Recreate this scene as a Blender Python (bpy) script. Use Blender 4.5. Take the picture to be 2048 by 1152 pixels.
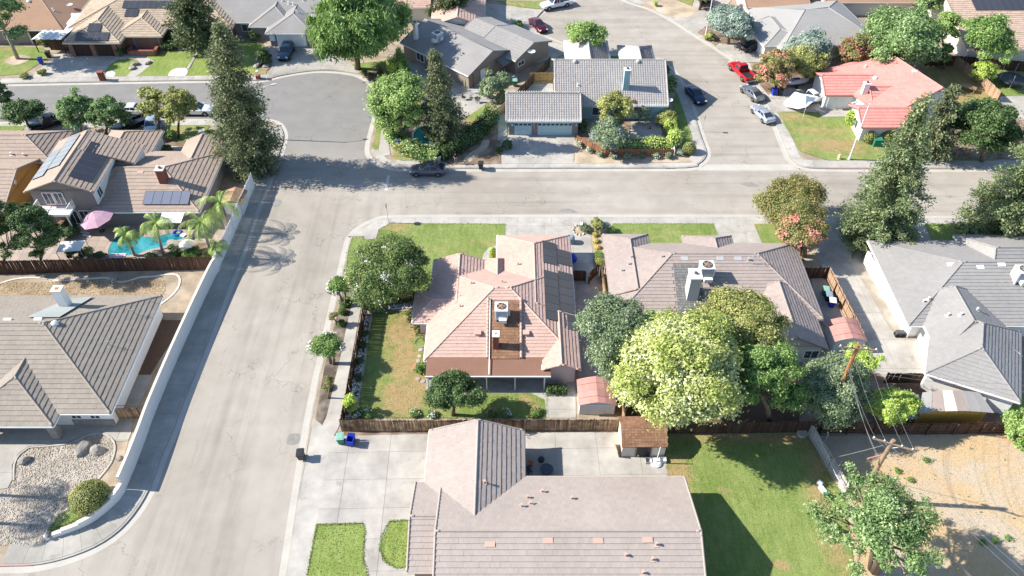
import bpy, bmesh, math, random
import numpy as np
from mathutils import Vector, Matrix
for o in list(bpy.data.objects): bpy.data.objects.remove(o, do_unlink=True)
SC = bpy.context.scene
COL = SC.collection
R = math.radians
random.seed(7)
# ------------------------------------------------------------------ camera, sky, sun, exposure
CH, CF = 64.0, 1575.0                      # camera height (m), focal length in photograph pixels
cam = bpy.data.objects.new('camera', bpy.data.cameras.new('camera'))
COL.objects.link(cam)
cam.location = (0, 0, CH); cam.rotation_euler = (R(45), 0, 0)
cam.data.sensor_width = 36; cam.data.lens = CF/2048*36
cam.data.clip_end = 3000; cam.data.clip_start = 1
SC.camera = cam
SUN_EL, SUN_AZ = 36.0, 176.0               # sun stands in the west, a little north (deg, counter-clockwise from +X)
w = bpy.data.worlds.new('World'); SC.world = w; w.use_nodes = True
nt = w.node_tree; bg = nt.nodes['Background']
sky = nt.nodes.new('ShaderNodeTexSky'); sky.sky_type = 'NISHITA'; sky.sun_disc = False
sky.sun_elevation = R(SUN_EL); sky.sun_rotation = R(90 - SUN_AZ)
sky.air_density = 1.0; sky.dust_density = 0.4; sky.ozone_density = 2.5
nt.links.new(sky.outputs[0], bg.inputs[0]); bg.inputs[1].default_value = 0.112
sl = bpy.data.lights.new('sun', 'SUN'); sl.energy = 4.7; sl.angle = R(0.55); sl.color = (1, 0.945, 0.86)
so = bpy.data.objects.new('sun', sl); COL.objects.link(so)
sd = Vector((math.cos(R(SUN_AZ))*math.cos(R(SUN_EL)), math.sin(R(SUN_AZ))*math.cos(R(SUN_EL)), math.sin(R(SUN_EL))))
so.rotation_euler = sd.to_track_quat('Z', 'Y').to_euler(); so.location = (0, 60, 90)
SC.view_settings.view_transform = 'Standard'; SC.view_settings.look = 'None'
SC.view_settings.exposure = 1.17; SC.view_settings.gamma = 1; SC.view_settings.use_curve_mapping = False
SC.render.engine = 'CYCLES'
SC.cycles.max_bounces = 6; SC.cycles.transparent_max_bounces = 12

# ------------------------------------------------------------------ measuring: photograph pixel + height -> point of the place
S45 = math.sqrt(.5)
def g(u, v, z=0.14):
    xc = (u-1024)/CF; yc = (576-v)/CF
    t = (CH-z)/(S45*(1-yc))
    return (xc*t, S45*(1+yc)*t)
def g3(u, v, z=0.14):
    x, y = g(u, v, z); return Vector((x, y, z))
def pr(x, y, z):
    f = (y-(z-CH))*S45; up = (y+(z-CH))*S45
    return (1024+CF*x/f, 576-CF*up/f, CF/f)
# ------------------------------------------------------------------ materials
MATS = {}
def lin(c):
    if isinstance(c, str):
        c = [int(c[i:i+2], 16)/255 for i in (0, 2, 4)]
        return tuple(x/12.92 if x <= .04045 else ((x+.055)/1.055)**2.4 for x in c)
    return c
class NT:
    def __init__(s, m): s.t = m.node_tree; s.n = s.t.nodes; s.l = s.t.links
    def node(s, typ, **kw):
        k = s.n.new(typ)
        for a, b in kw.items(): setattr(k, a, b)
        return k
    def math(s, op, a, b=0., c=None, clamp=False):
        k = s.n.new('ShaderNodeMath'); k.operation = op; k.use_clamp = clamp
        for i, x in enumerate((a, b, c)):
            if x is None: continue
            if isinstance(x, (int, float)): k.inputs[i].default_value = x
            else: s.l.new(x, k.inputs[i])
        return k.outputs[0]
    def noise(s, vec, scale, detail=2., rough=.5, dist=0.):
        k = s.n.new('ShaderNodeTexNoise'); k.inputs['Scale'].default_value = scale
        k.inputs['Detail'].default_value = detail; k.inputs['Roughness'].default_value = rough
        k.inputs['Distortion'].default_value = dist
        s.l.new(vec, k.inputs['Vector']); return k.outputs[0]
    def mix(s, f, a, b):
        k = s.n.new('ShaderNodeMix'); k.data_type = 'RGBA'
        for i, x in ((0, f), (6, a), (7, b)):
            if isinstance(x, (int, float)): k.inputs[i].default_value = x
            elif isinstance(x, tuple): k.inputs[i].default_value = (*x, 1)
            else: s.l.new(x, k.inputs[i])
        return k.outputs[2]
    def scale(s, col, f):
        k = s.n.new('ShaderNodeVectorMath'); k.operation = 'SCALE'
        if isinstance(col, tuple): k.inputs[0].default_value = col
        else: s.l.new(col, k.inputs[0])
        s.l.new(f, k.inputs['Scale']); return k.outputs[0]
    def ramp(s, f, lo, hi):
        k = s.n.new('ShaderNodeMapRange'); k.inputs[1].default_value = lo; k.inputs[2].default_value = hi
        s.l.new(f, k.inputs[0]); return k.outputs[0]
def newmat(name):
    m = bpy.data.materials.new(name); m.use_nodes = True
    return m, NT(m), m.node_tree.nodes['Principled BSDF']
def M(name, col, rough=.85, var=.10, scale=.6, bump=0., bscale=25., isl=0., obr=0., spec=.25, metal=0., col2=None, fine=None):
    """plain procedural surface: base colour with two octaves of noise, per-piece variation and fine relief"""
    if name in MATS: return MATS[name]
    col = lin(col); m, n, b = newmat(name)
    geo = n.node('ShaderNodeNewGeometry'); pos = geo.outputs['Position']
    v = n.math('ADD', 1., 0.)
    a = n.noise(pos, scale, 4.); f2 = n.noise(pos, fine or scale*9, 3.)
    v = n.math('MULTIPLY_ADD', n.math('SUBTRACT', a, .5), 2.6*var, 1.)
    v = n.math('MULTIPLY_ADD', n.math('SUBTRACT', f2, .5), 1.7*var, v)
    if isl: v = n.math('MULTIPLY_ADD', n.math('SUBTRACT', geo.outputs['Random Per Island'], .5), 2*isl, v)
    if obr:
        oi = n.node('ShaderNodeObjectInfo')
        v = n.math('MULTIPLY_ADD', n.math('SUBTRACT', oi.outputs['Random'], .5), 2*obr, v)
    c = col
    if col2 is not None: c = n.mix(n.ramp(a, .42, .6), col, lin(col2))
    n.l.new(n.scale(c, v), b.inputs['Base Color'])
    b.inputs['Roughness'].default_value = rough; b.inputs['Specular IOR Level'].default_value = spec
    b.inputs['Metallic'].default_value = metal
    if bump:
        k = n.node('ShaderNodeBump'); k.inputs['Strength'].default_value = bump; k.inputs['Distance'].default_value = .03
        n.l.new(n.noise(pos, bscale, 3.), k.inputs['Height']); n.l.new(k.outputs[0], b.inputs['Normal'])
    MATS[name] = m; return m
def asphalt():
    m, n, b = newmat('asphalt'); geo = n.node('ShaderNodeNewGeometry'); pos = geo.outputs['Position']
    big = n.noise(pos, .07, 4., .6); mid = n.noise(pos, .5, 4.); fin = n.noise(pos, 14., 2.)
    c = n.mix(n.ramp(big, .36, .62), (.285, .255, .215), (.345, .312, .268))
    # the older, greyer street to the north-west
    sx = n.node('ShaderNodeSeparateXYZ'); n.l.new(pos, sx.inputs[0])
    old = n.math('MULTIPLY', n.ramp(n.math('ADD', sx.outputs[1], n.math('MULTIPLY', n.math('SUBTRACT', mid, .5), 5.)), 82., 96.), n.ramp(sx.outputs[0], -8., -12.))
    c = n.mix(old, c, (.205, .198, .187))
    # sealed and open cracks
    wv = n.node('ShaderNodeVectorMath', operation='ADD'); nz = n.node('ShaderNodeTexNoise'); nz.inputs['Scale'].default_value = .8
    nz.inputs['Detail'].default_value = 5
    n.l.new(pos, nz.inputs['Vector'])
    sc = n.node('ShaderNodeVectorMath', operation='SCALE'); n.l.new(nz.outputs['Color'], sc.inputs[0]); sc.inputs['Scale'].default_value = 2.6
    n.l.new(pos, wv.inputs[0]); n.l.new(sc.outputs[0], wv.inputs[1])
    vo = n.node('ShaderNodeTexVoronoi', feature='DISTANCE_TO_EDGE'); vo.inputs['Scale'].default_value = .2
    n.l.new(wv.outputs[0], vo.inputs['Vector'])
    cr = n.math('MULTIPLY', n.ramp(vo.outputs['Distance'], .009, .002), n.ramp(n.noise(pos, .12, 2.), .46, .58))
    def streak(sc):
        k = n.node('ShaderNodeMapping'); k.inputs['Scale'].default_value = sc; n.l.new(pos, k.inputs[0]); return n.noise(k.outputs[0], 1., 4., .6, .4)
    ns = n.math('MULTIPLY', n.ramp(sx.outputs[0], -7., -11.), n.ramp(sx.outputs[1], 84., 78.))
    stv = n.mix(ns, streak((.035, .75, 1)), streak((.75, .035, 1)))
    lane = n.math('MULTIPLY', n.ramp(stv, .47, .72), .20)
    lane = n.math('MULTIPLY', lane, n.math('MULTIPLY_ADD', old, -.75, 1.))
    lane = n.math('ADD', lane, n.math('MULTIPLY', n.ramp(n.noise(pos, .6, 4., .65), .64, .74), .16))
    v = n.math('MULTIPLY_ADD', n.math('SUBTRACT', mid, .5), .32, 1.)
    v = n.math('MULTIPLY_ADD', n.math('SUBTRACT', fin, .5), .3, v)
    v = n.math('SUBTRACT', v, n.math('MULTIPLY', cr, .34)); v = n.math('SUBTRACT', v, lane)
    n.l.new(n.scale(c, v), b.inputs['Base Color']); b.inputs['Roughness'].default_value = .92; b.inputs['Specular IOR Level'].default_value = .15
    MATS['asphalt'] = m; return m
def concrete(name, col, st=.25):
    m, n, b = newmat(name); geo = n.node('ShaderNodeNewGeometry'); pos = geo.outputs['Position']; col = lin(col)
    big = n.noise(pos, .3, 5., .65); mid = n.noise(pos, 1.5, 4.); fin = n.noise(pos, 20., 2.)
    c = n.mix(n.ramp(big, .35, .66), tuple(x*(1-st) for x in col), col)
    c = n.mix(n.math('MULTIPLY', n.ramp(n.noise(pos, .55, 3., .7), .6, .74), .45), c, (.16, .14, .115))
    oi = n.node('ShaderNodeObjectInfo')
    v = n.math('MULTIPLY_ADD', n.math('SUBTRACT', mid, .5), .22, 1.)
    v = n.math('MULTIPLY_ADD', n.math('SUBTRACT', fin, .5), .14, v)
    v = n.math('MULTIPLY_ADD', n.math('SUBTRACT', oi.outputs['Random'], .5), .12, v)
    n.l.new(n.scale(c, v), b.inputs['Base Color']); b.inputs['Roughness'].default_value = .9; b.inputs['Specular IOR Level'].default_value = .2
    MATS[name] = m; return m
def grassmat(name, c1, c2, dry=(.30, .215, .105)):
    m, n, b = newmat(name); geo = n.node('ShaderNodeNewGeometry'); pos = geo.outputs['Position']
    at = n.node('ShaderNodeAttribute', attribute_name='dry')
    big = n.noise(pos, .22, 4.); mid = n.noise(pos, 1.3, 5., .65); fin = n.noise(pos, 7., 4., .7)
    st = n.node('ShaderNodeMapping'); st.inputs['Scale'].default_value = (2.2, .35, 1); st.inputs['Rotation'].default_value = (0, 0, .5)
    n.l.new(pos, st.inputs[0]); stripe = n.noise(st.outputs[0], 1.6, 3.)
    c = n.mix(n.ramp(n.math('ADD', n.math('MULTIPLY', big, .6), n.math('MULTIPLY', stripe, .5)), .42, .66), c1, c2)
    d = n.math('ADD', at.outputs['Fac'], n.math('MULTIPLY', n.math('SUBTRACT', mid, .5), 1.5))
    d = n.math('ADD', d, n.math('MULTIPLY', n.math('SUBTRACT', fin, .5), .6))
    c = n.mix(n.math('MULTIPLY', n.ramp(n.noise(pos, .5, 4., .7), .55, .78), .45), c, tuple(.6*a+.4*b for a, b in zip(c2, dry)))
    c = n.mix(n.math('MULTIPLY', n.ramp(d, .18, .7), .95), c, n.mix(fin, tuple(x*.8 for x in dry), tuple(x*1.2 for x in dry)))
    v = n.math('MULTIPLY_ADD', n.math('SUBTRACT', fin, .5), 1.1, 1.)
    v = n.math('MULTIPLY_ADD', n.math('SUBTRACT', mid, .5), .5, v)
    n.l.new(n.scale(c, v), b.inputs['Base Color']); b.inputs['Roughness'].default_value = .95; b.inputs['Specular IOR Level'].default_value = .1
    k = n.node('ShaderNodeBump'); k.inputs['Strength'].default_value = .9; k.inputs['Distance'].default_value = .06
    n.l.new(fin, k.inputs['Height']); n.l.new(k.outputs[0], b.inputs['Normal'])
    MATS[name] = m; return m
def leafmat(name, cs, trans=.28, sat=.2):
    if name in MATS: return MATS[name]
    m, n, b = newmat(name); geo = n.node('ShaderNodeNewGeometry'); pos = geo.outputs['Position']
    k = n.node('ShaderNodeValToRGB'); e = k.color_ramp.elements
    cs = [tuple(min(.8, x*1.14) for x in lin(c)) for c in cs]
    if sat: cs = [tuple((1-sat)*x+sat*(.3*c[0]+.6*c[1]+.1*c[2])*k for x, k in zip(c, (1.06, 1., .86))) for c in cs]
    e[0].color = (*cs[0], 1); e[1].color = (*cs[-1], 1); e[1].position = .96
    for i, c in enumerate(cs[1:-1]):
        q = e.new((i+1)/(len(cs)-1)); q.color = (*c, 1)
    f = n.math('ADD', n.math('MULTIPLY', geo.outputs['Random Per Island'], .66), n.math('MULTIPLY', n.math('SUBTRACT', n.noise(pos, .65, 3.), .3), .9))
    n.l.new(f, k.inputs[0]); n.l.new(k.outputs[0], b.inputs['Base Color'])
    b.inputs['Roughness'].default_value = .55; b.inputs['Specular IOR Level'].default_value = .22
    tr = n.node('ShaderNodeBsdfTranslucent'); n.l.new(k.outputs[0], tr.inputs[0])
    mx = n.node('ShaderNodeMixShader'); mx.inputs[0].default_value = trans
    n.l.new(b.outputs[0], mx.inputs[1]); n.l.new(tr.outputs[0], mx.inputs[2])
    n.l.new(mx.outputs[0], n.n['Material Output'].inputs[0])
    MATS[name] = m; return m
def glassmat(name, col, rough=.06):
    if name in MATS: return MATS[name]
    m, n, b = newmat(name); b.inputs['Base Color'].default_value = (*lin(col), 1)
    b.inputs['Roughness'].default_value = rough; b.inputs['Specular IOR Level'].default_value = .6
    MATS[name] = m; return m
def paint(name, col, metal=.0, rough=.28):
    if name in MATS: return MATS[name]
    m, n, b = newmat(name); b.inputs['Base Color'].default_value = (*lin(col), 1); b.inputs['Metallic'].default_value = metal
    b.inputs['Roughness'].default_value = rough; b.inputs['Coat Weight'].default_value = .6; b.inputs['Coat Roughness'].default_value = .06
    MATS[name] = m; return m
asphalt()
concrete('concrete', (.42, .392, .35), .3); concrete('concrete_old', (.385, .362, .32), .3); concrete('concrete_grey', (.31, .295, .27), .3)
grassmat('lawn', (.14, .192, .05), (.205, .252, .08)); grassmat('lawn_bright', (.155, .21, .05), (.215, .268, .078))
grassmat('lawn_back', (.125, .175, .042), (.19, .235, .07))
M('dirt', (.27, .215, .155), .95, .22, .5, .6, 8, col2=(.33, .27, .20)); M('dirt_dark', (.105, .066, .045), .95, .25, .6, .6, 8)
M('mulch', (.10, .078, .062), .95, .35, .9, .8, 14, col2=(.17, .14, .11)); M('dry_grass', (.45, .325, .185), .95, .14, .22, .5, 10, col2=(.39, .325, .245))
M('tan_soil', (.34, .27, .19), .95, .2, .4, .6, 9, col2=(.42, .34, .25))
M('gravel_bed', (.30, .26, .21), .95, .28, .5, .8, 14, col2=(.36, .315, .26), fine=7.)
M('gutter_mat', (.40, .375, .33), .92, .14, .5); M('red_kerb', (.36, .24, .21), .9, .2, 1.)
M('bark', (.16, .12, .09), .95, .3, 2., .6, 12); M('bark_pale', (.30, .26, .21), .95, .25, 2., .5, 12)
M('rock', (.26, .24, .21), .95, .3, 2.5, .8, 10); M('pebble', (.345, .305, .255), .9, .25, 1., isl=.4)
M('white_pebble', (.55, .55, .54), .9, .2, 1., isl=.4)
M('stucco_white', (.70, .69, .665), .9, .05, .7, .2, 40); M('stucco_pink', (.50, .38, .355), .9, .05, .7, .2, 40)
M('stucco_cream', (.60, .57, .50), .9, .05, .7, .2, 40); M('stucco_grey', (.23, .205, .19), .9, .06, .7, .2, 40)
M('stucco_taupe', (.28, .22, .185), .9, .06, .7, .2, 40); M('stucco_orange', (.48, .25, .075), .9, .06, .7)
M('stucco_blue', (.30, .43, .46), .9, .05, .7); M('stucco_lt', (.46, .485, .48), .9, .05, .7); M('brickwall', (.22, .12, .085), .9, .2, 2.)
M('brick_red', (.23, .075, .055), .9, .2, 3.); M('stone_wall', (.22, .20, .19), .9, .35, 3., .8, 6)
M('white_paint', (.78, .77, .75), .6, .04, 1.); M('cream_paint', (.62, .56, .47), .7, .05, 1.); M('dark_paint', (.05, .045, .045), .6, .1, 1.)
M('brown_door', (.05, .028, .02), .7, .15, 1.); M('teal_door', (.42, .54, .55), .55, .04, 1.); M('black_plastic', (.025, .026, .028), .45, .1, 3.)
M('metal_grey', (.42, .43, .44), .4, .08, 2., metal=.5); M('metal_dark', (.08, .08, .085), .5, .1, 2.); M('galv', (.45, .46, .46), .5, .12, 2., metal=.3)
M('unit_white', (.66, .66, .64), .55, .06, 1.5); M('unit_blue', (.20, .25, .31), .5, .06, 1.5)
M('wood_fence', (.20, .12, .068), .9, .28, 1.5, obr=.42, isl=.0, col2=(.29, .20, .125)); M('wood_dark', (.075, .042, .028), .9, .3, 1.5, obr=.3, isl=.25)
M('wood_grey', (.36, .34, .31), .9, .2, 1.5, obr=.2, isl=.2); M('wood_red', (.26, .12, .065), .9, .22, 1.5, obr=.2, isl=.2)
M('wood_gold', (.46, .27, .10), .85, .15, 1.5, obr=.15, isl=.15); M('wood_tan', (.33, .22, .14), .9, .2, 1.5, obr=.2, isl=.2)
M('pole_wood', (.30, .135, .055), .9, .3, 1.2); M('pole_grey', (.26, .185, .125), .9, .3, 1.2)
M('shingle_grey', (.245, .235, .225), .95, .13, .4, .6, 18, fine=9.); M('shingle_lt', (.29, .28, .265), .95, .1, .4, .6, 18, fine=9.)
M('shingle_brown', (.225, .125, .075), .95, .2, .8, .6, 12, isl=.2); M('shingle_dk', (.15, .145, .14), .95, .18, .8, .6, 12, isl=.2)
M('shingle_tan', (.30, .19, .125), .95, .12, .4, .5, 18); M('patio_brown', (.21, .115, .08), .9, .12, .5); M('felt_grey', (.30, .32, .31), .95, .14, .6, .4, 14)
def tilemat(name, c, isl=.1): return M(name, c, .88, .105, .22, .25, 22, fine=3., isl=isl, obr=isl*.8, spec=.2)
tilemat('tile_pink', (.45, .31, .255), .055); tilemat('tile_taupe', (.30, .248, .222), .055); tilemat('tile_bottom', (.325, .276, .245), .045); tilemat('tile_sand', (.262, .226, .188), .06)
tilemat('tile_brown', (.335, .262, .21), .05); tilemat('tile_ltgrey', (.25, .24, .23), .04); tilemat('tile_red', (.56, .235, .20), .07); tilemat('tile_orange', (.30, .185, .12))
tilemat('tile_grid', (.385, .355, .33), .07); tilemat('tile_tan', (.36, .285, .21)); tilemat('tile_d3', (.42, .31, .24))
M('solar', (.040, .042, .050), .28, .05, 1., spec=.5, obr=.08); M('solar_blue', (.15, .16, .195), .18, .05, 1., spec=1., obr=.06); M('solar_mat', (.078, .077, .08), .75, .08, 1., obr=.08)
glassmat('glass', (.03, .035, .045)); glassmat('pane', (.05, .06, .07)); M('tyre', (.02, .02, .02), .8, .1, 3.); M('rim', (.25, .25, .26), .35, .05, 3., metal=.8)
M('lamp_red', (.35, .015, .012), .3, 0., 1.); M('lamp_clear', (.7, .7, .72), .2, 0., 1.); M('skin', (.45, .27, .19), .6, .03, 5.); M('shirt_black', (.015, .015, .018), .85, .1, 5.)
M('jeans', (.17, .19, .23), .9, .1, 5.); M('hair', (.025, .018, .014), .7, .1, 9.); M('blue_bin', (.012, .045, .42), .45, .05, 2.); M('green_bin', (.03, .19, .12), .5, .05, 2.)
M('green_lid', (.20, .36, .29), .5, .05, 2.); M('black_bin', (.03, .032, .034), .45, .08, 2.); M('tarp_white', (.82, .82, .82), .8, .02, 1.); M('tarp_teal', (.03, .30, .27), .6, .08, 1.)
M('rust_red', (.40, .205, .175), .8, .18, .8, obr=.08); M('sign_yellow', (.75, .38, .02), .6, 0., 1.); M('sign_blue', (.02, .06, .3), .6, 0., 1.); M('umbrella', (.37, .235, .30), .85, .2, 1.6)
M('plaster_pool', (.30, .62, .66), .8, .05, 1.); M('paver', (.33, .265, .22), .9, .12, 1., obr=.12, isl=.12); M('orange_shed', (.55, .30, .06), .85, .15, 1.); M('wire_mat', (.20, .20, .205), .6, .05, 1.); M('hose', (.62, .58, .50), .8, .1, 2.)
M('tan_hose', (.10, .30, .16), .6, .1, 1.); M('hydrant', (.70, .62, .30), .5, .05, 2.); M('terracotta', (.38, .12, .06), .8, .1, 2.); M('soil_brown', (.17, .115, .078), .95, .25, .6, .6, 8, col2=(.25, .19, .14))
# ------------------------------------------------------------------ mesh helpers
class MB:
    def __init__(s): s.v = []; s.f = []; s.m = []
    def face(s, pts, mi=0):
        b = len(s.v); s.v += [tuple(p) for p in pts]; s.f.append(tuple(range(b, b+len(pts)))); s.m.append(mi); return s
    def prism(s, poly, z0, z1, mi=0):
        a = sum(poly[i][0]*poly[(i+1) % len(poly)][1]-poly[(i+1) % len(poly)][0]*poly[i][1] for i in range(len(poly)))
        if a < 0: poly = poly[::-1]
        b = len(s.v); n = len(poly)
        s.v += [(p[0], p[1], z0) for p in poly]+[(p[0], p[1], z1) for p in poly]
        s.f.append(tuple(range(b+n, b+2*n))); s.f.append(tuple(range(b+n-1, b-1, -1)))
        for i in range(n): j = (i+1) % n; s.f.append((b+i, b+j, b+n+j, b+n+i))
        s.m += [mi]*(n+2); return s
    def slab(s, pts, d, mi=0):
        """polygon in space thickened straight down by d"""
        b = len(s.v); n = len(pts)
        s.v += [tuple(p) for p in pts]+[(p[0], p[1], p[2]-d) for p in pts]
        s.f.append(tuple(range(b, b+n))); s.f.append(tuple(range(b+2*n-1, b+n-1, -1)))
        for i in range(n): j = (i+1) % n; s.f.append((b+i, b+n+i, b+n+j, b+j))
        s.m += [mi]*(n+2); return s
    def box(s, c, d, rz=0., mi=0, rx=0., ry=0., taper=1.):
        b = len(s.v); mt = Matrix.Translation(c) @ Matrix.Rotation(rz, 4, 'Z') @ Matrix.Rotation(ry, 4, 'Y') @ Matrix.Rotation(rx, 4, 'X')
        for z in (-.5, .5):
            k = taper if z > 0 else 1.
            for x, y in ((-.5, -.5), (.5, -.5), (.5, .5), (-.5, .5)):
                s.v.append(tuple(mt @ Vector((x*d[0]*k, y*d[1]*k, z*d[2]))))
        for f in ((3, 2, 1, 0), (4, 5, 6, 7), (0, 1, 5, 4), (1, 2, 6, 5), (2, 3, 7, 6), (3, 0, 4, 7)): s.f.append(tuple(b+i for i in f)); s.m.append(mi)
        return s
    def tube(s, pts, rs, n=6, mi=0, cap=True):
        pts = [Vector(p) for p in pts]
        if isinstance(rs, (int, float)): rs = [rs]*len(pts)
        b = len(s.v)
        for i, p in enumerate(pts):
            d = (pts[min(i+1, len(pts)-1)]-pts[max(i-1, 0)]).normalized()
            a = Vector((0, 0, 1)) if abs(d.z) < .9 else Vector((1, 0, 0))
            u = d.cross(a).normalized(); v = d.cross(u)
            for k in range(n):
                t = 2*math.pi*k/n; s.v.append(tuple(p+(u*math.cos(t)+v*math.sin(t))*rs[i]))
        for i in range(len(pts)-1):
            for k in range(n):
                q = (k+1) % n; s.f.append((b+i*n+k, b+i*n+q, b+(i+1)*n+q, b+(i+1)*n+k)); s.m.append(mi)
        if cap:
            s.f.append(tuple(b+k for k in range(n))[::-1]); s.f.append(tuple(b+(len(pts)-1)*n+k for k in range(n))); s.m += [mi, mi]
        return s
    def lathe(s, c, prof, n=14, mi=0, cap=True):
        b = len(s.v)
        for r, z in prof:
            for k in range(n):
                t = 2*math.pi*k/n; s.v.append((c[0]+r*math.cos(t), c[1]+r*math.sin(t), c[2]+z))
        for i in range(len(prof)-1):
            for k in range(n):
                q = (k+1) % n; s.f.append((b+i*n+k, b+i*n+q, b+(i+1)*n+q, b+(i+1)*n+k)); s.m.append(mi)
        if cap: s.f.append(tuple(b+k for k in range(n))[::-1]); s.f.append(tuple(b+(len(prof)-1)*n+k for k in range(n))); s.m += [mi, mi]
        return s
    def mesh(s, name, mats, smooth=False):
        me = bpy.data.meshes.new(name); me.from_pydata(s.v, [], s.f)
        for x in (mats if isinstance(mats, (list, tuple)) else [mats]): me.materials.append(MATS[x] if isinstance(x, str) else x)
        if any(s.m): me.polygons.foreach_set('material_index', s.m)
        if smooth: me.polygons.foreach_set('use_smooth', [True]*len(s.f))
        me.update(); return me
    def obj(s, name, mats, parent=None, smooth=False, bevel=0., local=False):
        o = bpy.data.objects.new(name, s.mesh(name, mats, smooth)); COL.objects.link(o)
        put(o, parent, local)
        if bevel:
            k = o.modifiers.new('bevel', 'BEVEL'); k.width = bevel; k.segments = 2; k.limit_method = 'ANGLE'
        return o
ROOTLOC = {}
def put(o, parent, local=False):
    """parent o; unless local, its mesh is in world metres, so undo the thing's own place"""
    if parent is None: return o
    o.parent = parent
    if not local:
        if parent.name in ROOTLOC: o.matrix_parent_inverse = ROOTLOC[parent.name]
    return o
def tag(o, label=None, cat=None, group=None, kind=None):
    if label: o['label'] = label
    if cat: o['category'] = cat
    if group: o['group'] = group
    if kind: o['kind'] = kind
    return o
def thing(name, loc, label, cat, group=None, rz=0.):
    o = bpy.data.objects.new(name, None); o.empty_display_size = .3; COL.objects.link(o)
    o.location = loc; o.rotation_euler = (0, 0, rz); tag(o, label, cat, group)
    ROOTLOC[o.name] = (Matrix.Translation(loc) @ Matrix.Rotation(rz, 4, 'Z')).inverted()
    return o
def link(name, me, parent=None, mat=None, kind=None):
    o = bpy.data.objects.new(name, me); COL.objects.link(o)
    if parent is not None:
        o.parent = parent
        if parent.name in ROOTLOC: o.matrix_parent_inverse = ROOTLOC[parent.name]
    if mat is not None: o.matrix_basis = mat
    if kind: o['kind'] = kind
    return o
def struct(name, mb, m): return tag(mb.obj(name, m), kind='structure')
# ------------------------------------------------------------------ outlines
def smooth(pts, step=.8):
    """Catmull-Rom through points, resampled about every `step` metres"""
    p = [Vector(a) for a in pts]; out = []
    for i in range(len(p)-1):
        a, b, c, d = p[max(i-1, 0)], p[i], p[i+1], p[min(i+2, len(p)-1)]
        n = max(1, int((c-b).length/step))
        for k in range(n):
            t = k/n; q = .5*((2*b)+(c-a)*t+(2*a-5*b+4*c-d)*t*t+(3*b-a-3*c+d)*t**3); out.append((q.x, q.y))
    out.append((p[-1].x, p[-1].y)); return out
def G(pts, z=.14): return [g(u, v, z) for u, v in pts]
def SG(pts, step=.8, z=.14): return smooth([Vector((*g(u, v, z), 0)) for u, v in pts], step)
def offset(line, d):
    out = []
    for i, p in enumerate(line):
        a = line[max(i-1, 0)]; b = line[min(i+1, len(line)-1)]
        dx, dy = b[0]-a[0], b[1]-a[1]; L = math.hypot(dx, dy) or 1
        out.append((p[0]-dy/L*d, p[1]+dx/L*d))
    return out
def strip(mb, a, b, z, mi=0, z0=None):
    for i in range(len(a)-1):
        q = [a[i], a[i+1], b[i+1], b[i]]
        if z0 is None: mb.face([(x, y, z) for x, y in q], mi)
        else: mb.prism(q, z0, z, mi)
def clip(poly, ax, val, keep_less):
    out = []; n = len(poly)
    for i in range(n):
        p, q = poly[i], poly[(i+1) % n]
        ip = (p[ax] <= val) if keep_less else (p[ax] >= val); iq = (q[ax] <= val) if keep_less else (q[ax] >= val)
        if ip: out.append(p)
        if ip != iq:
            t = (val-p[ax])/(q[ax]-p[ax]); out.append((p[0]+t*(q[0]-p[0]), p[1]+t*(q[1]-p[1])))
    return out
def cellclip(poly, x0, x1, y0, y1):
    for ax, val, less in ((0, x0, False), (0, x1, True), (1, y0, False), (1, y1, True)):
        poly = clip(poly, ax, val, less)
        if len(poly) < 3: return None
    return poly
def area(p): return .5*sum(p[i][0]*p[(i+1) % len(p)][1]-p[(i+1) % len(p)][0]*p[i][1] for i in range(len(p)))
def inside(p, poly):
    c = False; j = len(poly)-1
    for i in range(len(poly)):
        a, b = poly[i], poly[j]
        if (a[1] > p[1]) != (b[1] > p[1]) and p[0] < (b[0]-a[0])*(p[1]-a[1])/(b[1]-a[1])+a[0]: c = not c
        j = i
    return c
KZ = [0]
def nz(base):
    KZ[0] += 1; return base+KZ[0]*.0003
def region(name, poly, mat, base=.135):
    """a flat patch of the ground, traced as an outline"""
    z = nz(base); mb = MB(); mb.prism(poly, -.1, z); return struct(name, mb, mat)
def lawn(name, poly, mat='lawn', dry=(), cell=.7, base=.148, bare=0.):
    z = nz(base); mb = MB(); xs = [p[0] for p in poly]; ys = [p[1] for p in poly]; D = []
    x = min(xs)
    while x < max(xs):
        y = min(ys)
        while y < max(ys):
            c = cellclip(poly, x, x+cell, y, y+cell)
            if c and abs(area(c)) > 1e-4:
                if area(c) < 0: c = c[::-1]
                mb.face([(p[0], p[1], z) for p in c])
            y += cell
        x += cell
    for p in mb.v:
        d = bare
        for (u, v, rx, ry, st) in dry:
            cx, cy = g(u, v); q = ((p[0]-cx)/rx)**2+((p[1]-cy)/ry)**2
            d = max(d, st*math.exp(-q))
        D.append(d)
    o = struct(name, mb, mat)
    a = o.data.attributes.new('dry', 'FLOAT', 'POINT'); a.data.foreach_set('value', D); return o
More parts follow.
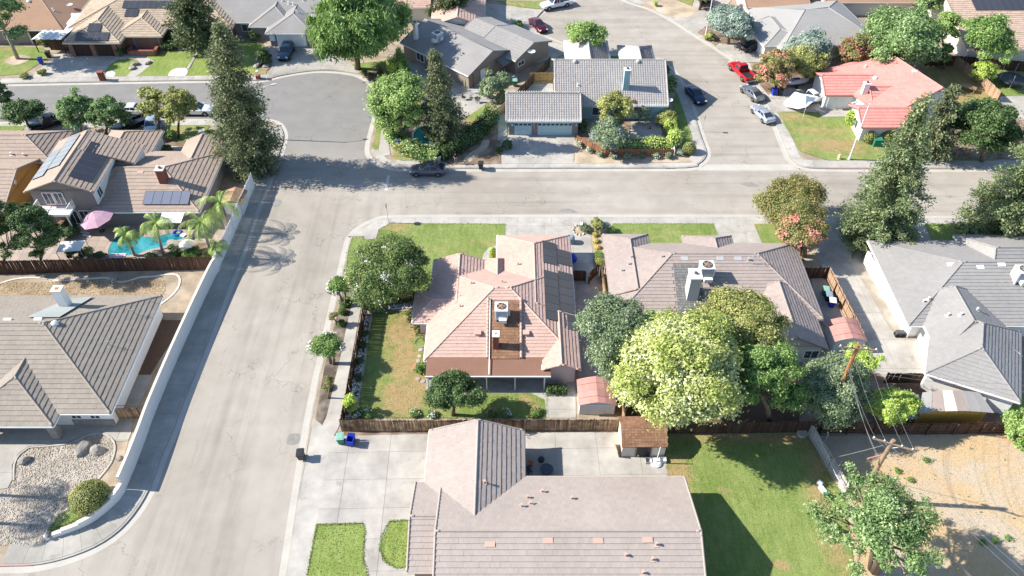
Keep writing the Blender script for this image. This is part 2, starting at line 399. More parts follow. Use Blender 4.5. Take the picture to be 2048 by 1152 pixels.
def slabs(name, poly, mat, sx, sy, base=.155, ang=0., gap=.03, ox=0., oy=0., under='concrete_grey', piece='concrete_slab'):
    """paved area cast in slabs: each slab an object, with open joints over a darker bed"""
    z = nz(base); par = struct(name, MB().prism(poly, -.1, z-.016), under)
    ca, sa = math.cos(ang), math.sin(ang)
    L = [(p[0]*ca+p[1]*sa, -p[0]*sa+p[1]*ca) for p in poly]; xs = [p[0] for p in L]; ys = [p[1] for p in L]
    x = math.floor(min(xs)/sx)*sx+ox-sx
    while x < max(xs):
        y = math.floor(min(ys)/sy)*sy+oy-sy
        while y < max(ys):
            c = cellclip(L, x+gap/2, x+sx-gap/2, y+gap/2, y+sy-gap/2)
            if c and abs(area(c)) > .02:
                o = MB().prism([(p[0]*ca-p[1]*sa, p[0]*sa+p[1]*ca) for p in c], z-.05, z).obj(piece, mat, par)
            y += sy
        x += sx
    return par
# ------------------------------------------------------------------ roofs and houses
CAMV = Vector((0, 0, CH))
class House:
    def __init__(s, label, cx, cy, wall, tile, deck=None, e=.42, tw=.42, style='tile', singles=0, org=None, ang=0., group=None, cat='house', name='house', gut='cream_paint'):
        s.root = thing(name, (cx, cy, .12), label, cat, group)
        s.wall, s.tile, s.deck, s.e, s.tw, s.style, s.singles = wall, tile, deck or tile, e, tw, style, singles
        s.roofmb = MB(); s.wallmb = MB(); s.cap = MB(); s.gut = MB(); s.tiles = MB(); s.full = []; s.holes = []
        s.org = org; s.ang = ang; s.gm = gut; s.planes = []
    def T(s, p):
        if s.org is None: return Vector(p)
        c, n = math.cos(s.ang), math.sin(s.ang)
        return Vector((s.org[0]+p[0]*c-p[1]*n, s.org[1]+p[0]*n+p[1]*c, p[2]))
    def block(s, x0, x1, y0, y1, ze, axis, pos, a, b, zr, oh=.45, walls=True, z0=.0, dz=0., notile=(), wallz=None, gutter=True):
        A, B, C, D = (x0, y0, ze), (x1, y0, ze), (x1, y1, ze), (x0, y1, ze)
        if axis == 'x':
            P, Q = (a, pos, zr), (b, pos, zr)
            pl = {'S': [A, B, Q, P], 'N': [C, D, P, Q]}
            if a > x0+.05: pl['W'] = [D, A, P]
            if b < x1-.05: pl['E'] = [B, C, Q]
        else:
            P, Q = (pos, a, zr), (pos, b, zr)
            pl = {'W': [D, A, P, Q], 'E': [B, C, Q, P]}
            if a > y0+.05: pl['S'] = [A, B, P]
            if b < y1-.05: pl['N'] = [C, D, Q]
        for k, q in pl.items():
            q = [s.T((p[0], p[1], p[2]+dz)) for p in q]
            s.plane(q, tiles=k not in notile, gutter=gutter)
        P, Q = s.T((P[0], P[1], P[2]+dz)), s.T((Q[0], Q[1], Q[2]+dz)); c4 = [s.T((p[0], p[1], p[2]+dz)) for p in (A, B, C, D)]
        s.caps(P, Q)
        if axis == 'x':
            hips = ([(c4[0], P), (c4[3], P)], [(c4[1], Q), (c4[2], Q)])
        else:
            hips = ([(c4[0], P), (c4[1], P)], [(c4[3], Q), (c4[2], Q)])
        for h in hips:
            for m, k in h: s.caps(m, k)
        if walls:
            zt = (wallz or ze)+.05+dz
            w = [s.T(p) for p in ((x0+oh, y0+oh, 0), (x1-oh, y0+oh, 0), (x1-oh, y1-oh, 0), (x0+oh, y1-oh, 0))]
            s.wallmb.prism([(p.x, p.y) for p in w], z0, zt)
            # gable walls
            def gab(m, n, k, inw):
                m, n, k = s.T(m), s.T(n), s.T(k); d = s.T((inw[0], inw[1], 0))-s.T((0, 0, 0))
                t = [m, n, k]; b0 = len(s.wallmb.v)
                s.wallmb.v += [tuple(p) for p in t]+[tuple(p+d) for p in t]
                for f in ((0, 1, 2), (5, 4, 3), (0, 3, 4, 1), (1, 4, 5, 2), (2, 5, 3, 0)):
                    s.wallmb.f.append(tuple(b0+i for i in f)); s.wallmb.m.append(0)
            zz = ze+dz-.02; zk = zr+dz-.2
            if axis == 'x':
                if a <= x0+.05: gab((x0+oh, y1-oh, zz), (x0+oh, y0+oh, zz), (x0+oh, pos, zk), (.2, 0))
                if b >= x1-.05: gab((x1-oh, y0+oh, zz), (x1-oh, y1-oh, zz), (x1-oh, pos, zk), (-.2, 0))
            else:
                if a <= y0+.05: gab((x0+oh, y0+oh, zz), (x1-oh, y0+oh, zz), (pos, y0+oh, zk), (0, .2))
                if b >= y1-.05: gab((x1-oh, y1-oh, zz), (x0+oh, y1-oh, zz), (pos, y1-oh, zk), (0, -.2))
        return s
    def plane(s, q, tiles=True, gutter=True, mi=0, d=.16):
        q = [Vector(p) for p in q]; s.planes.append(q); s.roofmb.slab([p-Vector((0, 0, .02)) for p in q], d, mi)
        if gutter:
            a, b = q[0], q[1]; u = (b-a).normalized(); n = Vector((u.y, -u.x, 0))
            m = (a+b)/2+n*.045-Vector((0, 0, .10)); s.gut.box(m, ((b-a).length, .09, .17), math.atan2(u.y, u.x))
        if tiles and s.style != 'comp': s.tileplane(q)
        elif s.style == 'comp': s.rows(q)
    def frame(s, q):
        u = (q[1]-q[0]).normalized(); n = (q[1]-q[0]).cross(q[2]-q[0]).normalized()
        if n.z < 0: n = -n
        return q[0], u, n.cross(u), n
    def hole(s, x0, x1, y0, y1): s.holes.append((x0, x1, y0, y1))
    def tileplane(s, q):
        o, u, v, n = s.frame(q); P = [((p-o).dot(u), (p-o).dot(v)) for p in q]
        if area(P) < 0: P = P[::-1]
        e, w = s.e, s.tw; vm = max(p[1] for p in P); um = min(p[0] for p in P); ux = max(p[0] for p in P)
        th = .062 if s.style != 'barrel' else .035; row = 0; v0 = 0.
        while v0 < vm:
            v1 = min(v0+e, vm+.001); u0 = um-(w/2 if row % 2 and s.style != 'barrel' else 0)
            while u0 < ux:
                c = cellclip(P, u0+.002, u0+w-.002, v0, v1)
                if c and abs(area(c)) > .004:
                    cx = sum(p[0] for p in c)/len(c); cy = sum(p[1] for p in c)/len(c); wc = o+u*cx+v*cy
                    if not any(h[0] < wc.x < h[1] and h[2] < wc.y < h[3] for h in s.holes):
                        full = abs(abs(area(c))-(w-.004)*e) < .001
                        jit = random.uniform(-.008, .008)
                        if full and s.singles: s.full.append((o, u, v, n, u0, v0, jit))
                        else: s.onetile(s.tiles, o, u, v, n, c, v0, e, th+jit, w, u0)
                u0 += w
            v0 += e; row += 1
    def onetile(s, mb, o, u, v, n, c, v0, e, th, w, u0):
        if area(c) < 0: c = c[::-1]
        top = [o+u*p[0]+v*p[1]+n*(th*(1-.75*(p[1]-v0)/e)) for p in c]; bot = [o+u*p[0]+v*p[1]-n*.01 for p in c]; k = len(c); b = len(mb.v)
        mb.v += [tuple(p) for p in top]+[tuple(p) for p in bot]
        if s.style == 'barrel' and k == 4:
            x = [o+u*(u0+w*.5)+v*p+n*(th+.016) for p in (v0, v0+e)]
            mb.v += [tuple(p) for p in x]
            mb.f += [(b, b+8, b+9, b+3), (b+8, b+1, b+2, b+9), (b, b+4, b+5, b+1, b+8)]; mb.m += [0, 0, 0]
            mb.f += [(b+1, b+5, b+6, b+2), (b+3, b+7, b+4, b)]; mb.m += [0, 0]; return
        mb.f.append(tuple(b+i for i in range(k))); mb.m.append(0)
        for i in range(k): j = (i+1) % k; mb.f.append((b+i, b+k+i, b+k+j, b+j)); mb.m.append(0)
    def rows(s, q):
        """composition roof: thin overlapping courses"""
        o, u, v, n = s.frame(q); P = [((p-o).dot(u), (p-o).dot(v)) for p in q]
        vm = max(p[1] for p in P); um = min(p[0] for p in P); ux = max(p[0] for p in P); v0 = 0.; e = .3
        while v0 < vm:
            c = cellclip(P, um, ux, v0, v0+e)
            if c and abs(area(c)) > .004: s.onetile(s.tiles, o, u, v, n, c, v0, e, .014, 1, 0)
            v0 += e
    def caps(s, a, b, r=.105):
        d = b-a; L = d.length
        if L < .3: return
        if s.style == 'comp': s.cap.tube([a+Vector((0, 0, -.02)), b+Vector((0, 0, -.02))], .09, 5); return
        k = max(1, int(L/.42)); up = Vector((0, 0, 1))
        for i in range(k):
            p, q = a+d*(i/k), a+d*((i+1.05)/k)
            s.cap.tube([p+up*.01, q+up*.01], [r, r*.985], 8, cap=(i == 0 or i == k-1))
    def wallbox(s, x0, x1, y0, y1, z0, z1):
        w = [s.T(p) for p in ((x0, y0, 0), (x1, y0, 0), (x1, y1, 0), (x0, y1, 0))]; s.wallmb.prism([(p.x, p.y) for p in w], z0, z1)
    def finish(s):
        s.wo = s.wallmb.obj('wall', s.wall, s.root) if s.wallmb.v else None
        s.ro = s.roofmb.obj('roof', [s.deck, s.deck], s.root)
        if s.gut.v: s.gut.obj('gutter', s.gm, s.root)
        if s.cap.v: tag(s.cap.obj('ridge_cap', s.tile if s.style != 'comp' else s.deck, s.ro, smooth=True), kind='stuff')
        if s.full:
            s.full.sort(key=lambda t: ((t[0]+t[1]*t[4]+t[2]*t[5]-CAMV).length)/max(.15, t[3].dot((CAMV-t[0]).normalized())))
            base = MB(); s.onetile(base, Vector((0, 0, 0)), Vector((1, 0, 0)), Vector((0, 1, 0)), Vector((0, 0, 1)), [(.002, 0), (s.tw-.002, 0), (s.tw-.002, s.e), (.002, s.e)], 0, s.e, .062, s.tw, 0)
            me = base.mesh('roof_tile', s.tile)
            for i, (o, u, v, n, u0, v0, j) in enumerate(s.full):
                if i < s.singles:
                    q = o+u*u0+v*v0+n*j; m = Matrix(((u.x, v.x, n.x, q.x), (u.y, v.y, n.y, q.y), (u.z, v.z, n.z, q.z), (0, 0, 0, 1)))
                    link('roof_tile', me, s.ro, m)
                else: s.onetile(s.tiles, o, u, v, n, [(u0+.002, v0), (u0+s.tw-.002, v0), (u0+s.tw-.002, v0+s.e), (u0+.002, v0+s.e)], v0, s.e, .062+j, s.tw, u0)
        if s.tiles.v: tag(s.tiles.obj('roof_tiles' if s.style != 'comp' else 'roof_shingles', s.tile, s.ro), kind='stuff')
        return s
    # -------- parts on walls; d = outward direction in degrees
    def window(s, x, y, z, wd, h, d, frame='white_paint', bars=1):
        a = R(d)+s.ang; p = s.T((x, y, z)); fr = MB(); rz = a+math.pi/2; u = Vector((math.cos(rz), math.sin(rz), 0)); n = Vector((math.cos(a), math.sin(a), 0))
        for sg in (-1, 1):
            fr.box(p+u*sg*wd/2+n*.03, (.08, .1, h), rz); fr.box(p+Vector((0, 0, sg*h/2))+n*.03, (wd+.08, .1, .08), rz)
        for k in range(bars): fr.box(p+u*(wd*((k+1)/(bars+1)-.5))+n*.025, (.05, .08, h), rz)
        f = fr.obj('window', frame, s.root); MB().box(p+n*.012, (wd, .02, h), rz).obj('pane', 'pane', f); return f
    def door(s, x, y, z, wd, h, d, mat, name='door', panels=0, rows=4, lights=0):
        a = R(d)+s.ang; p = s.T((x, y, z)); rz = a+math.pi/2; u = Vector((math.cos(rz), math.sin(rz), 0)); n = Vector((math.cos(a), math.sin(a), 0)); up = Vector((0, 0, 1))
        b = MB().box(p+n*.02, (wd, .06, h), rz)
        if panels:
            for i in range(panels):
                for j in range(rows): b.box(p+n*.055+u*(wd*((i+.5)/panels-.5))+up*(h*((j+.5)/rows-.5)), (wd/panels-.06, .03, h/rows-.05), rz)
        o = b.obj(name, mat, s.root)
        if lights:
            lb = MB()
            for i in range(lights): lb.box(p+n*.085+u*(wd*((i+.5)/lights-.5))+up*(h*.5-h/rows*.5), (wd/lights*.7, .02, h/rows*.55), rz)
            lb.obj('pane', 'pane', o)
        return o
    def chimney(s, x, y, z0, z1, wx, wy, mat, cap='white_paint', rz=0., pot=None):
        p = s.T((x, y, 0)); b = MB().box((p.x, p.y, (z0+z1)/2), (wx, wy, z1-z0), rz+s.ang)
        o = b.obj('chimney', mat, s.ro); c = MB().box((p.x, p.y, z1+.06), (wx+.14, wy+.14, .14), rz+s.ang)
        c.obj('chimney_cap', cap, s.ro)
        q = MB(); q.lathe((p.x, p.y, z1+.12), [(.16, 0), (.16, .16), (.21, .16), (.21, .2), (.02, .26)], 10) if pot != 'flat' else q.box((p.x, p.y, z1+.13), (wx*.4, wy*.4, .03), rz)
        q.obj('flue', 'terracotta' if pot == 'flat' else 'metal_dark', s.ro)
    def hit(s, u, v, z0=3.):
        """height of this roof where a pixel of the photograph looks at it"""
        z = 8.
        while z > 2.2:
            x, y = g(u, v, z)
            for q in s.planes:
                if inside((x, y), [(p.x, p.y) for p in q]):
                    n = (q[1]-q[0]).cross(q[2]-q[0])
                    if q[0].z-((x-q[0].x)*n.x+(y-q[0].y)*n.y)/n.z >= z: return z
            z -= .04
        return z0
    def vent(s, u, v, z, kind='pipe', mat=None):
        z = s.hit(u, v, z); x, y = g(u, v, z); b = MB(); m = mat or s.tile
        if kind == 'pipe': b.tube([(x, y, z-.3), (x, y, z+.35)], .07, 8); b.box((x, y, z), (.4, .4, .05)); b.tube([(x, y, z+.35), (x, y, z+.42)], .12, 8)
        elif kind == 'box': b.box((x, y, z+.12), (.55, .5, .3)); b.box((x, y-.02, z+.3), (.66, .62, .06))
        elif kind == 'dome': b.lathe((x, y, z-.05), [(.35, 0), (.35, .16), (.3, .3), (.14, .4), (.02, .42)], 14)
        elif kind == 'flat': b.box((x, y, z+.05), (.8, .45, .12), 0, 0, R(18))
        b.obj('roof_vent', m, s.root)
def ac_unit(px, z, label, sx=1.5, sy=1.5, h=1.35, rz=0., stand=.3, H=None):
    if H: z = H.hit(*px, z)
    x, y = g(*px, z); t = thing('air_conditioner', (x, y, z), label, 'air conditioner', None, rz)
    b = MB().box((0, 0, stand+h/2), (sx, sy, h)); b.box((0, 0, stand+h+.02), (sx+.06, sy+.06, .05)); b.obj('cabinet', 'unit_white', t, local=True, bevel=.03)
    for i, (dx, dy) in enumerate(((0, -1), (-1, 0), (1, 0))):
        q = MB()
        for k in range(9):
            zz = stand+h*(.12+.76*k/8)
            if dy: q.box((0, -sy/2-.012, zz), (sx*.86, .03, .05))
            else: q.box((dx*(sx/2+.012), 0, zz), (.03, sy*.86, .05))
        q.obj('grille', 'unit_blue', t, local=True)
    f = MB().lathe((0, 0, stand+h+.05), [(sx*.36, 0), (sx*.36, .07), (sx*.31, .07), (sx*.31, .02), (.02, .02)], 20); f.obj('fan_ring', 'metal_dark', t, local=True)
    bl = MB()
    for k in range(5): bl.box((math.cos(k*1.2566)*sx*.15, math.sin(k*1.2566)*sx*.15, stand+h+.1), (sx*.3, .16, .02), k*1.2566)
    bl.lathe((0, 0, stand+h+.08), [(.1, 0), (.1, .06), (.02, .07)], 10); bl.obj('fan', 'tile_orange', t, local=True)
    l = MB()
    for a in (-1, 1):
        l.box((a*sx*.4, 0, stand/2-.1), (.1, sy, stand+.2))
    l.obj('stand', 'galv', t, local=True)
    d = MB().box((sx*.1, -sy/2-.25, stand+.15), (sx*.6, .5, .45)); d.box((sx*.5+.12, .1, stand+.3), (.24, .5, .5)); d.obj('duct', 'unit_white', t, local=True)
    return t
def solar(plane, cells, label, mat='solar', lift=.12, gap=.02):
    """array of panels lying on a roof plane given by origin o, directions u (along eave) and v (up slope); cells = (u, v, w, h)"""
    o, u, v, n = plane; c = cells[len(cells)//2]; p = o+u*c[0]+v*c[1]
    t = thing('solar_array', tuple(p), label, 'solar panels')
    seen = {}
    for (a, b, wd, h) in cells:
        k = (round(wd, 2), round(h, 2))
        if k not in seen:
            m = MB().box((wd/2, h/2, lift), (wd-gap, h-gap, .045)); m.box((wd/2, gap/2+.005, lift+.004), (wd-gap, .03, .05), mi=1); m.box((wd/2, h-gap/2-.005, lift+.004), (wd-gap, .03, .05), mi=1)
            m.box((gap/2+.005, h/2, lift+.003), (.03, h-gap, .048), mi=1); m.box((wd-gap/2-.005, h/2, lift+.003), (.03, h-gap, .048), mi=1)
            seen[k] = m.mesh('solar_panel', [mat, 'metal_dark' if mat != 'solar_blue' else 'solar'])
        q = o+u*a+v*b
        link('solar_panel', seen[k], t, Matrix(((u.x, v.x, n.x, q.x), (u.y, v.y, n.y, q.y), (u.z, v.z, n.z, q.z), (0, 0, 0, 1))))
    r = MB()
    rows = sorted(set(round(c[1], 2) for c in cells))
    for b in rows:
        cc = [c for c in cells if abs(c[1]-b) < .02]; a0 = min(c[0] for c in cc); a1 = max(c[0]+c[2] for c in cc)
        for f in (.25, .75): r.tube([o+u*a0+v*(b+cc[0][3]*f)+n*(lift-.05), o+u*a1+v*(b+cc[0][3]*f)+n*(lift-.05)], .03, 4)
    r.obj('mounting_rail', 'metal_grey', t)
    return t
def pframe(A, B, C):
    A, B, C = Vector(A), Vector(B), Vector(C); u = (B-A).normalized(); n = (B-A).cross(C-A).normalized()
    if n.z < 0: n = -n
    return A, u, n.cross(u), n
# ------------------------------------------------------------------ fences and walls
def fence(label, pts, h=1.8, mat='wood_fence', pw=.14, singles=300, cap=False, side=1, group=None, cat='fence', lean=0., world=False, rail='wood_dark', gapw=.008):
    P = pts if world else G(pts, .13)
    t = thing('wooden_fence', (*P[0], .12), label, cat, group); me = None; st = MB(); posts = MB(); rails = MB(); cnt = 0
    base = MB()
    for s_ in range(1): base.box((0, 0, h/2), (pw-gapw, .022, h))
    me = base.mesh('plank', mat)
    for i in range(len(P)-1):
        a, b = Vector((*P[i], 0)), Vector((*P[i+1], 0)); d = b-a; L = d.length; an = math.atan2(d.y, d.x); k = max(1, int(round(L/pw))); u = d.normalized(); n = Vector((-u.y, u.x, 0))
        for j in range(k):
            q = a+d*((j+.5)/k); z = .12+random.uniform(-.03, .02); yaw = random.gauss(0, .02)
            if cnt < singles: link('plank', me, t, Matrix.Translation((q.x, q.y, z)) @ Matrix.Rotation(an+yaw, 4, 'Z') @ Matrix.Rotation(random.gauss(0, .018), 4, 'X') @ Matrix.Rotation(random.gauss(0, .006), 4, 'Y'))
            else: st.box((q.x, q.y, z+h/2), (pw-gapw, .022, h), an+yaw)
            cnt += 1
        for zz in (.4, h-.25): rails.box((a+b)/2+n*.045*side+Vector((0, 0, .12+zz)), (L, .045, .09), an)
        m = max(1, int(L/2.4))
        for j in range(m+1): q = a+d*(j/m)+n*.12*side; posts.box((q.x, q.y, .1+h*.48), (.1, .1, h*.98), an)
        if cap: rails.box((a+b)/2+Vector((0, 0, .12+h+.02)), (L, .14, .04), an)
    if st.v: tag(st.obj('planks', mat, t), kind='stuff')
    rails.obj('rail', rail if rail else mat, t); posts.obj('post', rail if rail else mat, t); return t
def blockwall(label, line, h, th, mat, capm, piece=3.0, cat='wall', capw=.06):
    t = thing('garden_wall', (*line[0], .12), label, cat); acc = 0.; cur = [line[0]]; segs = []
    for i in range(1, len(line)):
        acc += math.dist(line[i-1], line[i]); cur.append(line[i])
        if acc >= piece or i == len(line)-1: segs.append(cur); cur = [line[i]]; acc = 0.
    hs = h if callable(h) else (lambda i: h)
    for i, c in enumerate(segs):
        a, b = offset(c, th/2), offset(c, -th/2); hh = hs(i/max(1, len(segs)-1))
        w_ = MB().prism(a+b[::-1], 0, .12+hh-.003); w_.obj('wall_panel', mat, t)
        e0, e1 = Vector(c[0]), Vector(c[-1])
        MB().prism(offset(c, th/2+capw/2)+offset(c, -th/2-capw/2)[::-1], .12+hh, .12+hh+.07).obj('coping', capm, t)
        d = (Vector(c[1])-Vector(c[0])); an = math.atan2(d.y, d.x)
        MB().box((c[0][0], c[0][1], .06+hh/2), (.10, th+.025, hh+.1), an).obj('pilaster', mat, t)
    return t
# ------------------------------------------------------------------ plants
RNG = np.random.default_rng(5)
def leafmesh(name, c, nrm, size, mat, aspect=.55, droop=None):
    """one small kite-shaped face per leaf spray"""
    N = len(c); n = nrm/np.maximum(np.linalg.norm(nrm, axis=1, keepdims=True), 1e-6)
    r = RNG.normal(size=(N, 3)) if droop is None else droop
    t = r-(r*n).sum(1, keepdims=True)*n; t /= np.maximum(np.linalg.norm(t, axis=1, keepdims=True), 1e-6)
    b = np.cross(n, t); s = size[:, None]
    v = np.empty((N, 3, 3)); bend = n*s*.10
    v[:, 0] = c-t*s*.55; v[:, 1] = c+b*s*aspect*.55+t*s*.4+bend; v[:, 2] = c-b*s*aspect*.55+t*s*.4-bend
    me = bpy.data.meshes.new(name); me.vertices.add(N*3); me.vertices.foreach_set('co', v.reshape(-1).astype(np.float32))
    me.loops.add(N*3); me.loops.foreach_set('vertex_index', np.arange(N*3, dtype=np.int32)); me.polygons.add(N)
    me.polygons.foreach_set('loop_start', np.arange(0, N*3, 3, dtype=np.int32)); me.materials.append(MATS[mat]); me.update(calc_edges=True); me.validate()
    return me
def crownpts(c, Rx, Rz, clumps, per, cr, up=.25, flat=.75, shell=.55, rng=RNG, lobe=1.):
    """leaf positions on lumpy clumps spread through an ellipsoid crown"""
    d = rng.normal(size=(clumps, 3)); d /= np.linalg.norm(d, axis=1, keepdims=True); d[:, 2] = np.where(d[:, 2] < -.6, -d[:, 2]*.6, d[:, 2]); Rx *= 1.07; Rz *= 1.05
    ph = rng.uniform(0, 6.28, 6); az = np.arctan2(d[:, 1], d[:, 0]); lob = 1+lobe*(.11*np.sin(2*az+ph[0])+.10*np.sin(3*az+ph[1]+2*d[:, 2])+.08*np.sin(5*az+ph[2]-3*d[:, 2])+.07*np.sin(4*d[:, 2]+ph[3]))
    rad = rng.uniform(shell, 1.0, clumps)**.7*lob
    k = np.array([Rx, Rx, Rz]); crs = cr*rng.uniform(.45, 1.25, clumps)
    cc = np.array(c)+d*rad[:, None]*(k-np.minimum(cr*.8, k*.6))
    w_ = rng.uniform(.7, 1.3, clumps)*crs**2; w_ /= w_.mean()
    P, Nn = [], []
    for i in range(clumps):
        m = max(4, int(per*w_[i])); q = rng.normal(size=(m, 3)); q /= np.linalg.norm(q, axis=1, keepdims=True)
        q[:, 2] = np.where(q[:, 2] < -.3, np.abs(q[:, 2])*.7, q[:, 2]); rr = rng.uniform(.35, 1.12, (m, 1)); st = rng.uniform(0, 1, m) < .13; rr[st] *= rng.uniform(1.15, 1.6, (st.sum(), 1))
        P.append(cc[i]+q*rr*crs[i]*np.array([1, 1, flat])); nn = q*.8+d[i]*.4+rng.normal(size=(m, 3))*.55; nn[:, 2] += up; Nn.append(nn)
    return np.concatenate(P), np.concatenate(Nn), cc
def bbox_crown(bb, base=None, zc=None):
    x0, x1, y0, y1 = bb; cu, cv = (x0+x1)/2, (y0+y1)/2
    if base is not None:
        bx, by = g(*base); best = None
        for k in range(0, 200):
            z = .2+k*.1; u, v, s = pr(bx, by, z); e = abs(v-cv)
            if best is None or e < best[0]: best = (e, z)
        zc = best[1]
    if zc is None:
        zc = 1.
        for _ in range(8):
            x, y = g(cu, cv, zc); s = pr(x, y, zc)[2]; dp = math.atan2(CH-zc, y); Rx = (x1-x0)/2/s; vv = ((y1-y0)/2/s)**2-(Rx*math.sin(dp))**2
            Rz = max(.55*Rx, math.sqrt(max(0, vv))/math.cos(dp)); zc = .14+.8*Rz
    x, y = g(cu, cv, zc); s = pr(x, y, zc)[2]; dp = math.atan2(CH-zc, y); Rx = (x1-x0)/2/s; vv = ((y1-y0)/2/s)**2-(Rx*math.sin(dp))**2
    Rz = min(max(.5*Rx, math.sqrt(max(0, vv))/math.cos(dp)), 1.5*Rx+1)
    return x, y, zc, Rx, Rz
def tree(label, bb, leaf, base=None, zc=None, cat='tree', name='tree', clumps=None, size=.34, dens=1., cr=None, bark='bark', group=None, flowers=None, fcount=.12, fsize=.17, aspect=.55, up=.25, shell=.55, trunk=True, multi=1, flat=.75, weep=False, fbias=0., lobe=1.):
    x, y, z, Rx, Rz = bbox_crown(bb, base, zc)
    bx, by = g(*base) if base else (x, y)
    cr = cr or max(.26, .27*Rx); clumps = clumps or int(min(100, max(12, 5.0*(Rx/cr)**2))); size *= .72 if y < 88 else .95
    per = int(dens*2.55*4*math.pi*cr*cr*.62/(size*size*.55))
    per = min(per, 1800)
    P, N, cc = crownpts((x, y, z), Rx, Rz, clumps, per, cr, up, flat, shell, lobe=lobe)
    P[:, 2] = np.maximum(P[:, 2], .2)
    t = thing(name, (bx, by, .12), label, cat, group)
    sz = size*RNG.uniform(.6, 1.35, len(P))
    link('crown', leafmesh('crown', P, N, sz*(1.7 if weep else 1), leaf, .22 if weep else aspect, RNG.normal(size=P.shape)*.35+np.array((0, 0, -1.)) if weep else None), t)
    if flowers:
        k = int(len(P)*fcount*.3); out = (P-np.array((x, y, z-.3*Rz)))/np.array((Rx, Rx, Rz)); r = (out**2).sum(1)+.8*np.sin(P[:, 0]*1.5+P[:, 2]*1.3)*np.sin(P[:, 1]*1.4+1)+fbias*(-(P[:, 0]-x)/Rx+.5*(P[:, 2]-z)/Rz)+RNG.uniform(0, .5, len(P)); r[(out**2).sum(1) > 1.2] = -9; idx = np.argsort(-r)[:min(len(P), k*3)]; idx = RNG.choice(idx, k, replace=False)
        c2 = P[idx]+out[idx]*.12; link('blossom', leafmesh('blossom', c2, N[idx]+np.array((0, 0, .8)), fsize*RNG.uniform(.6, 1.4, k), flowers, .8), t)
    if trunk:
        b = MB(); h = z-.45*Rz; r0 = .06+.045*Rx
        for m in range(multi):
            a = m*2.4; ox, oy = (.35*math.cos(a), .35*math.sin(a)) if multi > 1 else (0, 0)
            top = Vector((x+ox*2, y+oy*2, max(h, .5))); b.tube([(bx+ox*.4, by+oy*.4, 0), (bx*.6+x*.4+ox+.08, by*.6+y*.4+oy, top.z*.5), top], [r0*1.3, r0, r0*.75], 8)
            for c in cc[m::max(multi, 2)][:14]:
                q = Vector(c); mid = (top+q)/2+Vector((0, 0, -.12*Rz)); b.tube([top-Vector((0, 0, .2)), mid, q], [r0*.5, r0*.3, r0*.1], 5)
        b.obj('trunk', bark, t, smooth=True)
    return t
def shrub(label, bb, leaf, **kw):
    kw.setdefault('size', .2); kw.setdefault('cat', 'shrub'); kw.setdefault('name', 'shrub'); kw.setdefault('trunk', False); kw.setdefault('dens', .9)
    return tree(label, bb, leaf, **kw)
def ballbush(label, bb, leaf, size=.13, dens=1., cat='shrub', name='clipped_shrub', group=None, base=None, zc=None):
    """a clipped bush: leaves tight on one rounded surface"""
    x, y, z, Rx, Rz = bbox_crown(bb, base, zc); n = int(dens*4*math.pi*Rx*max(Rz, .3)/(size*size*.30))
    n = min(n, 30000); q = RNG.normal(size=(n, 3)); q /= np.linalg.norm(q, axis=1, keepdims=True); q = q[q[:, 2] > -.75]
    lump = 1+.035*np.sin(q[:, :1]*7+1)*np.cos(q[:, 1:2]*6)+RNG.uniform(-.06, .025, (len(q), 1))
    P = np.array((x, y, z))+q*lump*np.array((Rx, Rx, Rz)); P[:, 2] = np.maximum(P[:, 2], .15)
    t = thing(name, (x, y, .12), label, cat, group)
    link('foliage', leafmesh('foliage', P, q+RNG.normal(size=q.shape)*.5, size*RNG.uniform(.7, 1.3, len(q)), leaf, .6), t)
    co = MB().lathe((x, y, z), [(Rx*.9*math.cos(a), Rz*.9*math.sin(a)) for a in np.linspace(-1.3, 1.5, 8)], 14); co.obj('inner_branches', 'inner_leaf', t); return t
def hedge(label, pts, wd, h, leaf, size=.2, dens=1., cat='hedge', flowers=None, world=False, rough=.12, group=None, z0=.12):
    L = smooth([Vector((*p, 0)) for p in (pts if world else G(pts))], .5); t = thing('hedge', (*L[0], .12), label, cat, group); tot = sum(math.dist(L[i], L[i+1]) for i in range(len(L)-1))
    n = int(min(40000, dens*1.9*tot*(wd+2*h)/(size*size*.5))); seg = RNG.integers(0, len(L)-1, n); f = RNG.uniform(0, 1, n); A = np.array(L)
    p = A[seg]*(1-f[:, None])+A[seg+1]*f[:, None]; d = A[seg+1]-A[seg]; d /= np.maximum(np.linalg.norm(d, axis=1, keepdims=True), 1e-6); nn = np.stack([-d[:, 1], d[:, 0]], 1)
    a = RNG.uniform(-.35, math.pi+.35, n); k = 1+RNG.normal(0, rough, n); ex = np.sign(np.cos(a))*np.abs(np.cos(a))**.6; ez = np.abs(np.sin(a))**.6
    P = np.zeros((n, 3)); P[:, :2] = p+nn*(ex*wd/2*k)[:, None]; P[:, 2] = z0+.08+ez*h*k*(1+.1*np.sin(p[:, 0]*1.7)+.08*np.cos(p[:, 1]*2.3)); N = np.zeros((n, 3)); N[:, :2] = nn*ex[:, None]; N[:, 2] = ez
    link('foliage', leafmesh('foliage', P, N+RNG.normal(size=N.shape)*.5, size*RNG.uniform(.6, 1.35, n), leaf, .6), t)
    if flowers:
        i = RNG.choice(n, n//14, replace=False); link('blossom', leafmesh('blossom', P[i]+N[i]*.05, N[i]+np.array((0, 0, .6)), size*RNG.uniform(.5, 1.1, len(i)), flowers, .8), t)
    b = MB(); strip(b, offset(L, wd*.34), offset(L, -wd*.34), z0+h*.8, z0=z0-.1); b.obj('inner_branches', 'inner_leaf', t); return t
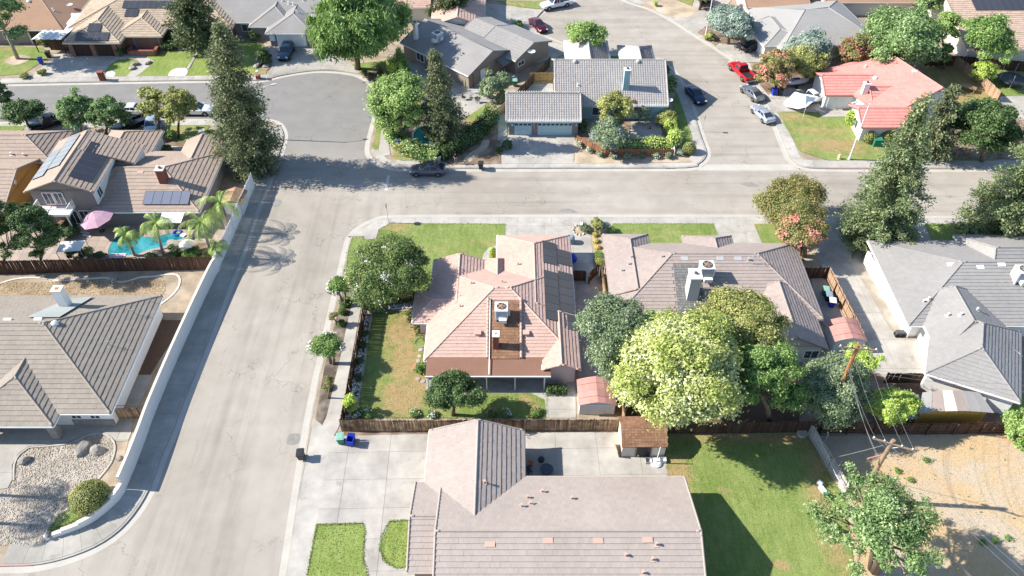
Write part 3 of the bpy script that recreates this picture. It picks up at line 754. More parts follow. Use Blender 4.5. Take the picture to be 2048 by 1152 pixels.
def conifer(label, base, topv, halfw, leaf, lean=None, name='conifer', size=.5, dens=1., shape=.8, bark='bark', tuft=.55, z_low=1.0, ragged=.35, cat='tree', group=None, droop=-.15, topu=None, seed=1, m=26):
    bx, by = g(*base); h = 5.
    for k in range(40, 320):
        if pr(bx, by, k*.1)[1] <= topv: h = k*.1; break
    lean_x = 0.
    if topu is not None: u, v, s = pr(bx, by, h); lean_x = (topu-u)/s
    s = pr(bx, by, h*.3)[2]; R0 = halfw/s; rng = np.random.default_rng(seed); C = []; Dr = []
    nb = int(12*h*dens)
    br = MB(); br.tube([(bx, by, 0), (bx+lean_x*.4, by, h*.5), (bx+lean_x, by, h*.97)], [.1+.016*h, .08+.009*h, .03], 7)
    for i in range(nb):
        f = rng.uniform(0, 1)**1.15; z = z_low+(h-z_low)*f; rr = R0*max(.10, (1-f)**shape)*(1-ragged*rng.uniform(0, 1))*(1+.16*math.sin(f*21+seed)+.1*math.sin(f*47))
        if f < .12: rr *= .72+2.2*f
        a = rng.uniform(0, 2*math.pi); ax = bx+lean_x*(z/h)
        tip = np.array([ax+rr*math.cos(a), by+rr*math.sin(a), z+droop*rr+.25*rng.normal()])
        st = np.array([ax, by, z]); mm = max(2, int(rr/.55))
        for j in range(mm):
            q = st+(tip-st)*((j+1)/mm)*1.0; C.append(q); Dr.append(tip-st)
        if i % 3 == 0: br.tube([st, tip], [.05, .015], 4, cap=False)
    C = np.array(C); Dr = np.array(Dr); Dr /= np.maximum(np.linalg.norm(Dr, axis=1, keepdims=True), 1e-6)
    T = np.repeat(C, m, 0); D = np.repeat(Dr, m, 0); q = rng.normal(size=T.shape); q /= np.linalg.norm(q, axis=1, keepdims=True)
    rad = tuft*rng.uniform(.25, 1.1, (len(T), 1))*np.repeat(rng.uniform(.75, 1.4, (len(C), 1)), m, 0); P = T+q*rad*np.array([1, 1, .8]); P[:, 2] = np.maximum(P[:, 2], .25)
    t = thing(name, (bx, by, .12), label, cat, group)
    link('crown', leafmesh('crown', P, rng.normal(size=P.shape)*.7+q*.5+np.array((0, 0, .5)), size*rng.uniform(.6, 1.3, len(P)), leaf, .34, droop=q+D*.6), t)
    br.obj('trunk', bark, t); return t
def palm(label, base, crown, h=None, fr=14, L=2.6, leaf='leaf_palm', seed=1, group=None, size=.55):
    """feather palm: base pixel on the ground, crown pixel of the heart"""
    rng = random.Random(seed); bx, by = g(*base)
    h = 1.
    for k in range(5, 160):
        if pr(bx, by, k*.1)[1] <= crown[1]: h = k*.1; break
    u, v, s = pr(bx, by, h); tx = bx+(crown[0]-u)/s
    t = thing('palm_tree', (bx, by, .12), label, 'palm tree', group)
    pts = [(bx+(tx-bx)*(i/8)**1.3, by, h*i/8) for i in range(9)]; b = MB().tube(pts, [.19-.07*i/8 for i in range(9)], 9)
    for i in range(int(h/.22)):
        f = i*.22/h; b.lathe((bx+(tx-bx)*f**1.3, by, f*h), [(.195-.07*f, 0), (.205-.07*f, .03), (.19-.07*f, .08)], 8)
    b.obj('trunk', 'bark_pale', t)
    for k in range(fr):
        a = k*2.39996+rng.uniform(-.2, .2); el = rng.uniform(.25, 1.15) if k < fr*.7 else rng.uniform(-.25, .3); ln = L*rng.uniform(.8, 1.12); d = Vector((math.cos(a), math.sin(a), 0)); side = Vector((-d.y, d.x, 0))
        sp = []; pos = Vector((tx, by, h)); e = el; n = 12
        for i in range(n+1): sp.append(pos.copy()); pos = pos+(d*math.cos(e)+Vector((0, 0, math.sin(e))))*(ln/n); e -= (.17+.03*i*.25)
        fm = MB(); fm.tube(sp, [.03*(1-i/(n+2)) for i in range(n+1)], 4, cap=False)
        for i in range(1, n+1):
            for j in (0, .5):
                c = sp[i-1].lerp(sp[i], j); tn = (sp[i]-sp[i-1]).normalized(); ll = size*math.sin(math.pi*(.12+.82*(i-1+j)/n))*1.1+.08
                for sg in (-1, 1):
                    q = c+side*sg*ll*.72+tn*ll*.45-Vector((0, 0, ll*(.42+rng.uniform(-.1, .15)))); wv = tn*.035; fm.face([c-wv, c+wv, q+wv*.3, q-wv*.3])
        fm.obj('frond', leaf, t)
    return t
# ------------------------------------------------------------------ cars
def loft(rings, mb, mi=0, cap=True):
    b = len(mb.v); n = len(rings[0])
    for r in rings: mb.v += [tuple(p) for p in r]
    for i in range(len(rings)-1):
        for k in range(n): q = (k+1) % n; mb.f.append((b+i*n+k, b+i*n+q, b+(i+1)*n+q, b+(i+1)*n+k)); mb.m.append(mi)
    if cap: mb.f.append(tuple(b+k for k in range(n))[::-1]); mb.f.append(tuple(b+(len(rings)-1)*n+k for k in range(n))); mb.m += [mi, mi]
KIND = {  # length, width, belt stations (x, z, half-width factor), greenhouse (rear bottom, rear top, front top, front bottom, roof z), wheel x, radius
 'sedan': (4.75, 1.82, [(-.5, .66, .80), (-.485, .88, .88), (-.42, .97, .95), (-.30, .97, 1), (0, .93, 1), (.16, .92, 1), (.30, .86, .98), (.42, .78, .93), (.485, .66, .84), (.5, .52, .76)], (-.36, -.20, .04, .20, 1.43), (-.29, .30), .33),
 'coupe': (4.5, 1.82, [(-.5, .68, .80), (-.485, .92, .88), (-.42, .98, .96), (-.30, .98, 1), (0, .92, 1), (.13, .90, 1), (.30, .84, .98), (.42, .75, .92), (.485, .62, .82), (.5, .50, .74)], (-.40, -.17, .02, .19, 1.36), (-.29, .31), .34),
 'suv': (4.75, 1.92, [(-.5, .72, .84), (-.488, .98, .92), (-.42, 1.04, .97), (-.30, 1.05, 1), (0, 1.03, 1), (.16, 1.02, 1), (.30, .97, .98), (.42, .88, .94), (.485, .72, .86), (.5, .55, .78)], (-.465, -.38, .06, .22, 1.64), (-.30, .31), .37),
 'cross': (4.75, 1.95, [(-.5, .72, .80), (-.488, .98, .90), (-.42, 1.06, .96), (-.30, 1.06, 1), (0, .99, 1), (.16, .96, 1), (.30, .90, .97), (.42, .78, .91), (.485, .64, .80), (.5, .52, .72)], (-.45, -.20, .02, .25, 1.62), (-.30, .31), .37),
 'pickup': (5.7, 1.98, [(-.5, .70, .93), (-.495, 1.06, .97), (-.42, 1.10, 1), (-.30, 1.10, 1), (-.04, 1.10, 1), (.16, 1.12, 1), (.30, 1.08, .99), (.42, 1.02, .96), (.488, .90, .90), (.5, .60, .86)], (-.07, -.045, .10, .20, 1.86), (-.30, .32), .41),
}
def car(kind, px, head, col, label, cat='car', metal=.35, hatch=False, group='parked cars', glass='glass', off=(0, 0), z=0.):
    L, W, st, gh, wx, wr = KIND[kind]; x, y = g(*px, .02); x += off[0]; y += off[1]
    t = thing('pickup_truck' if kind == 'pickup' else 'parked_car', (x, y, .006+z), label, cat, group, R(head))
    pm = 'paint_'+col; paint(pm, col, metal); b = MB(); zb = .26 if kind != 'pickup' else .42; hw = W/2; rings = []
    for (fx, zt, k) in st:
        w_ = hw*k; q = fx*L; zz = zb+(.12 if abs(fx) > .47 else 0)
        rings.append([(q, -w_*.86, zz), (q, -w_*.99, zz+.12), (q, -w_, zt-.24), (q, -w_*.965, zt-.06), (q, -w_*.88, zt), (q, 0, zt+.035), (q, w_*.88, zt), (q, w_*.965, zt-.06), (q, w_, zt-.24), (q, w_*.99, zz+.12), (q, w_*.86, zz)])
    if kind == 'pickup':
        # the cargo bed is a real trough: stop the lower body at the cab and build floor, sides and tailgate
        cab = -.075*L; rr = [r for r in rings if r[0][0] > cab]; f0 = [(cab, p[1], p[2]) for p in rings[4]]; loft([f0]+rr, b)
        fl = .78; x0, x1 = -.5*L, cab
        b.box(((x0+x1)/2, 0, (zb+fl)/2), (x1-x0-.02, W*.93, fl-zb)); 
        for sg in (-1, 1): b.box(((x0+x1)/2, sg*(hw-.075), (.62+1.13)/2), (x1-x0-.01, .13, .51))
        b.box((x0+.05, 0, (.62+1.12)/2), (.09, W*.98, .50))
    else: loft(rings, b)
    rb, rt, ft, fb, zr = gh; zb2 = np.interp(rb, [s[0] for s in st], [s[1] for s in st])-.02; zf = np.interp(fb, [s[0] for s in st], [s[1] for s in st])-.02
    wb, wt = hw*.91, hw*.70
    def ring(q, w_, zz): return [(q, -w_, zz), (q, w_, zz)]
    B0, B1, T0, T1 = rb*L, fb*L, rt*L, ft*L
    G0 = [(B0, -wb*.97, zb2), (B1, -wb*.95, zf), (B1, wb*.95, zf), (B0, wb*.97, zb2)]; G1 = [(T0, -wt, zr-.05), (T1, -wt, zr-.03), (T1, wt, zr-.03), (T0, wt, zr-.05)]
    n0 = len(b.v); b.v += G0+G1+[(T0*.9+.02, 0, zr), (T1*.9, 0, zr+.01)]
    for f in ((0, 1, 5, 4), (1, 2, 6, 5), (2, 3, 7, 6), (3, 0, 4, 7), (4, 5, 9, 8), (7, 8, 9, 6), (5, 6, 9), (4, 8, 7)): b.f.append(tuple(n0+i for i in f)); b.m.append(0)
    body = b.obj('body', pm, t, local=True, bevel=.045)
    for p in body.data.polygons: p.use_smooth = True
    def quad(a, c, d, e, ins, name, off, lo=.06, hi=.1):
        a, c, d, e = map(Vector, (a, c, d, e)); n = (c-a).cross(e-a).normalized(); cen = (a+c+d+e)/4
        if n.dot(cen-Vector((0, 0, .9))) < 0: n = -n
        P = lambda s_, r_: (a.lerp(c, s_)).lerp(e.lerp(d, s_), r_)+n*off
        m = MB().face([P(ins, lo), P(1-ins, lo), P(1-ins, 1-hi), P(ins, 1-hi)]); k = m.v; m.v += [tuple(Vector(p)-n*.02) for p in k]
        for i in range(4): j = (i+1) % 4; m.f.append((i, 4+i, 4+j, j)); m.m.append(0)
        return m.obj(name, glass, t, local=True)
    quad(G0[1], G0[2], G1[2], G1[1], .07, 'windshield', .012)
    if not hatch: quad(G0[0], G0[3], G1[3], G1[0], .08, 'rear_window', .012)
    for sg, (i0, i1) in ((-1, (0, 1)), (1, (3, 2))):
        a, c, d, e = map(Vector, (G0[i0], G0[i1], G1[i1], G1[i0]))
        m = .52 if kind != 'pickup' else .42
        p0, p1 = a.lerp(c, m), e.lerp(d, m); lo = .10
        quad(a.lerp(c, .1), p0.lerp(a, .05), p1.lerp(e, .06), e.lerp(d, .04), .0, 'side_window', .012, lo, .14); quad(p0.lerp(c, .05), c.lerp(a, .12), d.lerp(e, .03), p1.lerp(d, .06), .0, 'side_window', .012, lo, .14)
    for q in wx:
        for sg in (-1, 1):
            a = MB()
            n = 18
            ar = []
            for k in range(n+1): an = math.pi*k/n; ar.append((q*L+math.cos(an)*(wr+.07), sg*(hw+.004), wr+math.sin(an)*(wr+.06)))
            a.face(ar+[(q*L-wr-.07, sg*(hw+.004), zb+.02), (q*L+wr+.07, sg*(hw+.004), zb+.02)] if False else ar); a.obj('wheel_arch', 'black_plastic', t, local=True)
            wmb = MB().tube([(q*L, sg*(hw-.2), wr), (q*L, sg*(hw-.02), wr), (q*L, sg*(hw+.02), wr)], [wr, wr, wr*.9], 18); wo = wmb.obj('wheel', 'tyre', t, local=True, smooth=False)
            rm = MB().tube([(q*L, sg*(hw+.0), wr), (q*L, sg*(hw+.03), wr)], [wr*.62, wr*.55], 14)
            rm.obj('rim', 'rim', wo, local=True)
    zl = st[-3][1]-.10
    for sg in (-1, 1):
        MB().box((.472*L, sg*hw*.66, zl), (.16, hw*.34, .13), -sg*.35).obj('headlight', 'lamp_clear', t, local=True)
        MB().box((-.482*L, sg*hw*.72, st[2][1]-.16), (.12, hw*.30, .13 if kind != 'pickup' else .3), sg*.18).obj('taillight', 'lamp_red', t, local=True)
        MB().box((fb*L-.14, sg*(hw*.95+.09), zf+.1), (.14, .2, .13), sg*.2).obj('side_mirror', pm, t, local=True)
    MB().box((.49*L, 0, .52), (.1, hw*1.1, .14)).obj('grille', 'black_plastic', t, local=True)
    MB().box((-.5*L, 0, .62), (.03, .5, .13)).obj('number_plate', 'unit_white', t, local=True)
    MB().box((0, 0, zb-.02), (L*.9, W*.84, .06)).obj('underbody', 'black_plastic', t, local=True)
    if kind == 'pickup':
        MB().box(((-.5*L+cab)/2, 0, fl+.012), (cab+.5*L-.2, W*.8, .02)).obj('bed_liner', 'black_plastic', t, local=True)
        MB().box((-.5*L-.06, 0, .55), (.16, W*.9, .16)).obj('rear_bumper', 'metal_grey', t, local=True); MB().box((.5*L+.03, 0, .6), (.14, W*.86, .2)).obj('front_bumper', 'metal_grey', t, local=True)
    if hatch:
        MB().face([(B0+.02, -wb*.8, zb2+.05), (B0+.02, wb*.8, zb2+.05), (T0-.03, wt*.86, zr-.12), (T0-.03, -wt*.86, zr-.12)]).obj('boot_dark_panel', 'black_plastic', t, local=True)  # black face stands in for the shade inside the open boot
        h = MB(); a0 = Vector((T0+.05, 0, zr-.02)); d = Vector((-.78, 0, .62)); n = Vector((.62, 0, .78)); Lh = 1.25
        v = []
        for f, k in ((0, wt*.95), (.55, wt*1.08), (1, wt*1.0)):
            p = a0+d*Lh*f-n*(.10*math.sin(f*math.pi)*-1); v.append((p, k))
        for i in range(2):
            (p, k), (q, l) = v[i], v[i+1]; P = [(p.x, -k, p.z), (p.x, k, p.z), (q.x, l, q.z), (q.x, -l, q.z)]
            h.slab([Vector(c) for c in P], .09)
        ho = h.obj('tailgate', pm, t, local=True); gq = MB(); p, q = v[0][0]+n*.02, v[1][0]+n*.02; gq.face([(p.x-.1, -v[0][1]*.8, p.z+.05), (p.x-.1, v[0][1]*.8, p.z+.05), (q.x+.05, v[1][1]*.8, q.z+.02), (q.x+.05, -v[1][1]*.8, q.z+.02)]); gq.obj('rear_window', glass, ho, local=True)
    return t
def bin_(px, label, mat, lid, cat='wheelie bin', rz=0., open_=False, s=1., group='wheelie bins'):
    x, y = g(*px); t = thing('wheelie_bin', (x, y, .14), label, cat, group, rz); s = s
    b = MB(); z0, z1 = .09*s, 1.0*s; w0, w1, d0, d1 = .48*s, .68*s, .52*s, .78*s
    v = [(-w0/2, -d0/2, z0), (w0/2, -d0/2, z0), (w0/2, d0/2, z0), (-w0/2, d0/2, z0), (-w1/2, -d1/2, z1), (w1/2, -d1/2, z1), (w1/2, d1/2, z1), (-w1/2, d1/2, z1)]
    k = .04*s; vi = [(-w1/2+k, -d1/2+k, z1), (w1/2-k, -d1/2+k, z1), (w1/2-k, d1/2-k, z1), (-w1/2+k, d1/2-k, z1), (-w0/2+k, -d0/2+k, .2*s), (w0/2-k, -d0/2+k, .2*s), (w0/2-k, d0/2-k, .2*s), (-w0/2+k, d0/2-k, .2*s)]
    b.v = v+vi; b.f = [(3, 2, 1, 0), (0, 1, 5, 4), (1, 2, 6, 5), (2, 3, 7, 6), (3, 0, 4, 7), (4, 5, 9, 8), (5, 6, 10, 9), (6, 7, 11, 10), (7, 4, 8, 11), (8, 9, 13, 12), (9, 10, 14, 13), (10, 11, 15, 14), (11, 8, 12, 15), (12, 13, 14, 15)]; b.m = [0]*14
    b.box((0, d1/2-.01, z1-.04), (w1+.03, .06, .07)); b.box((0, -d1/2, z1-.04), (w1+.03, .05, .06)); b.obj('body', mat, t, local=True)
    l = MB()
    if open_: l.box((0, d1/2+.12, z1-.35*s), (w1, .05, .75*s), 0, 0, R(-14))
    else:
        l.box((0, 0, z1+.035), (w1+.06, d1+.08, .05)); l.box((0, 0, z1+.07), (w1*.8, d1*.75, .03)); l.box((0, d1/2+.06, z1+.02), (w1*.7, .05, .05))
    l.obj('lid', lid, t, local=True, bevel=.015)
    for sg in (-1, 1): MB().tube([(sg*w0*.42, d0/2+.04, .13), (sg*(w0*.42+.07), d0/2+.04, .13)], .13, 12).obj('wheel', 'tyre', t, local=True)
    MB().tube([(-w1*.4, d1/2+.07, z1-.02), (w1*.4, d1/2+.07, z1-.02)], .02, 6).obj('handle', mat, t, local=True)
    return t
def rock(label, px, r, seed=0, mat='rock', zs=.7, group=None, name='boulder', cat='boulder'):
    x, y = g(*px); rng = random.Random(seed); bm = bmesh.new(); bmesh.ops.create_icosphere(bm, subdivisions=3, radius=1)
    ph = [rng.uniform(0, 6) for _ in range(6)]
    cuts = [(Vector((rng.gauss(0, 1), rng.gauss(0, 1), rng.gauss(0, .8))).normalized(), rng.uniform(.55, .85)) for _ in range(9)]
    for v in bm.verts:
        p = v.co.copy()
        for n, d in cuts:
            k = p.dot(n)-d
            if k > 0: p -= n*k*.9
        k = 1+.06*math.sin(p.x*6+ph[0])*math.sin(p.y*7+ph[1])+.04*math.sin(p.z*13+ph[2])
        v.co = Vector((p.x*r[0]*k, p.y*r[1]*k, p.z*zs*min(r)*k))
    me = bpy.data.meshes.new(name); bm.to_mesh(me); bm.free(); me.materials.append(MATS[mat])
    o = bpy.data.objects.new(name, me); COL.objects.link(o); o.location = (x, y, .14+.3*zs*min(r)); o.rotation_euler = (0, 0, rng.uniform(0, 3)); return tag(o, label, cat, group)
def stones(name, poly, n, mat, r=(.05, .12), z=.15, parent=None, label=None):
    """loose gravel scattered over an outline (uncountable)"""
    bm = bmesh.new(); bmesh.ops.create_icosphere(bm, subdivisions=1, radius=1); V = np.array([v.co[:] for v in bm.verts]); F = np.array([[v.index for v in f.verts] for f in bm.faces]); bm.free()
    xs = [p[0] for p in poly]; ys = [p[1] for p in poly]; pts = []; rng = np.random.default_rng(n)
    while len(pts) < n:
        p = (rng.uniform(min(xs), max(xs)), rng.uniform(min(ys), max(ys)))
        if inside(p, poly): pts.append(p)
    pts = np.array(pts); s = rng.uniform(r[0], r[1], (n, 1, 1))**1.0*np.array([1, 1, .6])*rng.uniform(.7, 1.3, (n, 1, 3)); vv = V[None]*(1+rng.normal(0, .12, (n, len(V), 1)))*s
    vv[:, :, 0] += pts[:, 0, None]; vv[:, :, 1] += pts[:, 1, None]; vv[:, :, 2] += z
    ff = F[None]+(np.arange(n)*len(V))[:, None, None]; me = bpy.data.meshes.new(name); k = n*len(F)
    me.vertices.add(n*len(V)); me.vertices.foreach_set('co', vv.reshape(-1).astype(np.float32)); me.loops.add(k*3); me.loops.foreach_set('vertex_index', ff.reshape(-1).astype(np.int32)); me.polygons.add(k); me.polygons.foreach_set('loop_start', np.arange(0, k*3, 3, dtype=np.int32))
    me.materials.append(MATS[mat]); me.update(calc_edges=True); me.validate(); o = bpy.data.objects.new(name, me); COL.objects.link(o); return tag(o, kind='stuff')
def tufts(name, poly, n, leaf, h=.15, parent=None, dry=None):
    """grass standing out of the ground (uncountable)"""
    xs = [p[0] for p in poly]; ys = [p[1] for p in poly]; rng = np.random.default_rng(n); pts = []
    while len(pts) < n:
        p = (rng.uniform(min(xs), max(xs)), rng.uniform(min(ys), max(ys)))
        if inside(p, poly): pts.append((p[0], p[1], .17))
    P = np.array(pts); P[:, 2] += h*.3; N = rng.normal(size=P.shape); N[:, 2] *= .35; dr = rng.normal(size=P.shape)*.45; dr[:, 2] = 1
    o = bpy.data.objects.new(name, leafmesh(name, P, N, h*rng.uniform(.6, 1.5, n), leaf, .35, droop=dr)); COL.objects.link(o); return tag(o, kind='stuff')
def fringe(poly, n, leaf='leaf_lawn', inner=0):
    """blades standing along a lawn's border and loosely over it (uncountable)"""
    rng = np.random.default_rng(n+len(poly)); P = []; L = [math.dist(poly[i], poly[(i+1) % len(poly)]) for i in range(len(poly))]; c = np.cumsum(L)
    for t in rng.uniform(0, c[-1], n):
        i = int(np.searchsorted(c, t)); f = 1-(c[i]-t)/max(L[i], 1e-6); a, b = poly[i], poly[(i+1) % len(poly)]; P.append((a[0]+(b[0]-a[0])*f+rng.normal()*.07, a[1]+(b[1]-a[1])*f+rng.normal()*.07, .165))
    xs = [p[0] for p in poly]; ys = [p[1] for p in poly]; k = 0
    while k < inner:
        p = (rng.uniform(min(xs), max(xs)), rng.uniform(min(ys), max(ys)))
        if inside(p, poly): P.append((*p, .17)); k += 1
    P = np.array(P); N = rng.normal(size=P.shape); N[:, 2] *= .4; d = rng.normal(size=P.shape)*.55; d[:, 2] = 1
    o = bpy.data.objects.new('grass', leafmesh('grass', P, N, rng.uniform(.06, .15, len(P)), leaf, .4, droop=d)); COL.objects.link(o); return tag(o, kind='stuff')
for nm, cs in dict(
    leaf_green=('35511a', '527426', '719338', '98b25a'), leaf_dark=('223a18', '395527', '547238', '7d9658'), leaf_bright=('4a6c24', '6e9038', '94b254', 'b8ca80'),
    leaf_olive=('5c6a28', '7f8a3c', 'a2a452', 'c2ba76'), leaf_cream=('667f22', '8c9f34', 'b0b858', 'cacb86'), leaf_greygreen=('445a36', '627a50', '879c70', 'adb898'),
    leaf_conifer=('34482c', '546440', '7a8458', 'a09c70'), leaf_pine=('34502c', '566f42', '82925c', 'b2b282'), leaf_cyp=('2a3e20', '435630', '647448', '8c9468'),
    leaf_blue=('566c60', '788e80', '9aac9c', 'bcc8ba'), leaf_rust=('4a5a20', '6e7a34', '948c4c', 'ae8e60'), leaf_palm=('4a6a20', '6d8f30', '9ab34c', 'c4cc6c'),
    leaf_yellow=('66881c', '90b02c', 'b6cc40', 'd2dc68'), leaf_mul=('3e5c28', '5c7e3c', '80a05a', 'acc086'), leaf_crape=('34501c', '506c2c', '728840', '94a05a'),
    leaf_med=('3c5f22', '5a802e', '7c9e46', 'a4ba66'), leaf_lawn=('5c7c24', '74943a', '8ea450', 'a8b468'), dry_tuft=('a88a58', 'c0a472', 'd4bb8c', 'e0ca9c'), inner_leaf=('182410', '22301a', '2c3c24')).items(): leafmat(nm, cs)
leafmat('fl_pink', ('b04060', 'd06080', 'e0909c'), .15); leafmat('fl_pale', ('c8b0ba', 'd8c8cc', 'e4d4d8'), .15); leafmat('fl_red', ('8c2438', 'a83c50', 'c06870'), .15); leafmat('fl_lav', ('584c80', '7668a0', '9488b8'), .15)
leafmat('fl_coral', ('c06058', 'd47c6c', 'e09888'), .15); leafmat('fl_cream', ('a4b060', 'bcc484', 'd0d2a0', 'dedcb4'), .2); leafmat('fl_yellow', ('c89010', 'e0b020', 'f0c840'), .1); leafmat('fl_white', ('d0d0c8', 'e8e8e0', 'f4f4f0'), .1)
M('asphalt_dark', (.225, .21, .188), .95, .25, 2.)
M('worn_paint', (.46, .45, .43), .9, .15, 3.)
def watermat():
    m, n, b = newmat('pool_water_mat'); geo = n.node('ShaderNodeNewGeometry'); pos = geo.outputs['Position']
    a = n.noise(pos, .35, 3.); c = n.mix(n.ramp(a, .4, .65), (.010, .15, .19), (.05, .29, .32))
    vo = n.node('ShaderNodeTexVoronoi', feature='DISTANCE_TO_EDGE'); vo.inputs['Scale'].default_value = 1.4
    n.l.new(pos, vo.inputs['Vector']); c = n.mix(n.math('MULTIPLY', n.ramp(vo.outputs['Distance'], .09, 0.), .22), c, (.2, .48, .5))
    n.l.new(c, b.inputs['Base Color']); b.inputs['Roughness'].default_value = .05; b.inputs['Specular IOR Level'].default_value = .5
    k = n.node('ShaderNodeBump'); k.inputs['Strength'].default_value = .25; k.inputs['Distance'].default_value = .04; n.l.new(n.noise(pos, 3., 2.), k.inputs['Height']); n.l.new(k.outputs[0], b.inputs['Normal'])
    MATS['pool_water_mat'] = m
watermat()
# ================================================================== THE GROUND
struct('ground', MB().face([(-900, -400, -.02), (900, -400, -.02), (900, 1500, -.02), (-900, 1500, -.02)]), 'tan_soil')
struct('road', MB().face([(-240, -60, 0), (260, -60, 0), (260, 330, 0), (-240, 330, 0)]), 'asphalt')
# kerb lines (top edge of the kerb); the block lies on the left of each line
KE = [(545, 1290), (571, 1152), (594, 1000), (625, 812), (655, 672), (694, 500), (703, 473), (722, 455), (750, 441.5), (790, 435), (1024, 434), (1300, 434), (1536, 434), (1800, 436), (2100, 437)]
KA = [(-120, 1136), (0, 1132), (82, 1127.8), (165, 1104), (224, 1071.7), (265.6, 1030), (298, 977), (321.7, 912), (342, 868), (363, 812), (400, 720), (442, 610), (484, 500), (512, 418), (528.7, 379), (553.7, 318), (566, 280), (566, 264), (557, 249), (540, 242), (500, 240), (400, 241), (200, 243), (0, 247), (-160, 250)]
KB = [(-160, 172), (0, 167.5), (200, 163.5), (400, 160.5), (512, 160.5), (560, 151), (600, 144), (640, 140.5), (685, 143), (720, 151), (748, 170), (758, 190), (756, 222), (746, 258), (738, 294), (742, 312), (760, 326), (785, 334.5), (830, 336.5), (1024, 336.5), (1200, 336), (1374, 335), (1396, 328), (1410, 316), (1413, 302), (1405, 280), (1392, 240), (1376, 195), (1360, 162), (1345, 141), (1326, 127), (1300, 117), (1274, 112), (1220, 110), (1180, 108), (1145, 97), (1118, 85), (1084, 70), (1066, 52), (1068, 38), (1085, 22), (1118, 6), (1160, -6), (1210, -16), (1260, -30), (1270, -60)]
KD = [(1190, -60), (1225, -18), (1256, 2), (1296, 15), (1342, 38), (1395, 72), (1436, 98), (1467, 119), (1496, 143), (1514, 165), (1530, 195), (1548, 240), (1572, 300), (1584, 322), (1606, 333), (1650, 336.5), (1800, 337), (2048, 337), (2150, 337)]
KL = {k: SG(v, .7, .12) for k, v in dict(E=KE[::-1], A=KA, B=KB, D=KD).items()}
CL = dict(E=[(-22, 5), (150, 5), (150, 77)], A=[(-170, 96), (-170, 5), (-120, 5)], B=[(20, 230), (-170, 230), (-170, 112)], D=[(150, 87), (150, 230), (40, 230)])
for k, L in KL.items():
    inn = offset(L, .14) if k != 'x' else L
    struct('yard_ground', MB().prism(inn+CL[k], -.3, .118), 'dirt')
    mb = MB(); strip(mb, L, offset(L, .17), .125, z0=-.2)
    struct('kerb', mb, 'concrete_old')
    mb = MB(); strip(mb, offset(L, -.62), offset(L, .02), .006); struct('gutter', mb, 'gutter_mat')
def nearest(L, px):
    p = g(*px, .12); return min(range(len(L)), key=lambda i: math.dist(L[i], p))
SWALK = [0]
def sidewalk(k, a, b, d0, d1, mat='concrete', plen=1.5):
    """pavement of separate slabs that follows the kerb"""
    L = KL[k]; i, j = sorted((nearest(L, a), nearest(L, b))); L = L[i:j+1]; A, B = offset(L, d0), offset(L, d1); z = nz(.152)
    u = MB(); strip(u, A, B, z-.02, z0=0); par = struct('sidewalk', u, 'concrete_grey'); acc = 0; s0 = 0
    for n in range(1, len(L)):
        acc += math.dist(L[n-1], L[n])
        if acc >= plen or n == len(L)-1:
            q = A[s0:n+1]+B[s0:n+1][::-1]; c = (sum(p[0] for p in q)/len(q), sum(p[1] for p in q)/len(q)); f = 1-.018/plen
            MB().prism([(c[0]+(p[0]-c[0])*f, c[1]+(p[1]-c[1])*f) for p in q], z-.06, z).obj('paving_slab', mat, par); s0 = n; acc = 0
sidewalk('E', (750, 441.5), (2100, 437), .17, 1.75); sidewalk('A', (0, 1132), (557, 249), .17, 2.35, 'concrete_old'); sidewalk('A', (540, 242), (-100, 249), .17, 1.6)
sidewalk('B', (-100, 170), (640, 140.5), .17, 1.5); sidewalk('B', (785, 334.5), (1405, 280), .17, 1.75); sidewalk('B', (1405, 280), (1145, 97), .17, 1.5); sidewalk('D', (1225, -18), (1606, 333), .17, 1.6); sidewalk('D', (1606, 333), (2150, 337), .17, 1.8)
region('sidewalk', G([(696, 473), (704, 472.5), (727, 472), (728, 478), (752, 478), (757, 459), (779, 446), (800, 446), (800, 436), (750, 443), (724, 457)]), 'concrete', .156)
region('sidewalk', SG([(731, 566), (727, 590), (721, 620), (706, 700), (690, 790), (683, 838), (665, 874), (640, 868), (652, 836), (662, 796), (671, 754), (680, 718), (692, 659), (701, 618), (709, 575), (731, 566)]), 'concrete', .156)
region('sidewalk', SG([(665, 874), (654, 921), (633, 1048), (614, 1152), (600, 1230), (560, 1230), (574, 1152), (597, 1005), (629, 838), (640, 846), (665, 874)]), 'concrete', .156)
region('planting_strip', SG([(686, 577), (677, 618), (668, 653), (651, 724), (635, 813), (631, 838), (637, 861), (651, 836), (662, 796), (671, 754), (680, 718), (692, 659), (701, 618), (709, 575), (686, 577)]), 'mulch', .14)
region('sidewalk', SG([(771, 232), (768, 250), (764, 275), (762, 300), (775, 318), (800, 326), (840, 330), (840, 334), (790, 333), (764, 324), (747, 311), (744, 296), (752, 302), (757, 300), (764, 252), (768, 236), (771, 232)]), 'concrete', .157)
region('sidewalk', G([(768, 236), (782, 236), (779, 262), (776, 280), (782, 310), (766, 312), (757, 301)]), 'concrete', .157)
lawn('grass_strip', G([(744, 296), (757, 300), (764, 252), (768, 236), (758, 233), (752, 262)]), 'lawn', [(755, 280, 3, 3, .35)])
lawn('lawn', G([(786, 298), (803, 299), (822, 318), (845, 323), (845, 328), (800, 324), (786, 314)]), 'lawn', [(800, 305, 4, 2, .6)])
region('mulch_bed', G([(784, 285), (800, 299), (830, 318), (850, 322), (850, 328), (920, 330), (1000, 240), (940, 225), (800, 225)]), 'soil_brown')
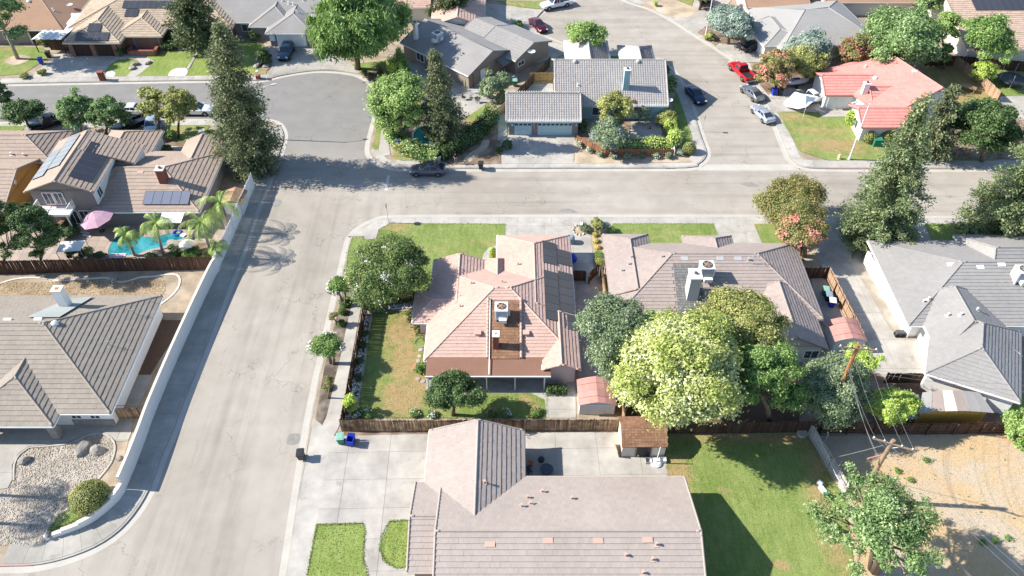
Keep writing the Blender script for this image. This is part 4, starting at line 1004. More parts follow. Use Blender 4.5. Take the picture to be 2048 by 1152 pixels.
# --- south-east block
lawn('front_lawn', G([(779, 447), (1010.5, 448), (1011, 540), (900, 600), (760, 608), (690, 565), (696, 505), (705, 475), (727, 474), (728, 480), (753, 480), (759, 461)]), 'lawn', [(800, 455, 2.6, 1.0, .62), (985, 487, 4, .6, .5), (880, 498, 6, 1, .3), (930, 512, 3, 1, .28)])
slabs('driveway', G([(1010, 446.5), (1146, 446.5), (1150, 468), (1182, 470), (1188, 545), (1206, 610), (1240, 700), (1236, 790), (1160, 790), (1140, 600), (1135, 500), (1010, 500)]), 'concrete', 3.4, 3.4, ox=.6)
region('walkway', SG([(995, 490), (978, 495), (967, 508), (963, 522), (975, 540), (1000, 540), (1000, 490)]), 'concrete', .158)
region('rock_garden', SG([(1145, 449), (1180, 447), (1228, 448), (1222, 470), (1175, 471), (1148, 465), (1145, 449)]), 'tan_soil')
region('planting_bed', G([(1182, 470), (1215, 466), (1232, 560), (1200, 560), (1187, 520)]), 'tan_soil')
lawn('front_lawn', G([(1227, 447.5), (1427, 447.5), (1440, 480), (1440, 500), (1225, 500), (1213, 465)]), 'lawn', [(1320, 470, 6, 2, .2)])
slabs('driveway', G([(1427, 446.5), (1507, 446.5), (1530, 500), (1444, 500)]), 'concrete', 3.6, 3.2)
lawn('front_lawn', G([(1508, 447.5), (1562, 447.5), (1578, 500), (1526, 500)]), 'lawn', [(1515, 450, 1, .6, .6)])
region('planting_bed', G([(1562, 447.5), (1632, 440), (1642, 545), (1590, 545), (1578, 500)]), 'tan_soil')
slabs('driveway', SG([(1628, 437), (1707, 437), (1705, 480), (1703, 522), (1713, 544), (1740, 588), (1781, 659), (1807, 677), (1852, 690), (1852, 757), (1772, 758), (1720, 690), (1652, 550), (1636, 520), (1628, 437)], 1.5), 'concrete', 4., 4.)
region('pebble_bed', SG([(1703, 522), (1716, 500), (1742, 500), (1815, 622), (1840, 660), (1852, 689), (1807, 677), (1781, 659), (1740, 588), (1713, 544), (1703, 522)], 1.), 'gravel_bed')
lawn('front_lawn', G([(1707, 447.5), (1825, 447.5), (1840, 490), (1740, 490), (1715, 500), (1704, 520), (1706, 480)]), 'lawn')
slabs('path', G([(1824, 446.5), (1848, 446.5), (1864, 486), (1838, 486)]), 'concrete', 1.5, 1.5)
lawn('front_lawn', G([(1848, 447.5), (1948, 447.5), (1945, 468), (1930, 490), (1866, 490)]), 'lawn_bright')
region('planting_bed', G([(1948, 447.5), (2100, 447.5), (2100, 492), (1930, 490), (1945, 468)]), 'tan_soil')
lawn('back_lawn', G([(748, 628), (835, 620), (860, 735), (1000, 760), (1094, 790), (1092, 836), (716, 836), (726, 730)]), 'lawn_back', [(802, 668, 2.2, 3.3, .82), (812, 722, 2.1, 3.1, .9), (805, 795, 2.6, 2.6, .95), (840, 760, 2.0, 3, .95), (1055, 800, 1.2, .8, .7), (870, 815, 2, 1.4, .4)])
region('border_kerb', G([(741, 628), (745, 628), (714, 836), (710, 836)]), 'concrete', .17)
pb = G([(729, 628), (741, 628), (710, 836), (689, 836)]); region('pebble_bed', pb, 'mulch'); stones('white_pebbles', pb, 420, 'white_pebble', (.06, .14), .16)
pb = G([(832, 607), (778, 608), (776, 618), (832, 616)]); stones('white_pebbles', pb, 90, 'white_pebble', (.06, .14), .16)
slabs('patio', G([(852, 745), (1100, 745), (1150, 745), (1152, 836), (1093, 836), (1090, 800), (1062, 786), (852, 787)]), 'concrete', 3.6, 3.6)
lawn('side_strip', G([(1205, 545), (1232, 560), (1246, 850), (1236, 850)]), 'lawn_back', (), bare=.9)
slabs('driveway', G([(665, 870), (870, 867), (1236, 864), (1242, 905), (1330, 914), (1337, 958), (1200, 1010), (822, 1040), (780, 1042), (760, 1090), (765, 1122), (790, 1136), (840, 1136), (840, 1200), (745, 1180), (728, 1130), (729, 1090), (731, 1060), (726, 1045.5), (633, 1048), (654, 921)]), 'concrete', 3.95, 2.95, ang=R(1.2), ox=1.1, oy=.8)
region('planting_strip', G([(672, 864), (864, 860), (864, 868), (668, 872)]), 'soil_brown', .175)
lawn('front_lawn', SG([(633, 1050), (726, 1047), (731, 1060), (728, 1090), (727, 1120), (737, 1152), (748, 1190), (600, 1220), (614, 1152), (633, 1050)], .8), 'lawn_bright')
lawn('front_lawn', SG([(780, 1042), (822, 1040), (830, 1130), (795, 1137), (772, 1126), (759, 1100), (763, 1072), (780, 1042)], .5), 'lawn_bright', [(800, 1085, .5, .5, .3)])
lawn('back_lawn', G([(1328, 868), (1612, 866), (1640, 920), (1690, 1000), (1730, 1300), (1300, 1300), (1300, 960), (1336, 958), (1330, 914)]), 'lawn', [(1352, 945, 1.6, 2.2, .85), (1640, 1000, 1.2, 3, .8), (1672, 1100, 1.2, 3, .75), (1480, 868, 9, 1.0, .9), (1560, 870, 5, 1.2, .9), (1450, 985, .5, .4, .8), (1472, 992, .4, .3, .8), (1630, 930, 1, 2, .8), (1560, 1130, 1, .5, .8)])
lot = G([(1640, 872), (2010, 868), (2200, 960), (2300, 1300), (1735, 1300), (1692, 1000), (1640, 920)]); region('dry_lot', lot, 'dry_grass')
tufts('dry_grass', lot, 20000, 'dry_tuft', .09); tufts('weeds', lot, 90, 'leaf_med', .25)
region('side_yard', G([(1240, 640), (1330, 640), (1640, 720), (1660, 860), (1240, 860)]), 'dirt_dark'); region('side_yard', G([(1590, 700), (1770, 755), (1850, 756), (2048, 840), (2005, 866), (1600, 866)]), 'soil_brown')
lawn('back_lawn', G([(2030, 790), (2120, 780), (2160, 900), (2010, 864)]), 'lawn', [(2030, 850, 3, 2, .5)])
region('concrete_pad', G([(1618, 540), (1650, 560), (1712, 680), (1680, 690), (1640, 640)]), 'concrete_old', .157)
# --- west block
gr = SG([(29.5, 960), (29, 930), (41, 909), (59, 897), (100, 893), (138, 888), (177, 871), (204, 868), (221, 877), (229, 894), (221, 924), (195, 959), (170, 990), (140, 1030), (97, 1060), (94, 1086), (0, 1091), (-80, 1094), (-80, 1000), (0, 989), (18, 977), (29.5, 960)], .6)
region('gravel_yard', gr, 'gravel_bed'); stones('gravel', gr, 5200, 'pebble', (.035, .085), .155)
mb = MB(); kl = SG([(26, 962), (27, 930), (39, 908), (57, 895), (100, 891), (138, 886), (177, 869), (205, 866), (224, 876), (232, 894), (224, 926), (197, 961)], .5); strip(mb, kl, offset(kl, -.16), .24, z0=0); struct('border_kerb', mb, 'concrete')
region('bare_soil', SG([(232, 884), (256, 884), (252, 900), (238, 955), (228, 982), (212, 978), (197, 964), (222, 927), (231, 900), (232, 884)], .6), 'dirt')
lawn('grass_patch', SG([(98, 1060), (118, 1030), (150, 1015), (172, 1020), (168, 1032), (130, 1050), (103, 1061), (98, 1060)], .6), 'lawn', cell=.4)
slabs('driveway', G([(-60, 840), (266, 832), (262, 868), (256, 882), (232, 882), (222, 874), (204, 864), (177, 867), (138, 884), (100, 889), (57, 893), (37, 907), (24, 930), (24, 960), (16, 976), (-60, 988)]), 'concrete_old', 3.8, 3.6)
region('driveway', G([(-60, 992), (10, 985), (12, 1000), (0, 1010), (-60, 1015)]), 'concrete')
region('bare_yard', G([(-80, 552), (424, 536), (330, 740), (318, 770), (300, 640), (330, 600), (-80, 610)]), 'dirt'); region('side_yard', G([(318, 640), (372, 640), (300, 750), (262, 750)]), 'dirt_dark')  # side yard's shadow is put into its darker soil colour
tufts('dry_grass', G([(-20, 566), (330, 560), (330, 590), (-20, 606)]), 7000, 'dry_tuft', .12)
slabs('side_path', G([(262, 750), (306, 750), (266, 838), (228, 838)]), 'concrete_grey', 2.6, 2.4)
mb = MB(); kl = SG([(-20, 575), (10, 563), (40, 556), (80, 555), (120, 561), (150, 558), (190, 556), (215, 555), (235, 563), (255, 562), (280, 554), (310, 552), (335, 548), (355, 549), (362, 560), (357, 578), (342, 595), (322, 610)], .5); strip(mb, kl, offset(kl, -.2), .22, z0=0); struct('border_kerb', mb, 'hose')
slabs('pool_deck', G([(20, 440), (440, 424), (470, 420), (425, 530), (0, 545)]), 'paver', 1.2, 1.2, gap=.02, under='mulch')
pool = SG([(208, 513), (213, 493), (230, 473), (252, 466), (278, 468), (305, 471), (330, 466), (352, 462), (370, 465), (380, 473), (378, 482), (358, 485), (344, 493), (325, 500), (300, 505), (278, 514), (250, 517), (222, 517), (208, 513)], .5)
mb = MB(); strip(mb, pool, offset(pool, -.45), .275, z0=0); struct('pool_coping', mb, 'paver')
struct('pool_water', MB().prism(pool, -.1, .245), 'pool_water_mat')
region('planting_bed', G([(275, 522), (302, 513), (328, 508), (350, 500), (366, 492), (395, 487), (425, 485), (412, 527), (275, 528)]), 'soil_brown', .19)
region('front_yard', G([(320, 250), (410, 252), (470, 300), (450, 345), (340, 310)]), 'soil_brown')
lawn('front_lawn', G([(325, 251), (420, 250), (410, 275), (350, 285)]), 'lawn', [(360, 260, 3, 1.5, .5)])
region('walkway', SG([(375, 300), (352, 293), (338, 292), (330, 300), (345, 306), (375, 295), (410, 265), (400, 258), (375, 300)], .6), 'concrete', .158)
slabs('driveway', G([(60, 250), (165, 250), (190, 300), (130, 300)]), 'concrete', 3.5, 3.5); slabs('driveway', G([(232, 250), (322, 250), (320, 275), (240, 280)]), 'concrete', 3.5, 3.5)
lawn('front_lawn', G([(-20, 252), (55, 252), (35, 268), (-20, 270)]), 'lawn')
# --- north-west block
lawn('front_lawn', G([(-40, 97), (25, 92), (85, 95), (105, 110), (75, 130), (45, 148), (-40, 155)]), 'lawn', [(30, 118, 2, 1.2, .9), (60, 140, 4, 1, .5), (10, 98, 4, 1, .5)])
region('bare_ring', SG([(8, 124), (22, 114), (45, 110), (62, 116), (50, 125), (28, 131), (8, 124)], .6), 'tan_soil', .17)
slabs('driveway', G([(90, 132), (110, 108), (240, 106), (290, 113), (310, 124), (272, 116), (235, 120), (222, 128), (212, 140), (204, 154), (62, 157), (75, 140)]), 'concrete', 3.8, 3.8)
lawn('front_lawn', SG([(212, 142), (222, 126), (245, 119), (268, 119), (278, 126), (266, 138), (262, 150), (230, 153), (214, 152), (212, 142)], .7), 'lawn_bright')
lawn('front_lawn', G([(285, 108), (395, 97), (372, 140), (366, 152), (275, 152), (295, 132), (300, 122)]), 'lawn_bright')
region('walkway', G([(272, 116), (290, 114), (305, 124), (297, 134), (272, 154), (252, 154), (268, 138), (280, 126)]), 'concrete', .158)
region('pebble_patch', SG([(336, 152), (342, 142), (355, 137), (374, 138), (370, 152), (336, 152)], .5), 'white_pebble', .172); region('walkway', G([(396, 97), (400, 99), (378, 138), (373, 138)]), 'concrete', .172); region('pebble_patch', SG([(212, 152), (214, 144), (224, 142), (231, 146), (227, 154), (212, 152)], .5), 'white_pebble', .172)
lawn('front_lawn', G([(398, 105), (470, 82), (525, 86), (535, 105), (540, 125), (532, 148), (372, 152)]), 'lawn_bright', [(510, 148, 3, 1, .6)])
region('planting_bed', SG([(506, 132), (512, 112), (530, 102), (543, 112), (542, 132), (530, 142), (506, 132)], .5), 'soil_brown', .172)
slabs('driveway', G([(533, 90), (650, 90), (700, 125), (722, 148), (680, 141), (640, 138), (600, 141), (560, 148), (533, 155), (545, 132), (545, 110)]), 'concrete_old', 3.8, 3.8)
lawn('back_lawn', G([(690, 130), (780, 120), (830, 140), (840, 225), (770, 225), (765, 180), (735, 155)]), 'lawn', [(770, 150, 3, 3, .5)])
region('planting_bed', G([(715, 146), (745, 143), (775, 150), (785, 170), (765, 180), (750, 165)]), 'soil_brown', .172); slabs('patio', G([(815, 125), (845, 128), (860, 150), (930, 165), (955, 150), (985, 200), (940, 230), (905, 240), (870, 200), (812, 160)]), 'concrete', 2.6, 2.6)
lawn('back_lawn', SG([(930, 240), (945, 225), (965, 208), (975, 206), (985, 214), (960, 235), (935, 255), (930, 240)], .8), 'lawn_bright', [(935, 248, 3, 1.5, .8)])
region('bare_slope', G([(885, 322), (1000, 232), (1016, 245), (1000, 285), (1002, 328), (900, 330)]), 'soil_brown', .16); region('worn_path', SG([(925, 322), (940, 306), (958, 296), (966, 280), (978, 280), (975, 295), (955, 310), (940, 324), (925, 322)], .6), 'tan_soil', .172)
slabs('driveway', G([(1016, 270), (1150, 270), (1147, 327), (1003, 327), (1001, 285)]), 'concrete', 4.2, 3.6, ox=1.); region('side_pad', G([(996, 222), (1014, 222), (1014, 276), (996, 282)]), 'concrete', .171)
slabs('side_court', G([(1048, 196), (1060, 166), (1106, 166), (1106, 192)]), 'concrete', 2.5, 2.5)
region('planting_bed', G([(1147, 280), (1200, 300), (1360, 300), (1385, 325), (1150, 327)]), 'tan_soil', .165); region('front_yard', G([(1160, 215), (1340, 212), (1350, 300), (1190, 295), (1155, 280)]), 'soil_brown', .16)
slabs('patio', G([(1262, 244), (1320, 236), (1325, 278), (1260, 282)]), 'concrete', 1.5, 1.5, base=.185); region('entry_walk', G([(1172, 215), (1200, 215), (1200, 262), (1166, 262)]), 'concrete', .173)
lawn('grass_strip', G([(1345, 215), (1352, 180), (1365, 215), (1385, 275), (1380, 290), (1355, 288)]), 'lawn'); lawn('lawn_patch', G([(1298, 258), (1330, 255), (1332, 276), (1312, 280)]), 'lawn')
slabs('driveway', G([(950, 52), (975, 8), (1040, 15), (1085, 22), (1066, 42), (1068, 55), (1084, 72), (1118, 88), (1150, 100), (1105, 118), (1060, 130), (1030, 90), (990, 50)]), 'concrete', 3.8, 3.8)
lawn('front_lawn', SG([(960, 55), (990, 50), (1030, 53), (1045, 60), (1030, 70), (1000, 74), (975, 70), (960, 55)], .7), 'lawn'); lawn('front_lawn', SG([(1015, 80), (1035, 75), (1058, 78), (1062, 85), (1040, 90), (1015, 80)], .7), 'lawn'); lawn('verge', G([(990, 2), (1100, 2), (1085, 18), (1035, 14)]), 'lawn', [(1030, 8, 4, .8, .6)])
lawn('front_lawn', G([(1150, 107), (1310, 117), (1310, 128), (1150, 118)]), 'lawn')
# --- north-east block
region('bare_verge', G([(1280, 8), (1330, -8), (1400, 20), (1375, 35), (1345, 36)]), 'tan_soil', .16); lawn('front_lawn', SG([(1300, -15), (1318, 8), (1345, 18), (1375, 24), (1384, 10), (1380, -15), (1300, -15)], .8), 'lawn', bare=.3)
slabs('driveway', G([(1345, 38), (1378, 26), (1395, -10), (1470, -10), (1440, 30), (1412, 62), (1395, 70)]), 'concrete', 3.8, 3.8); region('planting_bed', G([(1395, 65), (1415, 50), (1510, 60), (1510, 90), (1440, 85), (1430, 92)]), 'soil_brown', .172)
slabs('driveway', G([(1436, 97), (1470, 80), (1520, 72), (1570, 108), (1530, 125), (1490, 125), (1470, 118)]), 'concrete', 3.8, 3.8); region('planting_bed', G([(1500, 130), (1640, 120), (1640, 165), (1560, 180), (1536, 190), (1520, 170)]), 'soil_brown', .172)
slabs('driveway', G([(1534, 195), (1545, 178), (1640, 160), (1672, 195), (1672, 222), (1640, 224), (1555, 224)]), 'concrete', 3.6, 3.6)
lawn('front_lawn', G([(1555, 225.5), (1638, 225.5), (1645, 233), (1695, 235), (1755, 262), (1830, 300), (1990, 312), (1990, 321), (1655, 321), (1628, 312), (1600, 302)]), 'lawn', [(1580, 235, 3, 1.2, .75), (1640, 262, 6, 1.6, .55), (1670, 290, 5, 2, .8), (1615, 292, 3, 1.5, .55), (1700, 300, 4, 1.5, .65), (1620, 240, 3, 1, .5)])
region('walkway', G([(1636, 222), (1720, 222), (1722, 234), (1645, 234)]), 'concrete', .175)
lawn('back_lawn', G([(1830, 120), (1900, 120), (1990, 200), (2000, 240), (1900, 250), (1880, 190)]), 'lawn', (), bare=.62); lawn('back_lawn', G([(1905, 125), (2100, 130), (2100, 200), (1990, 190)]), 'lawn'); region('patio', G([(1985, 193), (2060, 193), (2060, 240), (2000, 240)]), 'concrete', .172)
region('soil_bank', G([(1900, 235), (2100, 240), (2100, 318), (1890, 318)]), 'soil_brown', .15); lawn('verge', G([(1840, 300), (1990, 306), (1990, 320), (1840, 320)]), 'lawn')
# the valley gutter across the side street, and marks on the roads
region('valley_gutter', G([(1412, 329), (1580, 329), (1600, 341), (1395, 341)], 0), 'gutter_mat', .006-KZ[0]*.0003)
mb = MB(); mb.prism(G([(775, 351), (779.5, 351), (775, 381), (769, 381)], 0), .001, .0075); o = struct('stop_line', mb, 'worn_paint')
def manhole(px, label, r=.45):
    x, y = g(*px, 0); t = thing('manhole_cover', (x, y, 0), label, 'manhole cover', None); b = MB(); b.lathe((0, 0, 0), [(r+.25, .001), (r+.25, .008), (r, .009)], 24); b.obj('concrete_collar', 'asphalt_dark', t, local=True); MB().lathe((0, 0, 0), [(r, .001), (r, .014), (r*.9, .014), (r*.9, .01), (.03, .012)], 20).obj('lid', 'metal_grey', t, local=True)
manhole((552, 406), 'round iron manhole cover in the road near the white wall'); manhole((1341, 328), 'round cover in the corner pavement by the reddish picket fence', .4)
kk = MB(); L = KL['D']; i, j = nearest(L, (1650, 336.5)), nearest(L, (1765, 337)); strip(kk, offset(L[i:j], -.012), offset(L[i:j], .185), .1285, z0=-.02); struct('red_kerb', kk, 'red_kerb')
kk = MB(); L = KL['A']; i, j = nearest(L, (-40, 1133)), nearest(L, (84, 1127)); strip(kk, offset(L[i:j], -.012), offset(L[i:j], .185), .1285, z0=-.02); struct('red_kerb', kk, 'red_kerb')
# storm drain
kk = MB(); L = KL['B']; i, j = nearest(L, (1334, 336)), nearest(L, (1353, 336)); strip(kk, offset(L[i:j+1], -.03), offset(L[i:j+1], .01), .1, z0=.0); struct('storm_drain', kk, 'black_plastic')
# asphalt patches and stains
for (pts, m) in (([(1114, 424), (1122, 419), (1140, 417.5), (1150, 421), (1158, 426), (1130, 425)], 'asphalt_dark'), ([(578, 868), (600, 868), (596, 888), (573, 888)], 'asphalt_dark'), ([(1480, 368), (1500, 364), (1520, 372), (1500, 374)], 'asphalt_dark')):
    region('road_patch', SG(pts+[pts[0]], .4, 0), m, .0035-KZ[0]*.0003)

# ragged borders of the nearer lawns
for pl, n, inn in (([(633, 1050), (726, 1047), (731, 1060), (728, 1090), (727, 1120), (737, 1152), (748, 1190), (600, 1220), (614, 1152)], 2600, 2500), ([(780, 1042), (822, 1040), (830, 1130), (795, 1137), (772, 1126), (759, 1100), (763, 1072)], 1500, 1200), ([(1328, 868), (1612, 866), (1640, 920), (1690, 1000), (1730, 1300), (1300, 1300), (1300, 960), (1336, 958), (1330, 914)], 2500, 9000), ([(748, 628), (835, 620), (860, 735), (1000, 760), (1094, 790), (1092, 836), (716, 836), (726, 730)], 2200, 2500), ([(779, 447), (1010.5, 448), (1011, 540), (900, 600), (760, 608), (690, 565), (696, 505), (705, 475), (727, 474), (728, 480), (753, 480), (759, 461)], 2600, 3000), ([(1227, 447.5), (1427, 447.5), (1440, 480), (1440, 500), (1225, 500), (1213, 465)], 1600, 1200), ([(98, 1060), (118, 1030), (150, 1015), (172, 1020), (168, 1032), (130, 1050), (103, 1061)], 900, 400), ([(1555, 225.5), (1638, 225.5), (1645, 233), (1695, 235), (1755, 262), (1830, 300), (1990, 321), (1655, 321), (1628, 312), (1600, 302)], 1600, 1500)):
    fringe(G(pl), n, inner=inn)
# ================================================================== HOUSES
# pink house on the corner
H = House('pink tiled hip-roof house on the street corner with black pool-heating panels', -1, 59, 'stucco_pink', 'tile_pink', e=.38, tw=.40, singles=300, gut='white_paint')
H.hole(-2.45, .87, 51.2, 57.3)
H.block(-8.87, 6.7, 50.9, 64.4, 2.7, 'x', 58.8, -1.85, -.2, 5.25, wallz=2.6)
H.block(-8.92, -2.9, 58, 65.7, 2.7, 'y', -5.87, 58, 65.7, 3.72, dz=.05)
H.block(-1.75, 6.75, 57.5, 70.0, 2.7, 'y', 2.5, 57.5, 66.9, 4.2, dz=.055)
H.block(-3.2, -.55, 61, 65.9, 2.75, 'y', -1.62, 61, 65.1, 3.55, walls=False)
H.block(-10.55, -5.5, 56.1, 60.8, 2.7, 'x', 58.7, -8.5, -5.5, 3.5, walls=False, dz=.02)
H.block(3.05, 6.82, 49.75, 57, 2.7, 'y', 4.93, 49.75, 57, 3.5, dz=.03)
H.wallbox(-9.9, -7, 56.9, 60.2, 0, 2.6)
deck = MB().slab([(-2.38, 51.0, 2.85), (.8, 51.0, 2.85), (.8, 57.25, 4.86), (-2.38, 57.25, 4.86)], .1)
for i in range(20):
    for j in range(12):
        y0 = 51.05+i*.305; x0 = -2.36+j*.275+(.13 if i % 2 else 0); z = 2.87+(y0-51)*.3216
        if x0+.26 < .85: deck.slab([(x0, y0, z+.03), (x0+.26, y0, z+.03), (x0+.26, y0+.3, z+.3*.3216+.012), (x0, y0+.3, z+.3*.3216+.012)], .02)
H.finish(); tag(deck.obj('shingle_panel', 'shingle_brown', H.ro), kind='stuff')
rl = MB()
for x in (-2.5, .92):
    for k in range(15): y = 51.1+k*.43; rl.tube([(x, y, 2.95+(y-51)*.3216), (x, y+.43, 2.93+(y+.43-51)*.3216)], [.15, .12], 7)
rl.obj('ridge_cap', 'tile_pink', H.ro)
MB().tube([(-2.28, 57.3, 5.0), (-2.28, 51.0, 3.0), (-2.28, 49.2, 2.66)], .045, 6).obj('drain_pipe', 'white_paint', H.root)
po = MB().slab([(-8.6, 49.15, 2.5), (3.85, 49.15, 2.5), (3.85, 51.3, 2.86), (-8.6, 51.3, 2.86)], .07); po.obj('patio_roof', 'patio_brown', H.root)
MB().box((-2.4, 49.1, 2.4), (12.5, .1, .17)).obj('patio_beam', 'white_paint', H.root)
for x in (-8.4, -5.3, -2.55, .3, 3.25): MB().box((x, 49.25, 1.2), (.12, .12, 2.4)).obj('post', 'white_paint', H.root)
H.window(1.3, 51.35, 1.3, 1.9, 1.9, -90); H.window(-4.2, 51.35, 1.5, 1.7, 1.2, -90); H.door(-1.5, 51.35, 1.1, .9, 2.0, -90, 'stucco_taupe'); H.window(-9.9, 58.5, 1.5, 1.8, 1.2, 180); H.window(-8.75, 56.9, 1.4, .9, 1.6, -90); H.window(-8.42, 63, 1.5, 1.8, 1.2, 180); H.window(-8.42, 53.4, 1.5, 1.5, 1.2, 180)
H.chimney(-1.62, 52.35, 2.9, 5.1, .58, .7, 'brick_red', 'white_paint', pot='flat')
H.vent(956, 668, 3.9, 'box'); H.vent(1052, 668, 3.9, 'box'); H.vent(943, 568, 4.3, 'pipe'); H.vent(920, 614, 3.8, 'pipe'); H.vent(1036, 530, 3.6, 'pipe'); H.vent(1004, 565, 4.5, 'pipe')
ac_unit((1003, 634), 4.05, 'white rooftop air conditioner on the pink house', 1.3, 1.3, 1.25, H=H)
fr = pframe((6.75, 50, 2.76), (6.75, 69, 2.76), (2.5, 60, 4.255)); cells = []
def sp(fr, x, y): pass
W0 = 1.22
for r_, (y0, n) in enumerate(((54.75, 10), (55.55, 10))):
    for k in range(n):
        if (r_ == 0 and k == 7) or (r_ == 1 and k == 6): continue
        cells.append((y0+k*W0-50, .1 if r_ == 0 else 1.82, W0, 1.68))
solar(fr, cells, 'two black pool-heating panel strips down the east slope of the pink house', 'solar_mat', .1, .05)
# taupe house
H = House('taupe tiled house east of the pink house with large boxed chimney', 22, 62, 'stucco_lt', 'tile_taupe', e=.42, tw=.42, singles=300, gut='tile_taupe')
H.hole(17.6, 20.6, 56, 62.9)
H.block(10.75, 33.0, 56.6, 68.64, 2.7, 'x', 64.15, 17.7, 27.1, 5.2)
H.block(10.70, 16.0, 60, 70.2, 2.7, 'y', 13.6, 60, 68.0, 3.85, dz=.05)
H.block(20.0, 25.8, 62, 69.95, 2.72, 'y', 23.37, 62, 68.2, 3.85)
H.block(25.2, 32.3, 52.4, 60.5, 2.7, 'y', 28.75, 52.4, 60.5, 4.5, dz=.02)
z_ = lambda y: 2.7+(y-56.6)*2.5/7.55
sh = MB().slab([(17.65, 56.6, z_(56.6)+.05), (20.55, 56.6, z_(56.6)+.05), (20.55, 62.85, z_(62.85)+.05), (17.65, 62.85, z_(62.85)+.05)], .1)
for i in range(20):
    for j in range(10):
        y0 = 56.62+i*.31; x0 = 17.68+j*.285; sh.slab([(x0, y0, z_(y0)+.085), (x0+.27, y0, z_(y0)+.085), (x0+.27, y0+.3, z_(y0+.3)+.06), (x0, y0+.3, z_(y0+.3)+.06)], .03)
H.finish(); tag(sh.obj('shingle_panel', 'shingle_dk', H.ro), kind='stuff')
H.chimney(19.25, 59.4, 3.2, 6.6, 1.15, 1.5, 'stucco_lt', 'white_paint'); H.window(31.0, 52.85, 1.45, 1.5, 1.2, -90); H.window(26.6, 52.85, 1.45, 1.2, 1.1, -90)
lad = MB(); 
for x in (20.85, 21.3): lad.tube([(x, 56.7, 2.85), (x, 59.4, 3.75)], .025, 5)
for k in range(9): lad.tube([(20.85, 56.8+k*.3, 2.88+k*.1), (21.3, 56.8+k*.3, 2.88+k*.1)], .018, 4)
t = thing('ladder', (21, 57, 2.9), 'metal ladder lying down the roof below the big boxed chimney', 'ladder'); lad.obj('rails_and_rungs', 'metal_grey', t)
for p in ((1369, 518), (1440, 518), (1476, 518)): H.vent(*p, 4.85, 'flat', 'galv')
for p in ((1257, 530), (1243, 543), (1262, 516), (1323, 515), (1496, 521)): H.vent(*p, 4.0, 'pipe', 'galv')
ac_unit((1409, 554), 4.5, 'large grey rooftop air conditioner behind the boxed chimney on the taupe house', 1.5, 1.3, 1.5, H=H)
t = thing('antenna', (*g(1505, 531, 4.6), 4.6), 'thin television antenna on the taupe house ridge', 'antenna'); MB().tube([(0, 0, -.1), (0, 0, 1.5)], .03, 6).tube([(-.5, 0, 1.45), (.6, 0, 1.45)], .02, 5).tube([(-.3, -.3, 1.45), (-.3, .3, 1.45)], .015, 4).tube([(.2, -.25, 1.45), (.2, .25, 1.45)], .015, 4).obj('mast', 'metal_grey', t, local=True)
# light grey house on the right
H = House('light grey tiled house with bright white side wall on the right', 50, 61, 'stucco_white', 'tile_ltgrey', e=.42, tw=.42, singles=300, gut='white_paint')
H.block(41.6, 66, 55.6, 69.0, 2.8, 'x', 62.75, 49.2, 58, 5.25, oh=.9)
H.block(52, 66, 60, 70, 2.8, 'x', 64.6, 53.4, 62, 5.7, oh=.9, dz=.02)
H.block(43.2, 51.6, 51.5, 60, 2.85, 'y', 47.1, 54.4, 59.4, 4.9)
H.org = (40.95, 49.2); H.ang = R(-24.7); H.block(0, 8.6, 0, 10, 2.8, 'y', 4.25, 3.6, 7.2, 4.95, dz=.03, oh=.35); H.org = None; H.ang = 0.
H.finish()
MB().slab([(41.7, 68.3, 2.75), (42.0, 68.3, 2.75), (43.0, 56, 2.75), (42.7, 56, 2.75)], .3).obj('side_beam', 'white_paint', H.root)
for y in (67.9, 65.2, 62.4, 59.6, 56.6): MB().box((42.0+(67.9-y)*.065, y, 1.3), (.18, .18, 2.6)).obj('post', 'white_paint', H.root)
MB().box((42.1, 62.2, 1.0), (.16, 12.0, 1.9), R(4.2)).obj('low_wall', 'stucco_white', H.root)
for p in ((1902, 530), (1960, 535), (2003, 530)): H.vent(*p, 4.9, 'flat', 'unit_white')
for p in ((1856, 600), (1846, 605), (1895, 632), (1921, 631), (1953, 621)): H.vent(*p, 4.2, 'pipe', 'unit_white')
ac_unit((2035, 560), 4.3, 'white rooftop air conditioner at the right edge on the light grey house', 1.4, 1.3, 1.3, H=H)
# bottom house
H = House('long taupe tiled house with broad ridge at the bottom of the picture', 3, 33, 'stucco_taupe', 'tile_bottom', e=.46, tw=.42, singles=300, gut='cream_paint')
H.block(-6.2, 15.3, 24.6, 37.6, 2.7, 'x', 31.15, -6.2, 15.3, 5.05)
H.block(-8.5, -4.5, 28.8, 37.05, 2.7, 'x', 32.95, -8.5, -4.5, 4.2, dz=-.01)
H.block(-7.7, 1.15, 31, 42.5, 2.7, 'y', -3.1, 31, 42.5, 4.4, dz=.02)
H.finish()
H.door(-7.3, 39.8, 1.1, 4.8, 2.1, 180, 'cream_paint', 'garage_door', 4, 4); H.window(14.88, 34, 1.5, 1.6, 1.2, 0); H.window(5, 37.18, 1.5, 1.7, 1.2, 90); H.door(8.5, 37.18, 1.1, 1.8, 2.0, 90, 'white_paint')
for p in ((1096, 1082), (1196, 1082), (1295, 1080), (980, 1089)): H.vent(*p, 4.7, 'flat', 'tile_pink')
for p in ((1251, 1112), (1304, 1120), (1312, 1090), (1285, 1147), (1084, 984), (1055, 996), (1060, 1008), (1043, 1013), (969, 966), (1143, 998)): H.vent(*p, 4.4 if p[1] > 1030 else 3.9, 'pipe', 'tile_pink')
